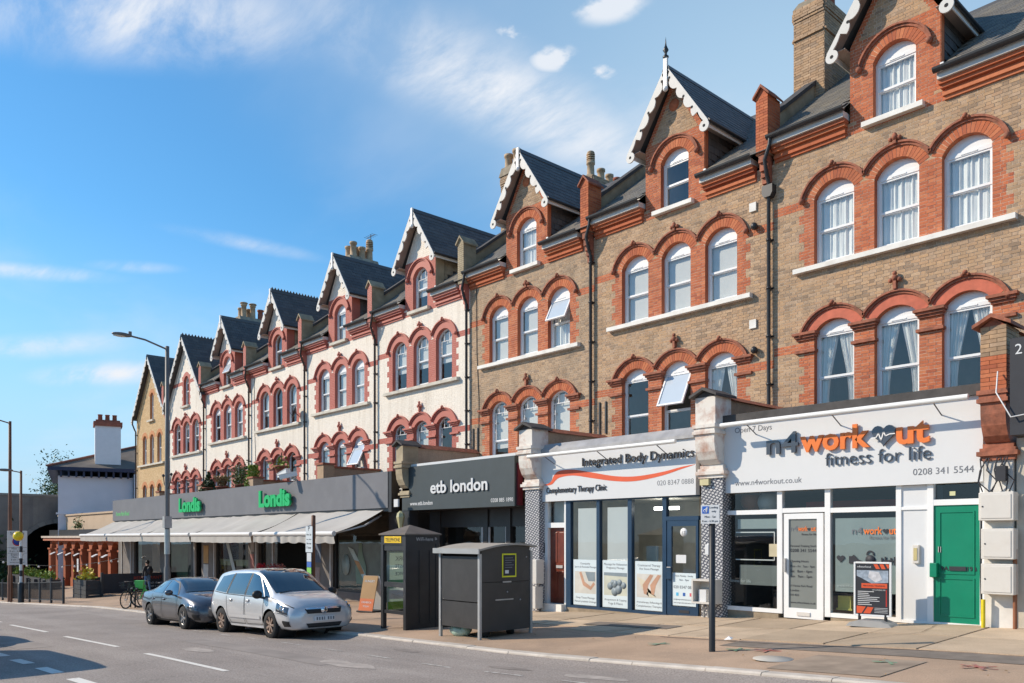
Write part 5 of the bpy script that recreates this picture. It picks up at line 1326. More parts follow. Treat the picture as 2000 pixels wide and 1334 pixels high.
for (a, b) in ((-52.4, -47.95), (-46.9, -43.35), (-40.15, -36.35), (-28.7, -24.75)):
    z0 = zt(a) + .35; B(S4, "stall_riser", M['pillar'], a, b, 16.44, 16.7, z0 - .8, z0); pane(S4, a, b, z0, .95, 16.55)
    B(S4, "window_frame", M['darkframe'], a, b, 16.5, 16.6, z0, z0 + .08); B(S4, "window_frame", M['darkframe'], a, a + .1, 16.5, 16.6, z0 + .08, .93); B(S4, "window_frame", M['darkframe'], b - .1, b, 16.5, 16.6, z0 + .08, .93)
B(S4, "door_frame", M['lightframe'], -35.4, -30.9, 16.4, 16.5, .0, .12)
pane(S4, -35.4, -33.8, zt(-34) + .05, 0, 16.6)
for (a, b, z0, z1, c) in ((-52.2, -51.6, -2.6, .5, (.16, .26, .25)), (-46.8, -44.2, -2.4, .2, (.06, .11, .06)), (-49.8, -48.2, -2.6, .1, (.12, .07, .035)), (-28.6, -25.0, -1.95, -.1, (.10, .14, .125)), (-40.0, -36.6, -1.35, -1.05, (.16, .2, .10)), (-46.9, -45.9, -2.4, -1.6, (.10, .06, .04)), (-44.3, -43.6, -2.3, .3, (.05, .06, .05))):
    pane(S4, a, b, z0, z1, 16.62, mat("window_print", c, .6, var=.3, vscale=2), "window_poster")
for (a, b, z0, z1, c) in ((-41.6, -41.0, -1.3, -.4, (.45, .27, .11)), (-41.6, -41.0, -2.5, -1.35, (.5, .5, .48)), (-36.1, -35.75, -1.6, -.75, (.28, .12, .11)), (-36.1, -35.75, -.65, .3, (.34, .31, .29)), (-30.2, -29.6, -1.0, .3, (.10, .14, .22)), (-30.2, -29.7, -1.9, -1.2, (.35, .26, .24))): B(S4, "wall_poster", mat("paper", c, .7, var=.1), a, b, 16.40, 16.42, z0, z1)
# display drawings in the right window: bottle, oval and broad stripe
q = MB()
q.prism([(-27.75, -.35), (-27.35, -.45), (-25.9, -2.0), (-26.2, -2.05)], 16.535, 16.538, 'y', 0); q.prism([(-27.3, -.85), (-26.95, -.9), (-26.55, -1.35), (-26.8, -1.38)], 16.530, 16.534, 'y', 1)
o_ = put(q, "window_sticker", [mat("pale_stripe", (.45, .56, .56), .5), mat("tan_stripe", (.42, .22, .09), .5)], S4)
q = MB(); q.lathe([(0, 0), (.38, .0), (.38, .003)], 20, (0, 0, 0), 'y', cap=False); q.v = [(x * .75 - 27.9, y + 16.535, z * 1.05 - 1.05) for x, y, z in q.v]; put(q, "window_sticker", mat("pale_oval", (.28, .35, .34), .5), S4)
q = MB(); q.prism([(-26.95, -.2), (-26.75, -.2), (-26.7, -.6), (-26.45, -1.1), (-26.5, -1.75), (-27.15, -1.75), (-27.2, -1.1), (-27.0, -.6)], 16.54, 16.543, 'y'); put(q, "window_sticker", mat("bottle_print", (.16, .24, .18), .5), S4)
q = MB(); q.prism([(-39.6, .5), (-39.2, .4), (-38.0, -1.6), (-38.3, -1.7)], 16.535, 16.538, 'y'); put(q, "window_sticker", mat("pale_stripe_b", (.40, .45, .45), .5), S4)
# awnings: cloth sloping to a front bar, valance below
AW = [(-24.75, -31.0, 0), (-31.25, -37.5, 1), (-37.7, -44.0, 0), (-44.2, -50.2, 0), (-50.3, -55.4, 0)]
AWL = ["nearest grey canvas awning with scalloped sagging valance, beside the dark office", "grey canvas awning second from the dark office, with a straight valance", "middle grey canvas awning below the left raised green name", "grey canvas awning behind the tall lamp post, second from the brick pub", "farthest grey canvas awning, next to the brick pub"]
for k, (a, b, sk) in enumerate(AW):
    aw = thing("awning", AWL[k], "awning", ((a + b) / 2, 16.2, 1.0), 0, "canvas awnings over the shop windows")
    mb = MB(); nx, ny = 16, 8; yt, zt_ = 16.22, 1.0; yf, zf = 14.22, .14
    for q in range(nx + 1):
        for r_ in range(ny + 1):
            u = q / nx; v = r_ / ny; sag = .05 * sin(pi * v) * (1 + .5 * sin(u * 9 + k)) + .02 * sin(u * 23 + v * 4)
            mb.v.append((a + (b - a) * u, yt + (yf - yt) * v, zt_ + (zf - zt_) * v - sag))
    for q in range(nx):
        for r_ in range(ny): i0 = q * (ny + 1) + r_; mb.f.append([i0, i0 + 1, i0 + ny + 2, i0 + ny + 1]); mb.m.append(0); mb.sm.append(True)
    put(mb, "canvas", M['awning'], aw)
    fb = MB(); fb.tube([(a - .02, yf, zf), (b + .02, yf, zf)], .085, 10); put(fb, "front_bar", mat("awning_bar", (.72, .70, .67), .4, var=.04), aw)
    va = MB(); n = 48; sc = .05 if k == 0 else .012
    for q in range(n + 1):
        u = q / n; xx = a + (b - a) * u + (.0 if k else 0); w = sc * sin(u * 60) * .5
        va.v += [(xx, yf - .02, zf - .06), (xx, yf - .01 + w, zf - .18), (xx + (.1 * (.5 - u)), yf + w * 1.4, zf - .33 - sc * .5 * sin(u * 44) - (.03 * sin(u * 3.1) if k else .0))]
    for q in range(n):
        for r_ in range(2): i0 = q * 3 + r_; va.f.append([i0, i0 + 1, i0 + 4, i0 + 3]); va.m.append(0); va.sm.append(True)
    put(va, "valance", M['awning'], aw)
    for xx in (a - .3, b + .3):
        ar = MB(); ar.bar((xx, 16.3, .8), (xx + (.5 if xx == a - .3 else -.5), 15.3, .42), .05, .05); ar.bar((xx + (.5 if xx == a - .3 else -.5), 15.3, .42), (xx, 14.3, .12), .05, .05); put(ar, "folding_arm", M['lightframe'], aw)

# ---- party walls with their consoles between the shops
def party_wall(x0, x1, label, m, tile, ztop=3.36, brick=False, base=True, y_front=16.18):
    zb_ = gz((x0 + x1) / 2, 16.4); r_ = thing("party_wall", label, "party wall", ((x0 + x1) / 2, 16.5, zb_), 0, "console piers between the shops")
    if base: B(r_, "pilaster", tile, x0, x1, 16.24, 16.6, zb_ - .25, 1.42)
    c = MB()
    for z0, z1, e in ((1.38, 1.46, .05), (1.46, 1.54, .10), (1.54, 1.60, .06), (1.60, 1.68, .02)): c.box(x0 - e, x1 + e, 16.24 - e, 16.6, z0, z1)
    put(c, "capital", m, r_)
    prof = [(16.24, 1.68), (16.19, 1.70), (16.08, 1.80), (15.99, 1.98), (15.955, 2.18), (15.95, 2.38), (16.6, 2.38), (16.6, 1.68)]
    b = MB(); b.prism(prof, x0 + .03, x1 - .03, 'x'); put(b, "console_bracket", m, r_)
    b = MB()
    for z0, z1, e in ((2.38, 2.45, .05), (2.45, 2.52, .02), (2.52, 2.60, .05)): b.box(x0 - e + .03, x1 + e - .03, 15.95 - e, 16.6, z0, z1)
    put(b, "moulding", m, r_)
    if not brick: B(r_, "pier_block", m, x0 + .02, x1 - .02, 15.98, 16.62, 2.60, ztop - .12)
    else:
        z = 2.60; k = 0; bb = MB(); bb.box(x0 + .03, x1 - .03, 15.992, 16.62, 2.6, ztop - .12); put(bb, "core", M['mortar2'], r_)
        while z < ztop - .15:
            xs_ = [x0 + .02, (x0 + x1) / 2 + (.06 if k % 2 else -.06), x1 - .02]
            for a_, b_ in zip(xs_, xs_[1:]): B(r_, "brick", M['red'] if z < 3.2 else M['stock'], a_ + .004, b_ - .004, 15.98 - R.random() * .006, 16.3, z + .004, z + .071)
            for (ya, yb2) in ((15.985, 16.2), (16.21, 16.43), (16.44, 16.62)) if k % 2 else ((15.985, 16.09), (16.10, 16.31), (16.32, 16.62)): B(r_, "brick", M['red'] if z < 3.2 else M['stock'], x1 - .03, x1 - .016, ya, yb2, z + .004, z + .071)
            z += .075; k += 1
    xm = (x0 + x1) / 2; cp = MB(); cp.prism([(x0 - .08, ztop - .14), (xm, ztop + .02), (x1 + .08, ztop - .14), (x1 + .08, ztop - .08), (xm, ztop + .09), (x0 - .08, ztop - .08)], 15.86, 16.70, 'y'); cp.prism([(x0 + .02, ztop - .13), (x1 - .02, ztop - .13), (xm, ztop + .02)], 15.98, 16.6, 'y'); put(cp, "coping", M['leaddark'] if not brick else M['terra'], r_)
    w = MB(); w.box(x0 + .06, x1 - .06, 16.62, 19.38, 1.9, ztop - .16); put(w, "parapet_wall", M['stock2'], r_)
    w = MB(); w.prism([(x0 - .02, ztop - .16), (xm, ztop + .0), (x1 + .02, ztop - .16)], 16.70, 19.38, 'y'); put(w, "parapet_coping", M['terra'], r_)
    return r_
party_wall(-11.36, -10.78, "flaking white console pier between the gym and the therapy clinic", M['paintpier'], M['mosaic'])
party_wall(-17.42, -16.84, "flaking white console pier between the clinic and the dark office", M['paintpier'], M['mosaic'], 3.2)
party_wall(-23.66, -23.22, "brown stone console pier between the dark office and the convenience shop", M['cement'], M['darkframe'], 3.25)
PW = party_wall(-5.30, -4.84, "red brick and terracotta console pier right of the green door", M['terra'], mat("white_render", (.70, .68, .64), .8, dirt=(.5, .45, .38, .4)), 3.84, True)
for (x, zt_) in ((-30.0, 2.95), (-36.5, 2.75), (-42.6, 2.7), (-48.8, 2.6)):
    rr = thing("brick_parapet", {-30.0: "low brick parapet with pier on the flat shop roof, nearest the security camera", -36.5: "low brick parapet on the flat shop roof beside the potted bushes", -42.6: "low brick parapet on the flat shop roof left of the potted bushes", -48.8: "farthest low brick parapet on the flat shop roof, near the lamp post"}[x], "parapet", (x, 17, 2.2), 0, "brick parapets on the flat shop roof")
    B(rr, "pier", M['stock2'], x - .25, x + .25, 16.6, 17.1, 1.9, zt_); B(rr, "wall", M['stock2'], x - .15, x + .15, 17.1, 19.38, 1.9, zt_ - .1); B(rr, "coping", M['terra'], x - .3, x + .3, 16.55, 17.15, zt_, zt_ + .08); B(rr, "wall_coping", M['terra'], x - .2, x + .2, 17.15, 19.38, zt_ - .1, zt_ - .03)
# neighbour's black sign on the right edge
nb = thing("sign_box", "black projecting sign box with white number 21 at the right edge", "sign", (-3.6, 16.0, 2.5))
q = B(nb, "panel", M['ink'], -4.74, -2.2, 15.75, 16.1, 1.75, 3.40); lettering("21", M['sign_w'], q, -4.66, 15.745, 3.12, width=.19, depth=.003)
B(nb, "return_wall", mat("beige_render", (.55, .5, .42), .8), -4.80, -2.2, 16.3, 16.6, -1.9, 1.75)
# ------------------------------------------------------------------ the far end: pub, white house, bridge, trees
M['pubbrick'] = brick_mat("pub_red_brick", [(.36, .105, .05), (.30, .085, .042), (.40, .13, .06)], soot=(.2, .07, .04), soot_amt=.35)
M['pubtan'] = brick_mat("pub_tan_brick", [(.50, .38, .27), (.44, .33, .23), (.55, .42, .3)], soot=(.3, .2, .14), soot_amt=.3)
M['lavender'] = mat("white_render_wall", (.66, .67, .74), .85, var=.04, vscale=1)
pub = thing("pub", "single storey red brick pub front with arched openings and a tan parapet", "pub", (-66, 17.6, gz(-66, 17.5)))
Z0 = lambda x: gz(x, 17.5)
def PB(name, m, x0, x1, y0, y1, z0, z1, par=None, bevel=0): return B(par or pub, name, m, x0, x1, y0, y1, z0, z1, bevel)
PX = [-77.2 + k * 2.33 for k in range(10)]
for k, x in enumerate(PX):
    z = Z0(x); w = .31
    PB("column", M['pubbrick'], x - w, x + w, 17.45, 18.0, z - .3, -.98); PB("capital", M['pubbrick'], x - w - .07, x + w + .07, 17.38, 18.0, -.98, -.85)
    PB("column_base", M['pubbrick'], x - w - .05, x + w + .05, 17.40, 18.0, z - .3, z + .6)
for k in range(9):
    xm = (PX[k] + PX[k + 1]) / 2; r = 2.33 / 2 - .33
    a = MB(); n = 10; pts = [(xm - 1.165, -.85), (xm - r, -.85)] + [(xm - r * cos(pi * q / n), -.85 + r * .62 * sin(pi * q / n)) for q in range(1, n)] + [(xm + r, -.85), (xm + 1.165, -.85), (xm + 1.165, -.25), (xm - 1.165, -.25)]
    vs = pts
    for q in range(n + 1):                                     # spandrels as strips
        a0 = pi * q / n; a1 = pi * min(n, q + 1) / n
        if q < n: a.add([(xm - r * cos(a0), yy, -.85 + r * .62 * sin(a0)) for yy in (17.5, 18.0)] + [(xm - r * cos(a1), yy, -.85 + r * .62 * sin(a1)) for yy in (17.5, 18.0)] + [(xm - r * cos(a0), 17.5, -.25), (xm - r * cos(a1), 17.5, -.25)], [(0, 2, 5, 4), (0, 1, 3, 2)])
    a.box(xm - 1.165, xm - r, 17.5, 18.0, -.85, -.25); a.box(xm + r, xm + 1.165, 17.5, 18.0, -.85, -.25)
    put(a, "arch", M['pubbrick'], pub)
    z = Z0(xm)
    PB("stall_riser", M['pubbrick'] if k % 3 else M['dark'], xm - r, xm + r, 17.75, 17.9, z - .3, z + .7); pane(pub, xm - r, xm + r, z + .7, -.6, 17.85)
    if k in (1, 2, 3, 4, 6, 7):
        lp = MB(); lp.prism([(17.0, -1.38), (17.32, -1.22), (17.32, -1.17), (17.0, -1.33)], PX[k] - .35, PX[k] + .2, 'x'); put(lp, "wall_lamp", M['sign_w'], pub)
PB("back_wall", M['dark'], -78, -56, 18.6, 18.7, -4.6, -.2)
PB("cornice", mat("pub_painted_cornice", (.45, .17, .10), .7), -78.3, -56.1, 17.2, 18.1, -.25, -.02); PB("cornice_cap", mat("pale_cornice", (.55, .46, .38), .7), -78.5, -56.0, 17.1, 18.1, -.02, .13)
PB("gutter_box", M['darkframe'], -77.5, -56.0, 17.5, 18.3, .13, .62); PB("parapet", M['pubtan'], -76.5, -56.0, 18.0, 18.4, .62, 1.75); PB("parapet_coping", M['pubtan'], -76.6, -56.0, 17.9, 18.5, 1.75, 1.88)
PB("end_wall", M['pubtan'], -56.7, -56.0, 17.2, 18.0, -3.6, -.25); PB("flat_roof", M['leaddark'], -77.5, -56.0, 18.4, 26, .4, .6)
PB("notice_board", M['sign_w'], -68.6, -68.2, 17.36, 17.4, -2.6, -1.6)

wh = thing("white_house", "white rendered house with dark hipped roof and a tall white chimney", "house", (-74.5, 17.45, -4), radians(-14))
def WB(name, m, x0, x1, y0, y1, z0, z1): return B(wh, name, m, x0, x1, y0, y1, z0, z1)
WX = -74.5
WB("wall", M['lavender'], -92, WX, 17.45, 36, -4.4, 5.05); WB("string_course", M['lavender'], WX, WX + .06, 17.3, 36, 1.9, 2.05); WB("wall_annexe", M['lavender'], -76, -73.6, 23.05, 36, -4.2, 5.3)
nb2 = mat("navy_eaves", (.02, .03, .075), .5)
WB("eaves_board", nb2, -92.6, WX + .6, 16.7, 36, 5.45, 5.75)
for k in range(13): B(wh, "eaves_bracket", nb2, WX + .02, WX + .45, 17.6 + k * .55, 17.74 + k * .55, 4.95, 5.45)
rf = MB(); e0 = (WX + .6, 16.7, 5.75); rf.add([(WX + .6, 16.7, 5.75), (WX + .6, 38, 5.75), (-83, 26.5, 9.3), (-83, 38, 9.3), (-92.6, 16.7, 5.75), (-92.6, 38, 5.75)], [(0, 1, 3, 2), (4, 0, 2), (5, 4, 2, 3)])
put(rf, "roof", mat("weathered_roof_slate", (.17, .14, .115), .85, var=.25, vscale=.9, bump=.4, bscale=12, dirt=(.09, .08, .075, .5), dscale=.6), wh)
hp = MB(); hp.bar((WX + .6, 16.7, 5.8), (-83, 26.5, 9.36), .35, .14); put(hp, "hip_tiles", mat("red_brown_hip", (.18, .07, .05), .8), wh)
WB("downpipe", M['iron'], WX + .02, WX + .16, 23.0, 23.14, -2, 5.45)
sk = MB(); sk.add([(WX - 2.1, 26.4, 6.95), (WX - 2.1, 27.8, 6.95), (WX - 3.3, 27.8, 7.5), (WX - 3.3, 26.4, 7.5), (WX - 2.1, 26.4, 7.1), (WX - 2.1, 27.8, 7.1), (WX - 3.3, 27.8, 7.65), (WX - 3.3, 26.4, 7.65)], [(4, 5, 6, 7), (0, 1, 5, 4), (1, 2, 6, 5), (2, 3, 7, 6), (3, 0, 4, 7)]); put(sk, "skylight", mat("skylight_glass", (.4, .42, .43), .15), wh)
st_ = WB("chimney_stack", mat("white_chimney_render", (.80, .80, .82), .85, var=.03), WX - 2.0, WX - .4, 20.15, 22.1, 5.6, 9.35)
B(st_, "chimney_band", M['redpot'], WX - 2.12, WX - .28, 20.03, 22.22, 9.35, 9.72); B(st_, "chimney_band", M['redpot'], WX - 1.95, WX - .45, 20.2, 22.05, 9.72, 9.88)
for k in range(3):
    p_ = MB(); p_.lathe([(.19, 0), (.17, .42), (.2, .44), (.2, .5), (.13, .5)], 10, (WX - 1.1, 20.55 + k * .55, 9.88), cap=False); put(p_, "chimney_pot", M['redpot'], st_)

br = thing("railway_bridge", "grey brick railway bridge with a dark arch across the far end of the road", "bridge", (-95, 10, -4.6))
bm_ = brick_mat("grey_bridge_brick", [(.20, .185, .165), (.16, .15, .14), (.23, .215, .19)], soot=(.07, .065, .06), soot_amt=.6, sscale=.25)
BX = -90.0; AC, AR = 21.3, 3.35; zsp = -1.25
def bridge_face():
    mb = MB(); n = 20; top = 4.0
    pts = [(AC - AR * cos(pi * q / n), zsp + AR * .80 * sin(pi * q / n)) for q in range(n + 1)]
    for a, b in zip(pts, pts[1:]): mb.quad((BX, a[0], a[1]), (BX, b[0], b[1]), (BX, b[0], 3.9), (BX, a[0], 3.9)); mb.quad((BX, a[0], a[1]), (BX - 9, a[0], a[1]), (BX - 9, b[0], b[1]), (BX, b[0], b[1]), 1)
    mb.box(BX - 9, BX, 11.2, AC - AR, -6, top); mb.box(BX - 9, BX, -14, 11.2, 1.6, top); mb.box(BX - 9, BX, AC - AR, AC + AR, 3.9, top)
    return mb
put(bridge_face(), "arch_wall", [bm_, M['dark']], br)  # arch underside painted near black for the shade beneath
mb = MB()
for q in range(16):
    a0, a1 = pi * q / 16 + .006, pi * (q + 1) / 16 - .006
    P_ = lambda a, r: (AC - (AR + r) * cos(a), zsp + (AR * .80 + r) * sin(a))
    qd = [P_(a0, 0), P_(a1, 0), P_(a1, .4), P_(a0, .4)]
    mb = MB(); mb.add([(BX + xx, p[0], p[1]) for xx in (0.12, -.1) for p in qd], [(0, 1, 2, 3), (7, 6, 5, 4), (0, 4, 5, 1), (2, 6, 7, 3)]); put(mb, "arch_ring_stone", bm_, br)
B(br, "dark_arch_backing", M['dark'], BX - 9.6, BX - 9, 14, 60, -6, 3.9); B(br, "tunnel_side", bm_, BX - 9, BX - .1, AC + AR, AC + AR + .5, -6, 3.9)  # black sheet added behind the arch, its colour standing in for shade
B(br, "parapet_coping", bm_, BX - 9.2, BX + .12, -14, 26, 4.0, 4.22); B(br, "parapet_pier", bm_, BX - 1, BX + .14, 13.5, 15, 4.22, 4.6)

# foliage
def leaf_mat(name, c1, c2):
    m, t, p = base_mat(name); n = t.nodes.new; l = t.links.new
    g = n("ShaderNodeNewGeometry"); cr = n("ShaderNodeValToRGB"); cr.color_ramp.elements[0].color = (*c1, 1); cr.color_ramp.elements[1].color = (*c2, 1)
    l(g.outputs["Random Per Island"], cr.inputs[0]); l(cr.outputs[0], p.inputs["Base Color"]); p.inputs["Roughness"].default_value = .6
    p.inputs["Subsurface Weight"].default_value = 0; return m
M['leaf'] = leaf_mat("green_leaf", (.03, .06, .015), (.11, .17, .035)); M['leaf_br'] = leaf_mat("bright_leaf", (.10, .18, .02), (.26, .36, .04)); M['leaf_dk'] = leaf_mat("conifer_leaf", (.015, .035, .012), (.05, .09, .025))
M['leaf_tan'] = leaf_mat("dry_leaf", (.20, .13, .06), (.35, .24, .10)); M['flower_y'] = leaf_mat("yellow_flower", (.55, .42, .03), (.75, .62, .06)); M['bark'] = mat("bark", (.10, .075, .05), .9, var=.3, vscale=6)
def leaf_cloud(n, fn, size, seed):
    rr = random.Random(seed); mb = MB()
    for _ in range(n):
        x, y, z = fn(rr); s_ = size * rr.uniform(.6, 1.4); u = Vector((rr.gauss(0, 1), rr.gauss(0, 1), rr.gauss(0, 1))).normalized(); v = u.orthogonal().normalized(); v = (Matrix.Rotation(rr.uniform(0, 6.28), 3, u) @ v); w = u.cross(v)
        c = Vector((x, y, z)); mb.add([tuple(c - v * s_), tuple(c + w * s_ * .45), tuple(c + v * s_), tuple(c - w * s_ * .45)], [(0, 1, 2, 3)])
    return mb
def tree(name, label, x, y, z, h, rad, n, leafm, seed, size=.22, gap=7):
    t = thing(name, label, "tree", (x, y, z)); rr = random.Random(seed); tips = []
    tk = MB(); tk.tube([(0, 0, 0), (.1, .05, h * .3), (.0, .1, h * .62)], [.28, .2, .1], 8)
    for k in range(gap):
        a = rr.uniform(0, 6.28); b = (rad * .75 * cos(a), rad * .75 * sin(a), h * rr.uniform(.5, .98)); tk.tube([(0, .05, h * rr.uniform(.28, .5)), (b[0] * .5, b[1] * .5, b[2] * .8), b], [.09, .06, .02], 5); tips.append(b)
        for q in range(3): tips.append((b[0] * rr.uniform(.3, 1.2), b[1] * rr.uniform(.3, 1.2), b[2] * rr.uniform(.75, 1.1)))
    tk.build("trunk", M['bark'], t)
    def fn(r_):
        c = r_.choice(tips); g = rad * .22
        return c[0] + r_.gauss(0, g), c[1] + r_.gauss(0, g), c[2] + r_.gauss(0, g * .8)
    leaf_cloud(n, fn, size, seed).build("crown", leafm, t); return t
tree("tree", "sparse leafy tree behind the white house and the bridge", -106, 27.2, -2, 11.0, 4.4, 6500, M['leaf'], 3, .15, 16)
ivy = leaf_cloud(900, lambda r_: (BX + .2 + r_.uniform(0, .4), r_.gauss(15.6, 1.1), -4.4 + abs(r_.gauss(0, 2.0))), .22, 8); o = ivy.build("ivy", M['leaf_dk'], None); o['kind'] = 'stuff'; tag(o, "dark ivy climbing the bridge pier at the left edge", "ivy")
wpl = leaf_cloud(160, lambda r_: (-70.5 + r_.gauss(0, .6), 17.8 + r_.uniform(0, .5), .75 + abs(r_.gauss(0, .45))), .13, 9); o = wpl.build("roof_weed", M['leaf'], None); o['kind'] = 'stuff'; tag(o, "green weed growing out of the pub parapet gutter", "weed")

# planters and terrace screens in front of the pub
M['planter'] = mat("dark_planter_board", (.045, .047, .05), .6, var=.15, vscale=3); M['planter_top'] = mat("planter_soil", (.05, .035, .025), .9)
def planter(label, x0, x1, y0, y1, h, nplants, fm, boards=4, lid=True):
    z = min(gz(x0, y0), gz(x1, y0)); t = thing("planter", label, "planter", ((x0 + x1) / 2, (y0 + y1) / 2, z), 0, "dark wooden planters round the pub terrace")
    for k in range(boards):
        a = z + h * k / boards + .008; b = z + h * (k + 1) / boards - .008
        B(t, "board", M['planter'], x0, x1, y0, y0 + .04, a, b); B(t, "board", M['planter'], x1 - .04, x1, y0 + .041, y1, a, b); B(t, "board", M['planter'], x0, x0 + .04, y0 + .041, y1, a, b)
    B(t, "soil", M['planter_top'], x0 + .05, x1 - .05, y0 + .05, y1 - .02, z + h - .2, z + h - .06)
    for k in range(nplants):
        px, py = x0 + (x1 - x0) * (k + .5) / nplants, y0 + (y1 - y0) * .5
        pl = leaf_cloud(150, lambda r_: (px + r_.gauss(0, .28), py + r_.gauss(0, .22), z + h + .02 + abs(r_.gauss(0, .26))), .11, 40 + k)
        if nplants > 1: B(t, "hanging_pot", M['ink'], px - .16, px + .16, y0 - .22, y0 - .02, z + h - .62, z + h - .1)
        q = thing("shrub", "yellow green shrub, number %s from the left in the planter by the railing" % ("one two three four five".split()[k]) if nplants > 1 else "yellow flowering shrub in the corner planter beside the dark sign panel", "plant", (px, py, z + h - .1), 0, "shrubs in the pub planters")
        put(pl, "foliage", fm, q); sm = MB(); sm.tube([(px, py, z + h - .1), (px, py, z + h + .15)], .02, 5); put(sm, "stem", M['bark'], q)
    return t
planter("long dark wooden planter with five yellow shrubs behind the railing", -77.5, -65.0, 14.7, 15.4, 1.15, 5, M['leaf_br'])
planter("corner dark wooden planter with one yellow flowering shrub", -50.2, -47.7, 12.5, 13.3, 1.05, 1, M['flower_y'])
scr = thing("terrace_screen", "black terrace screen with red and white lettering beside the bicycle", "screen", (-47.6, 15.2, gz(-47.6, 15)))
zz_ = gz(-47.6, 15); sp_ = B(scr, "panel", M['ink'], -47.66, -47.58, 13.3, 17.4, zz_ + .05, zz_ + 1.12); 
for y in (13.28, 17.4): B(scr, "post", M['planter'], -47.7, -47.54, y - .06, y + .06, zz_ - .05, zz_ + 1.2)
lt = lettering("RESTAURANT", mat("red_print", (.5, .06, .03), .5), sp_, 0, 0, 0, width=1.5, depth=.002); lt.rotation_euler = (0, 0, radians(90)); lt.location = Vector((-47.57, 14.9, zz_ + .78)) - scr.location
for k, s_ in enumerate(("breakfast lunch dinner", "open seven days a week")):
    lt = lettering(s_, M['sign_w'], sp_, 0, 0, 0, width=1.6, depth=.002); lt.rotation_euler = (0, 0, radians(90)); lt.location = Vector((-47.57, 14.9, zz_ + .52 - k * .17)) - scr.location
scr2 = thing("terrace_gate", "dark wooden terrace panel between the two planters", "screen", (-51.5, 13.5, gz(-51.5, 13.5)))
for k in range(5): B(scr2, "board", M['planter'], -50.3, -50.24, 13.35, 14.2, gz(-50, 13.5) + .05 + k * .2, gz(-50, 13.5) + .23 + k * .2)

# festoon lights over the terrace
fl = thing("festoon_lights", "string of small white lamps hanging across the pub terrace", "string lights", (-62, 14, -1.5))
A_, B_ = Vector((-67, 11.2, -1.35)), Vector((-58.5, 17.3, -1.4)); C_ = Vector((-56.8, 17.3, -1.75))
for (p, q, n, sag) in ((A_, B_, 11, .55), (B_, C_, 4, .15)):
    w = MB(); pts = [p.lerp(q, t / 14) - Vector((0, 0, sag * 4 * (t / 14) * (1 - t / 14))) for t in range(15)]; w.tube(pts, .014, 5); put(w, "cable", M['iron'], fl)
    for k in range(n):
        t = (k + .5) / n; c = p.lerp(q, t) - Vector((0, 0, sag * 4 * t * (1 - t) + .09)); b = MB(); b.ball(tuple(c), .075, 6); put(b, "bulb", M['sign_w'], fl)
# ------------------------------------------------------------------ vehicles
def pchip(xs, ys):
    n = len(xs); h = [xs[i + 1] - xs[i] for i in range(n - 1)]; d = [(ys[i + 1] - ys[i]) / h[i] for i in range(n - 1)]
    m = [d[0]] + [0 if d[i - 1] * d[i] <= 0 else 2 * d[i - 1] * d[i] / (d[i - 1] + d[i]) for i in range(1, n - 1)] + [d[-1]]
    def f(x):
        if x <= xs[0]: return ys[0]
        if x >= xs[-1]: return ys[-1]
        i = max(k for k in range(n - 1) if xs[k] <= x); t = (x - xs[i]) / h[i]
        return (1 + 2 * t) * (1 - t) ** 2 * ys[i] + t * (1 - t) ** 2 * h[i] * m[i] + t * t * (3 - 2 * t) * ys[i + 1] + t * t * (t - 1) * h[i] * m[i + 1]
    return f
def catmull(P, n):
    out = []
    for k in range(len(P) - 1):
        p0, p1, p2, p3 = P[max(0, k - 1)], P[k], P[k + 1], P[min(len(P) - 1, k + 2)]
        for q in range(n):
            t = q / n; out.append(tuple(.5 * (2 * p1[c] + (p2[c] - p0[c]) * .9 * t + (2 * p0[c] * .95 - 5 * p1[c] + 4 * p2[c] - p3[c] + .1 * (p1[c] - p2[c]) * 0 + .05 * p0[c] * 2) * t * t * 0 + 0) if False else (1 - t) * p1[c] + t * p2[c] for c in (0, 1)))
    return out + [P[-1]]
M['tyre'] = mat("tyre_rubber", (.022, .022, .023), .85, var=.2); M['rim'] = mat("alloy_wheel", (.50, .49, .48), .3, metal=.8, var=.05); M['rim_b'] = mat("brake_dusted_alloy", (.46, .34, .27), .4, metal=.6, var=.1)
M['carglass'] = mat("car_glass", (.012, .016, .02), .03, var=0, spec=1.0, coat=1.0); M['lens'] = mat("headlamp_lens", (.05, .055, .065), .06, var=.0, spec=.9, coat=1.0); M['lampchrome'] = mat("lamp_reflector", (.75, .76, .78), .12, metal=.9, var=0)
M['blackplastic'] = mat("black_trim", (.02, .02, .021), .5, var=.1); M['redlens'] = mat("rear_lamp", (.35, .02, .02), .15, var=0, coat=1.0)
def paint(name, c, metal): return mat(name, c, .28, metal=metal, var=.0, coat=1.0, spec=.5)
M['silver'] = paint("silver_car_paint", (.62, .62, .62), .30); M['gunmetal'] = paint("dark_grey_car_paint", (.085, .088, .10), .55)

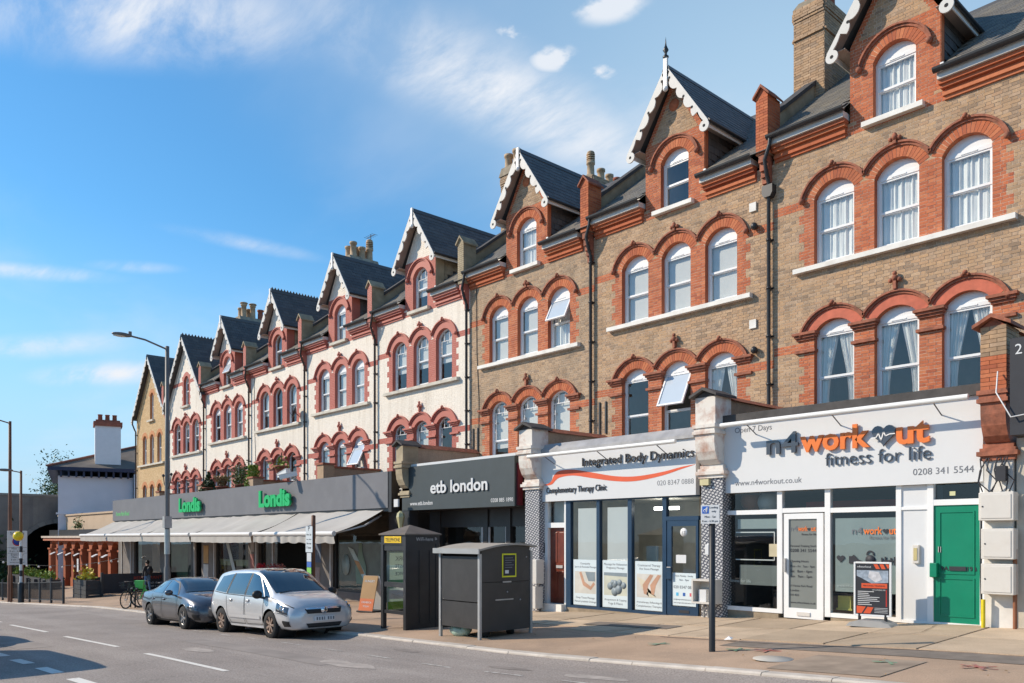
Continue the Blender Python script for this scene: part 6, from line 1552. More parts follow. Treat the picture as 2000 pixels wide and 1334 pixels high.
class Body:
    def __init__(s, st):
        """st: stations of (x, zbottom, zbelt, ztop, wsill, wwide, wbelt, wroof)"""
        xs = [q[0] for q in st]; s.x0, s.x1 = xs[0], xs[-1]; s.f = [pchip(xs, [q[k] for q in st]) for k in range(1, 8)]
        s.cache = {}
    def sec(s, x):
        k = round(x, 4)
        if k in s.cache: return s.cache[k]
        zb, zbelt, zt, ws, ww, wb, wr = [f(x) for f in s.f]
        zm = zb + (zbelt - zb) * .52
        P = [(0, zb), (ws * .86, zb), (ws * .97, zb + .03), (ws, zb + .09), (ww * .995, zb + (zm - zb) * .62), (ww, zm), (ww * .992, zm + (zbelt - zm) * .5), (wb + (ww - wb) * .42, zbelt - .055), (wb, zbelt)]
        zr = zt - min(.075, max(.012, (zt - zbelt) * .22)); n = 5
        for q in range(1, n):
            t = q / n; P.append((wb + (wr - wb) * (t ** 1.15), zbelt + (zr - zbelt) * t))
        P += [(wr, zr), (wr * .93, zr + (zt - zr) * .45), (wr * .80, zr + (zt - zr) * .72), (wr * .5, zr + (zt - zr) * .93), (0, zt)]
        s.cache[k] = P; return P
    def hw(s, x, z):
        P = s.sec(x)
        if z <= P[0][1] or z >= P[-1][1]: return 0.
        best = 0.
        for a, b in zip(P[1:], P[2:]):
            if (a[1] - z) * (b[1] - z) <= 0 and abs(b[1] - a[1]) > 1e-6:
                t = (z - a[1]) / (b[1] - a[1]); best = max(best, a[0] + t * (b[0] - a[0]))
        return best
    def top(s, x, y):
        P = s.sec(x); y = abs(y)
        for a, b in zip(P[8:], P[9:]):
            if b[0] <= y <= a[0] + 1e-9: return a[1] + (b[1] - a[1]) * (0 if a[0] - b[0] < 1e-6 else (a[0] - y) / (a[0] - b[0]))
        return P[8][1]
    def front(s, y, z):
        lo, hi = s.x0 + (s.x1 - s.x0) * .6, s.x1
        for _ in range(26):
            m = (lo + hi) / 2
            if s.hw(m, z) >= abs(y): lo = m
            else: hi = m
        return lo
    def mesh(s, axles, rw):
        n = 110; xs = [s.x0 + (s.x1 - s.x0) * (.5 - .5 * cos(pi * k / n)) * .35 + (s.x0 + (s.x1 - s.x0) * k / n - s.x0) * .65 + s.x0 * .35 for k in range(n + 1)]
        xs = [s.x0 + (s.x1 - s.x0) * (.35 * (.5 - .5 * cos(pi * k / n)) + .65 * k / n) for k in range(n + 1)]
        mb = MB(); m = len(s.sec(xs[0])); 
        for sd in (1, -1):
            V = [[[x, sd * p[0], p[1]] for p in s.sec(x)] for x in xs]; ins = {}
            for i in range(n + 1):
                for j in range(m):
                    v = V[i][j]
                    for ax in axles:
                        r = hypot(v[0] - ax, v[2] - rw)
                        if r < rw + .055 and abs(v[1]) > .3: ins[(i, j)] = (ax, r)
            base = len(mb.v); F = []
            for i in range(n):
                for j in range(m - 1):
                    q = [(i, j), (i + 1, j), (i + 1, j + 1), (i, j + 1)]; k = sum(1 for e in q if e in ins)
                    if k == 4: continue
                    f = [base + a * m + b for a, b in q]; F.append(f if sd < 0 else f[::-1])
            R_ = rw + .055
            for (i, j), (ax, r) in ins.items():
                edge = any((i + a, j + b) not in ins for a in (-1, 0, 1) for b in (-1, 0, 1) if 0 <= i + a <= n and 0 <= j + b < m)
                if edge and r > .02:
                    v = V[i][j]; k = R_ / r; v[0] = ax + (v[0] - ax) * k; v[2] = rw + (v[2] - rw) * k
            mb.v += [tuple(v) for row in V for v in row]
            for f in F: mb.f.append(f); mb.m.append(0); mb.sm.append(True)
            for i in (0, n):
                ring = [base + i * m + j for j in range(m)]; mb.f.append(ring if (i == n) == (sd > 0) else ring[::-1]); mb.m.append(0); mb.sm.append(False)
        return mb
    def side_patch(s, corners, sd, off=.006, nu=14, nv=6):
        """corners in (x, z): lower rear, lower front, upper front, upper rear"""
        mb = MB(); a, b, c, d = corners
        for i in range(nu + 1):
            for j in range(nv + 1):
                u, v = i / nu, j / nv
                x = (a[0] * (1 - u) + b[0] * u) * (1 - v) + (d[0] * (1 - u) + c[0] * u) * v; z = (a[1] * (1 - u) + b[1] * u) * (1 - v) + (d[1] * (1 - u) + c[1] * u) * v
                mb.v.append((x, sd * (s.hw(x, z) + off), z))
        for i in range(nu):
            for j in range(nv):
                k = i * (nv + 1) + j; f = [k, k + nv + 1, k + nv + 2, k + 1]; mb.f.append(f if sd < 0 else f[::-1]); mb.m.append(0); mb.sm.append(True)
        return mb
    def side_line(s, pts, sd, w=.012, off=.004):
        mb = MB()
        for (x0, z0), (x1, z1) in zip(pts, pts[1:]):
            n = max(2, int(hypot(x1 - x0, z1 - z0) / .06))
            for k in range(n):
                p = [(x0 + (x1 - x0) * t / n, z0 + (z1 - z0) * t / n) for t in (k, k + 1)]
                dx, dz = p[1][0] - p[0][0], p[1][1] - p[0][1]; l_ = hypot(dx, dz); nx, nz = -dz / l_ * w / 2, dx / l_ * w / 2
                q = [(p[0][0] + nx, p[0][1] + nz), (p[1][0] + nx, p[1][1] + nz), (p[1][0] - nx, p[1][1] - nz), (p[0][0] - nx, p[0][1] - nz)]
                mb.add([(x, sd * (s.hw(x, z) + off), z) for x, z in q], [(0, 1, 2, 3) if sd > 0 else (3, 2, 1, 0)])
        return mb
    def screen(s, x0, x1, y0, y1, off=.010, nu=10, nv=20):
        """glass between stations x0 and x1 (half widths y0, y1)"""
        mb = MB()
        for i in range(nu + 1):
            u = i / nu; x = x0 + (x1 - x0) * u; yw = y0 + (y1 - y0) * u
            for j in range(nv + 1):
                y = -yw + 2 * yw * j / nv; mb.v.append((x + (off * .6 if x1 > x0 else -off * .6), y, s.top(x, y) + off))
        for i in range(nu):
            for j in range(nv): k = i * (nv + 1) + j; mb.f.append([k, k + nv + 1, k + nv + 2, k + 1] if x1 > x0 else [k, k + 1, k + nv + 2, k + nv + 1]); mb.m.append(0); mb.sm.append(True)
        return mb
    def nose(s, corners, off=.006, nu=20, nv=6):
        """patch on the front in (y, z): lower left, lower right, upper right, upper left"""
        mb = MB(); a, b, c, d = corners
        for i in range(nu + 1):
            for j in range(nv + 1):
                u, v = i / nu, j / nv
                y = (a[0] * (1 - u) + b[0] * u) * (1 - v) + (d[0] * (1 - u) + c[0] * u) * v; z = (a[1] * (1 - u) + b[1] * u) * (1 - v) + (d[1] * (1 - u) + c[1] * u) * v
                mb.v.append((s.front(y, z) + off, y, z))
        for i in range(nu):
            for j in range(nv): k = i * (nv + 1) + j; mb.f.append([k, k + nv + 1, k + nv + 2, k + 1]); mb.m.append(0); mb.sm.append(True)
        return mb

def wheel(root, x, y, r, w, sd, rim_m, spokes=7):
    prof = [(r * .62, -w / 2), (r * .93, -w / 2), (r * .985, -w / 2 + .025), (r, -w * .25), (r, w * .25), (r * .985, w / 2 - .025), (r * .93, w / 2), (r * .62, w / 2)]
    h = MB(); h.lathe([(0, -w * .2), (r * .66, -w * .2), (r * .66, w * .2), (0, w * .2)], 24, (0, 0, 0), 'y'); wh_ = h.build("wheel", M['blackplastic'], root, loc=(x, y, r))
    t = MB(); t.lathe(prof, 32, (0, 0, 0), 'y', cap=False); t.build("tyre", M['tyre'], wh_)
    m = MB(); yo = sd * (w / 2 - .02); yi = sd * (w / 2 - .06)
    m.lathe([(r * .60, yi), (r * .66, yo), (r * .63, yo + sd * .012), (r * .585, yo)], 32, (0, 0, 0), 'y', cap=False)
    for k in range(spokes):
        for q in (-.09, .09):
            a = 2 * pi * k / spokes + q; m.bar((cos(a + q) * r * .10, yo - sd * .015, sin(a + q) * r * .10), (cos(a) * r * .62, yo - sd * .008, sin(a) * r * .62), .024, .045, up=(0, 1, 0))
    m.lathe([(0, yo + sd * .004), (r * .14, yo), (r * .17, yo - sd * .03)], 14, (0, 0, 0), 'y', cap=False); m.build("rim", rim_m, wh_)
    return wh_
def finish_car(root, bd, body_m, axles, r, track, rim_m, spokes, spec):
    bm_ = bd.mesh(axles, r); body = bm_.build("body", body_m, root)
    ss = body.modifiers.new("smooth", 'SUBSURF'); ss.levels = 1; ss.render_levels = 1
    und = MB(); und.box(axles[1] - .75, axles[0] + .7, -track + .12, track - .12, .20, .55); und.build("underside", M['blackplastic'], root)
    for ax in axles:
        for sd in (-1, 1):
            wheel(root, ax, sd * (track), r, .20, sd, rim_m, spokes)
            ar = MB(); ar.lathe([(r + .07, -.42), (r + .07, .02)], 24, (0, 0, 0), 'y', cap=False) if sd > 0 else ar.lathe([(r + .07, -.02), (r + .07, .42)], 24, (0, 0, 0), 'y', cap=False)
            ar.build("wheel_arch_liner", M['blackplastic'], root, loc=(ax, sd * (track + .03), r))
    return body

def make_mpv():
    t = thing("parked_car", "silver people carrier parked at the kerb, front car of the two", "car")
    st = [(-2.22, .42, .86, 1.02, .60, .70, .66, .50), (-2.19, .36, .95, 1.28, .70, .80, .74, .56), (-2.10, .30, 1.01, 1.50, .77, .85, .80, .60), (-1.9, .24, 1.03, 1.575, .80, .875, .835, .615), (-1.4, .20, 1.02, 1.625, .81, .885, .85, .63), (-.6, .19, .985, 1.645, .81, .885, .855, .64), (.1, .19, .955, 1.625, .81, .885, .855, .63), (.45, .19, .94, 1.55, .81, .885, .855, .63), (.80, .19, .93, 1.38, .81, .885, .85, .65), (1.10, .19, .92, 1.19, .81, .885, .84, .69), (1.32, .20, .915, 1.06, .81, .885, .83, .72), (1.55, .21, .895, 1.025, .81, .885, .81, .69), (1.80, .21, .85, .965, .80, .88, .785, .62), (1.98, .21, .80, .905, .785, .86, .745, .55), (2.10, .22, .745, .83, .75, .82, .70, .49), (2.19, .24, .68, .75, .66, .73, .62, .42), (2.24, .30, .60, .655, .52, .57, .50, .33)]
    bd = Body(st); ax = (1.27, -1.44); r = .325
    body = finish_car(t, bd, M['silver'], ax, r, .775, M['rim_b'], 7, None)
    gm = M['carglass']
    ws = bd.screen(.20, 1.26, .60, .70); ws.build("windscreen", gm, t)
    rs = bd.screen(-2.00, -2.185, .58, .56, off=.008); rs.build("rear_window", gm, t)
    for sd in (-1, 1):
        bd.side_patch([(-.02, 1.0), (.92, .965), (.36, 1.47), (.04, 1.525)], sd).build("side_window", gm, t); bd.side_patch([(.96, .965), (1.20, .955), (.55, 1.39), (.44, 1.45)], sd, nu=6).build("quarter_window", gm, t)
        bd.side_patch([(-1.06, 1.03), (-.12, 1.005), (-.06, 1.53), (-.92, 1.525)], sd).build("side_window", gm, t); bd.side_patch([(-1.88, 1.09), (-1.18, 1.04), (-1.02, 1.515), (-1.72, 1.45)], sd).build("quarter_window", gm, t)
        bd.side_line([(.96, .93), (.93, .5), (.85, .32), (.0, .30), (-.06, .96)], sd, .013).build("door_seam", M['blackplastic'], t); bd.side_line([(-.08, .96), (-.10, .30), (-.92, .30), (-1.04, .52), (-1.12, .96)], sd, .013).build("door_seam", M['blackplastic'], t)
        bd.side_patch([(-.95, .44), (.80, .44), (.80, .52), (-.95, .52)], sd, .012, 20, 2).build("side_moulding", M['silver'], t)
        bd.side_patch([(-.98, .225), (.88, .225), (.88, .275), (-.98, .275)], sd, .014, 20, 2).build("sill_strip", mat("sill_trim", (.7, .7, .71), .35) if "sill_trim" not in bpy.data.materials else bpy.data.materials["sill_trim"], t)
        for hx in (.12, -.84):
            h = MB(); h.ball((0, 0, 0), .09, 8, sc=(1.1, .28, .42)); h.build("door_handle", M['silver'], t, loc=(hx, sd * (bd.hw(hx, .87) + .015), .87))
        m = MB(); m.ball((0, 0, 0), .13, 12, sc=(.62, 1.0, .78)); m.bar((-.0, -sd * .05, -.06), (.05, -sd * .20, -.10), .08, .05); m.build("wing_mirror", M['blackplastic'], t, loc=(.90, sd * .99, 1.03))
        hl = bd.side_patch([(1.62, .66), (2.06, .58), (2.03, .74), (1.58, .86)], sd, .010, 14, 8).build("headlight", M['lens'], t)
        for (lx, lz, lr) in ((1.80, .735, .075), (1.93, .68, .06)):
            l_ = MB(); l_.ball((0, 0, 0), lr, 10, sc=(.7, .35, 1)); l_.build("lamp_reflector", M['lampchrome'], hl, loc=(lx, sd * (bd.hw(lx, lz) + .004), lz))
        bd.side_patch([(1.86, .30), (2.10, .31), (2.12, .43), (1.90, .45)], sd, .008, 8, 4).build("fog_lamp_recess", M['blackplastic'], t)
        bd.side_patch([(-2.19, .80), (-2.08, .78), (-2.05, 1.18), (-2.14, 1.20)], sd, .010, 6, 8).build("rear_light", M['redlens'], t)
    bd.nose([(-.42, .59), (.42, .59), (.47, .70), (-.47, .70)], .012).build("grille", M['blackplastic'], t)
    bd.nose([(-.44, .69), (.44, .69), (.48, .725), (-.48, .725)], .022, 20, 2).build("grille_bar", M['lampchrome'], t)
    em = MB(); em.lathe([(0, .018), (.075, .015), (.085, .0)], 18, (0, 0, 0), 'x', cap=False); em = em.build("badge", M['lampchrome'], t, loc=(bd.front(0, .66) + .02, 0, .66))
    gv = MB(); gv.bar((.02, -.05, .03), (.02, .02, .0), .008, .022, up=(1, 0, 0)); gv.bar((.02, .02, .0), (.02, -.01, -.045), .008, .022, up=(1, 0, 0)); gv.bar((.02, .0, .045), (.02, .05, .0), .008, .018, up=(1, 0, 0)); gv.build("griffin_mark", M['blackplastic'], em)
    bd.nose([(-.40, .27), (.40, .27), (.46, .37), (-.46, .37)], .010).build("lower_grille", M['blackplastic'], t)
    x = bd.front(.0, .47) + .03; pl = MB(); pl.box(x - .03, x, -.26, .26, .415, .525); pl = pl.build("number_plate", M['sign_w'], t)
    for k, w in enumerate((.05, .045, .05, .03, .05, .045, .05)):
        g = MB(); yy = -.21 + k * .065 + (.03 if k > 3 else 0); g.box(x, x + .003, yy, yy + w * .75, .435, .505); g.build("plate_smudge", M['grey_ink'], pl)
    for sd in (-1, 1):
        bd.side_line([(1.22, .96), (1.60, .885), (1.98, .79), (2.12, .73)], sd, .014).build("bonnet_seam", M['blackplastic'], t); bd.side_line([(1.66, .62), (1.86, .60), (2.06, .555)], sd, .014).build("bumper_seam", M['blackplastic'], t)
        bd.side_line([(-1.92, 1.07), (-1.18, 1.015), (1.0, .945)], sd, .02, .007).build("window_seal", M['blackplastic'], t); bd.side_line([(-1.10, 1.03), (-.97, 1.53)], sd, .06, .008).build("pillar_trim", M['blackplastic'], t); bd.side_line([(-.07, 1.0), (-.01, 1.53)], sd, .045, .008).build("pillar_trim", M['blackplastic'], t)
    an = MB(); an.tube([(-.2, 0, 1.64), (-.42, 0, 1.93)], .006, 5); an.build("aerial", M['blackplastic'], t)
    wp = MB(); wp.bar((1.30, -.62, 1.06), (1.18, .05, 1.13), .02, .02); wp.build("wiper", M['blackplastic'], t)
    ds = MB(); ds.box(.5, 1.0, -.6, .6, .8, .9); 
    return t
mpv = make_mpv()
def seat_on_road(o, x, y, yaw, wb=2.7, f=1.27):
    zf = gz(x + f * cos(yaw), y); zr = gz(x + (f - wb) * cos(yaw), y); p = atan2(zf - zr, wb); o.location = (x, y, (zf * (wb - f) + zr * f) / wb); o.rotation_euler = (0, -p, yaw)
seat_on_road(mpv, -19.25, 9.5, radians(.5))

def make_saloon():
    t = thing("parked_car", "dark grey four door coupe parked behind the silver people carrier", "car")
    st = [(-2.26, .50, .84, .92, .55, .62, .56, .40), (-2.23, .40, .93, 1.02, .68, .76, .68, .48), (-2.12, .30, .97, 1.05, .76, .84, .75, .52), (-1.85, .24, .96, 1.10, .80, .885, .79, .53), (-1.5, .20, .945, 1.20, .81, .90, .82, .53), (-1.0, .17, .935, 1.345, .81, .90, .84, .54), (-.4, .16, .925, 1.41, .81, .90, .85, .56), (.1, .16, .915, 1.40, .81, .90, .85, .56), (.5, .16, .905, 1.30, .81, .90, .85, .58), (.85, .16, .90, 1.13, .81, .90, .845, .64), (1.1, .17, .895, 1.0, .81, .90, .84, .70), (1.35, .18, .875, .965, .81, .90, .825, .66), (1.7, .19, .82, .905, .80, .895, .79, .58), (1.95, .20, .76, .84, .77, .86, .73, .50), (2.12, .20, .69, .76, .70, .78, .64, .42), (2.22, .22, .61, .67, .58, .64, .53, .34), (2.265, .28, .53, .58, .42, .46, .40, .26)]
    bd = Body(st); ax = (1.36, -1.31); r = .325
    finish_car(t, bd, M['gunmetal'], ax, r, .79, M['rim'], 5, None); gm = M['carglass']
    bd.screen(.28, 1.05, .55, .66).build("windscreen", gm, t); bd.screen(-1.05, -1.75, .52, .50, off=.008).build("rear_window", gm, t)
    for sd in (-1, 1):
        bd.side_patch([(-.24, .955), (.80, .935), (.34, 1.24), (-.20, 1.33)], sd).build("side_window", gm, t); bd.side_patch([(-1.28, 1.0), (-.33, .96), (-.28, 1.33), (-.95, 1.265)], sd).build("side_window", gm, t)
        bd.side_line([(-1.36, .99), (-.95, 1.30), (-.24, 1.365), (.38, 1.26), (.86, .93)], sd, .02, .008).build("window_trim", M['blackplastic'], t)
        bd.side_line([(.92, .89), (.90, .45), (.80, .28), (-.22, .27), (-.28, .92)], sd).build("door_seam", M['blackplastic'], t); bd.side_line([(-.30, .92), (-.32, .27), (-.85, .28), (-.98, .55), (-1.15, .95)], sd).build("door_seam", M['blackplastic'], t)
        for hx in (-.10, -.98):
            h = MB(); h.ball((0, 0, 0), .09, 8, sc=(1.15, .25, .3)); h.build("door_handle", M['gunmetal'], t, loc=(hx, sd * (bd.hw(hx, .80) + .015), .80))
        m = MB(); m.ball((0, 0, 0), .115, 12, sc=(.7, 1.0, .72)); m.bar((0, -sd * .05, -.05), (.05, -sd * .18, -.09), .07, .04); m.build("wing_mirror", M['gunmetal'], t, loc=(.66, sd * 1.0, 1.0))
        hl = bd.side_patch([(1.72, .60), (2.12, .57), (2.10, .66), (1.66, .73)], sd, .010, 14, 6).build("headlight", M['lens'], t)
        for lx in (1.86, 2.0):
            l_ = MB(); l_.ball((0, 0, 0), .05, 8, sc=(.8, .35, .9)); l_.build("lamp_reflector", M['lampchrome'], hl, loc=(lx, sd * (bd.hw(lx, .635) + .006), .635))
        bd.side_patch([(1.92, .27), (2.14, .28), (2.17, .42), (1.96, .44)], sd, .008, 8, 4).build("air_intake", M['blackplastic'], t); bd.side_patch([(-2.22, .78), (-1.98, .80), (-2.0, .90), (-2.2, .90)], sd, .01, 6, 5).build("rear_light", M['redlens'], t)
        bd.side_patch([(-.95, .18), (.95, .18), (.95, .235), (-.95, .235)], sd, .010, 20, 2).build("sill_strip", M['blackplastic'], t)
    for sd in (-1, 1): bd.nose([(.03 * sd if sd > 0 else -.36, .50), (.36 if sd > 0 else -.03, .50), (.38 if sd > 0 else -.03, .64), (.03 if sd > 0 else -.38, .64)], .014, 10, 5).build("kidney_grille", M['blackplastic'], t)
    bd.nose([(-.42, .24), (.42, .24), (.46, .36), (-.46, .36)], .010).build("lower_grille", M['blackplastic'], t)
    x = bd.front(0, .43) + .03; pl = MB(); pl.box(x - .03, x, -.26, .26, .385, .485); pl.build("number_plate", M['sign_w'], t)
    fn = MB(); fn.prism([(-1.45, 1.19), (-1.2, 1.27), (-1.38, 1.31)], -.02, .02, 'y'); fn.build("roof_aerial", M['gunmetal'], t)
    return t
sal = make_saloon(); seat_on_road(sal, -23.85, 9.2, radians(-.3), 2.67, 1.36)

# vehicles standing on the other side of the road, left of the view: their shadows fall into it
def far_vehicle(src, label, x, y, yaw):
    c = copy_tree(src); c["label"] = label; c["group"] = "vehicles across the road"; seat_on_road(c, x, y, yaw); return c
def make_van():
    t = thing("van", "white panel van across the road, its shadow at lower left", "van", group="vehicles across the road")
    st = [(-2.9, .45, 1.3, 2.3, .85, .90, .88, .80), (-2.8, .32, 1.3, 2.45, .9, .95, .93, .84), (0, .28, 1.28, 2.5, .9, .97, .94, .85), (1.3, .28, 1.25, 2.45, .9, .97, .93, .83), (1.75, .28, 1.22, 1.95, .9, .97, .92, .78), (2.1, .3, 1.15, 1.35, .9, .96, .88, .74), (2.6, .34, .95, 1.12, .85, .9, .8, .6), (2.8, .42, .75, .85, .7, .75, .65, .45)]
    bd = Body(st); finish_car(t, bd, M['silver'], (1.9, -1.8), .34, .84, M['rim'], 6, None); bd.screen(1.35, 2.05, .76, .72).build("windscreen", M['carglass'], t)
    for sd in (-1, 1): bd.side_patch([(.6, 1.35), (1.75, 1.32), (1.35, 2.0), (.65, 2.05)], sd).build("side_window", M['carglass'], t)
    return t
seat_on_road(make_van(), -19.0, 1.2, 0.0, 3.7, 1.9)
far_vehicle(mpv, "silver people carrier farther along the opposite lane, casting a pointed shadow", -23.8, 2.45, 0.0)
far_vehicle(sal, "dark grey coupe on the opposite lane, casting the shadow with a window gap", -28.7, 2.8, 0.0)
# ------------------------------------------------------------------ street furniture
M['darksteel'] = mat("dark_painted_steel", (.03, .031, .034), .45, var=.15); M['greysteel'] = mat("grey_steel_column", (.16, .155, .15), .5, var=.12, vscale=2); M['galv'] = mat("galvanised_steel", (.42, .42, .41), .45, metal=.4, var=.1)
M['brownsteel'] = mat("rusty_brown_column", (.16, .07, .04), .6, var=.2)
def ground_at(x, y): return gz(x, y)
# tall lamp post
def lamp_post(label, x, y, h, arm, m, r0=.1, r1=.06, head_only=False):
    z = gz(x, y); t = thing("street_lamp", label, "street lamp", (x, y, z))
    p = MB(); p.lathe([(r0 * 1.35, -.1), (r0 * 1.35, 1.5), (r0, 1.6), (r0, h * .52), (r1 * 1.5, h * .53), (r1 * 1.3, h), (0, h + .02)], 12); p.build("column", m, t)
    a = MB(); a.tube([(0, 0, h - .12), (0, -arm * .6, h + .12), (0, -arm, h + .18)], .035, 8); a.build("bracket_arm", m, t)
    hd = MB(); hd.ball((0, -arm - .28, h + .18), .34, 12, sc=(.42, 1.1, .24)); hd.box(-.04, .04, -arm - .05, -arm + .05, h + .2, h + .34); hd = hd.build("lamp_head", M['greysteel'], t)
    gl = MB(); gl.ball((0, -arm - .36, h + .125), .26, 10, sc=(.42, 1, .15)); gl.build("lens", mat("lamp_lens", (.6, .58, .5), .2) if "lamp_lens" not in bpy.data.materials else bpy.data.materials["lamp_lens"], hd)
    return t
LP = lamp_post("tall grey street lamp in front of the awnings, behind the bicycles", -32.2, 11.3, 10.0, 1.35, M['greysteel'], .09, .058)
bx = MB(); bx.box(-.11, .11, -.14, .14, 3.05, 3.5); bx.build("control_box", M['galv'], LP)
pp = MB(); pp.lathe([(.105, 2.05), (.105, 3.0)], 12, cap=False); pp.build("poster_wrap", mat("pale_wrap", (.42, .47, .46), .6), LP)
for sx in (-1, 1):
    f = MB(); f.tube([(sx * .1, 0, 4.55), (sx * .32, 0, 4.75), (sx * .42, 0, 5.05)], .018, 6); f.ball((sx * .42, 0, 5.08), .06, 8); f.build("bracket", M['darksteel'], LP)
lamp_post("slim brown lamp column at the far left, beyond the zone sign", -54.6, 10.3, 10.4, 1.5, M['brownsteel'], .1, .06)
# belisha beacon combined with a lamp
x, y = -51.3, 10.2; z = gz(x, y); bb_ = thing("belisha_beacon", "crossing beacon with yellow globe, striped pole and a lamp head on top", "beacon", (x, y, z))
p = MB(); p.lathe([(.16, -.1), (.16, 1.05), (.12, 1.1), (0, 1.1)], 12); p.build("base", M['darksteel'], bb_)
for k in range(7):
    s_ = MB(); s_.lathe([(.075, 1.1 + k * .33), (.075, 1.1 + (k + 1) * .33)], 12, cap=False); s_.build("stripe", M['sign_w'] if k % 2 == 0 else M['ink'], bb_)
p = MB(); p.lathe([(.07, 3.41), (.06, 7.2), (0, 7.21)], 10); p.tube([(0, 0, 7.1), (0, -.5, 7.18)], .03, 6); p.build("upper_column", M['brownsteel'], bb_)
hd = MB(); hd.ball((0, -.75, 7.2), .36, 10, sc=(.4, 1.1, .22)); hd.build("lamp_head", M['greysteel'], bb_)
g = MB(); g.ball((0, -.13, 3.63), .26, 18); g.build("globe", mat("yellow_globe", (.85, .62, .02), .3, var=.02), bb_)
# zone sign
x, y = -53.0, 10.35; z = gz(x, y); zs_ = thing("parking_zone_sign", "tall white parking zone sign with a no waiting roundel, behind the beacon", "sign", (x, y, z))
for dx in (-.25, .25): q = MB(); q.tube([(-.03, dx * 1.2, -.1), (-.03, dx * 1.2, 3.9)], .045, 8); q.build("post", M['brownsteel'], zs_)
sp = MB(); sp.box(0, .03, -.72, .72, 1.62, 4.45); sp = sp.build("panel", M['sign_w'], zs_); sp.scale = (1, .68, .68); sp.location = (0, 0, .98)
ro = MB(); ro.lathe([(0, .036), (.36, .036), (.36, .03)], 20, (0, .0, 3.55), 'x', cap=False); ro = ro.build("roundel", mat("sign_red", (.6, .03, .03), .4), sp)
ro2 = MB(); ro2.lathe([(0, .042), (.29, .042), (.29, .036)], 20, (0, 0, 3.55), 'x', cap=False); ro2.build("roundel_blue", mat("sign_blue", (.02, .08, .42), .4), ro)
sl = MB(); sl.bar((.046, -.22, 3.77), (.046, .22, 3.33), .006, .075, up=(1, 0, 0)); sl.build("slash", bpy.data.materials["sign_red"], ro)
for s_, z_, w in (("Permit parking", 4.22, 1.0), ("Controlled", 4.08, .95), ("ZONE", 3.92, .62), ("Mon - Fri", 2.9, .8), ("8 am - 6.30 pm", 2.7, 1.1), ("Event days", 2.4, .9), ("Mon - Sat", 2.2, .8), ("8 am - 9 pm", 2.0, .9), ("Sunday noon - 9 pm", 1.8, 1.1)):
    lt = lettering(s_, M['ink'], sp, 0, 0, 0, width=w, depth=.002, anchor='c'); lt.rotation_euler = (0, 0, radians(90)); lt.location = (.034, 0, z_)
for z_ in (3.05, 2.58): q = MB(); q.box(.03, .033, -.7, .7, z_, z_ + .02); q.build("rule", M['ink'], sp)
# pedestrian guard rail
gr = thing("guard_rail", "black pedestrian guard rail along the kerb by the crossing", "railing", (-50, 10.45, gz(-50, 10.45)))
PXS = [-43.6 - 2.3 * k for k in range(9)]
for k, px in enumerate(PXS):
    zz0 = gz(px, 10.45); q = MB(); q.lathe([(.055, -.1), (.055, 1.12), (.03, 1.16), (.07, 1.22), (.0, 1.30)], 10, (px, 10.45, zz0)); put(q, "post", M['darksteel'], gr)
    if k < len(PXS) - 1:
        p2 = PXS[k + 1]; z2 = gz(p2, 10.45)
        for h in (1.05, .18): q = MB(); q.bar((px, 10.45, zz0 + h), (p2, 10.45, z2 + h), .045, .045); put(q, "rail", M['darksteel'], gr)
        for j in range(1, 18):
            t = j / 18; xx = px + (p2 - px) * t; zz1 = zz0 + (z2 - zz0) * t; q = MB(); q.box(xx - .009, xx + .009, 10.44, 10.46, zz1 + .18, zz1 + 1.05); put(q, "bar", M['darksteel'], gr)
# telephone kiosk
def advert_mat():
    m, t, p = base_mat("backlit_advert_film"); p.inputs["Base Color"].default_value = (.60, .68, .60, 1); n = t.nodes.new; o = t.nodes["Material Output"]
    tr = n("ShaderNodeBsdfTranslucent"); tr.inputs[0].default_value = (.62, .70, .62, 1); mx = n("ShaderNodeMixShader"); mx.inputs[0].default_value = .6
    t.links.new(p.outputs[0], mx.inputs[1]); t.links.new(tr.outputs[0], mx.inputs[2]); t.links.new(mx.outputs[0], o.inputs[0]); return m
kx0, kx1, ky0, ky1 = -17.0, -16.05, 11.13, 12.02; kz = gz(-16.5, 11.5)
ph = thing("telephone_kiosk", "dark telephone kiosk with pyramid roof and yellow telephone sign", "phone box", ((kx0 + kx1) / 2, (ky0 + ky1) / 2, kz))
H = 2.28
for (cx0, cy0) in ((kx0, ky0), (kx1, ky0), (kx0, ky1), (kx1, ky1)): B(ph, "corner_post", M['darksteel'], cx0 - .05, cx0 + .05, cy0 - .05, cy0 + .05, kz - .05, kz + H)
B(ph, "end_panel", M['darksteel'], kx1 - .01, kx1 + .035, ky0 + .05, ky1 - .05, kz - .02, kz + H - .24)
for y_ in (ky0 + .36, ky0 + .66): B(ph, "panel_rib", M['darksteel'], kx1 + .036, kx1 + .05, y_ - .012, y_ + .012, kz + .15, kz + H - .4)
B(ph, "header", M['darksteel'], kx0 + .05, kx1 - .05, ky0 - .05, ky0 + .02, kz + H - .26, kz + H); B(ph, "header", M['darksteel'], kx1 - .02, kx1 + .05, ky0 + .05, ky1 - .05, kz + H - .24, kz + H); B(ph, "header", M['darksteel'], kx0 + .05, kx1 - .05, ky1 - .02, ky1 + .05, kz + H - .26, kz + H); B(ph, "header", M['darksteel'], kx0 - .05, kx0 + .02, ky0 + .05, ky1 - .05, kz + H - .26, kz + H)
ys = B(ph, "telephone_sign", mat("telephone_yellow", (.80, .52, .02), .4, var=.02), kx0 + .12, kx1 - .12, ky0 - .062, ky0 - .05, kz + H - .22, kz + H - .06); lettering("TELEPHONE", M['ink'], ys, (kx0 + kx1) / 2, ky0 - .064, kz + H - .185, width=.62, height=.09, depth=.002, anchor='c')
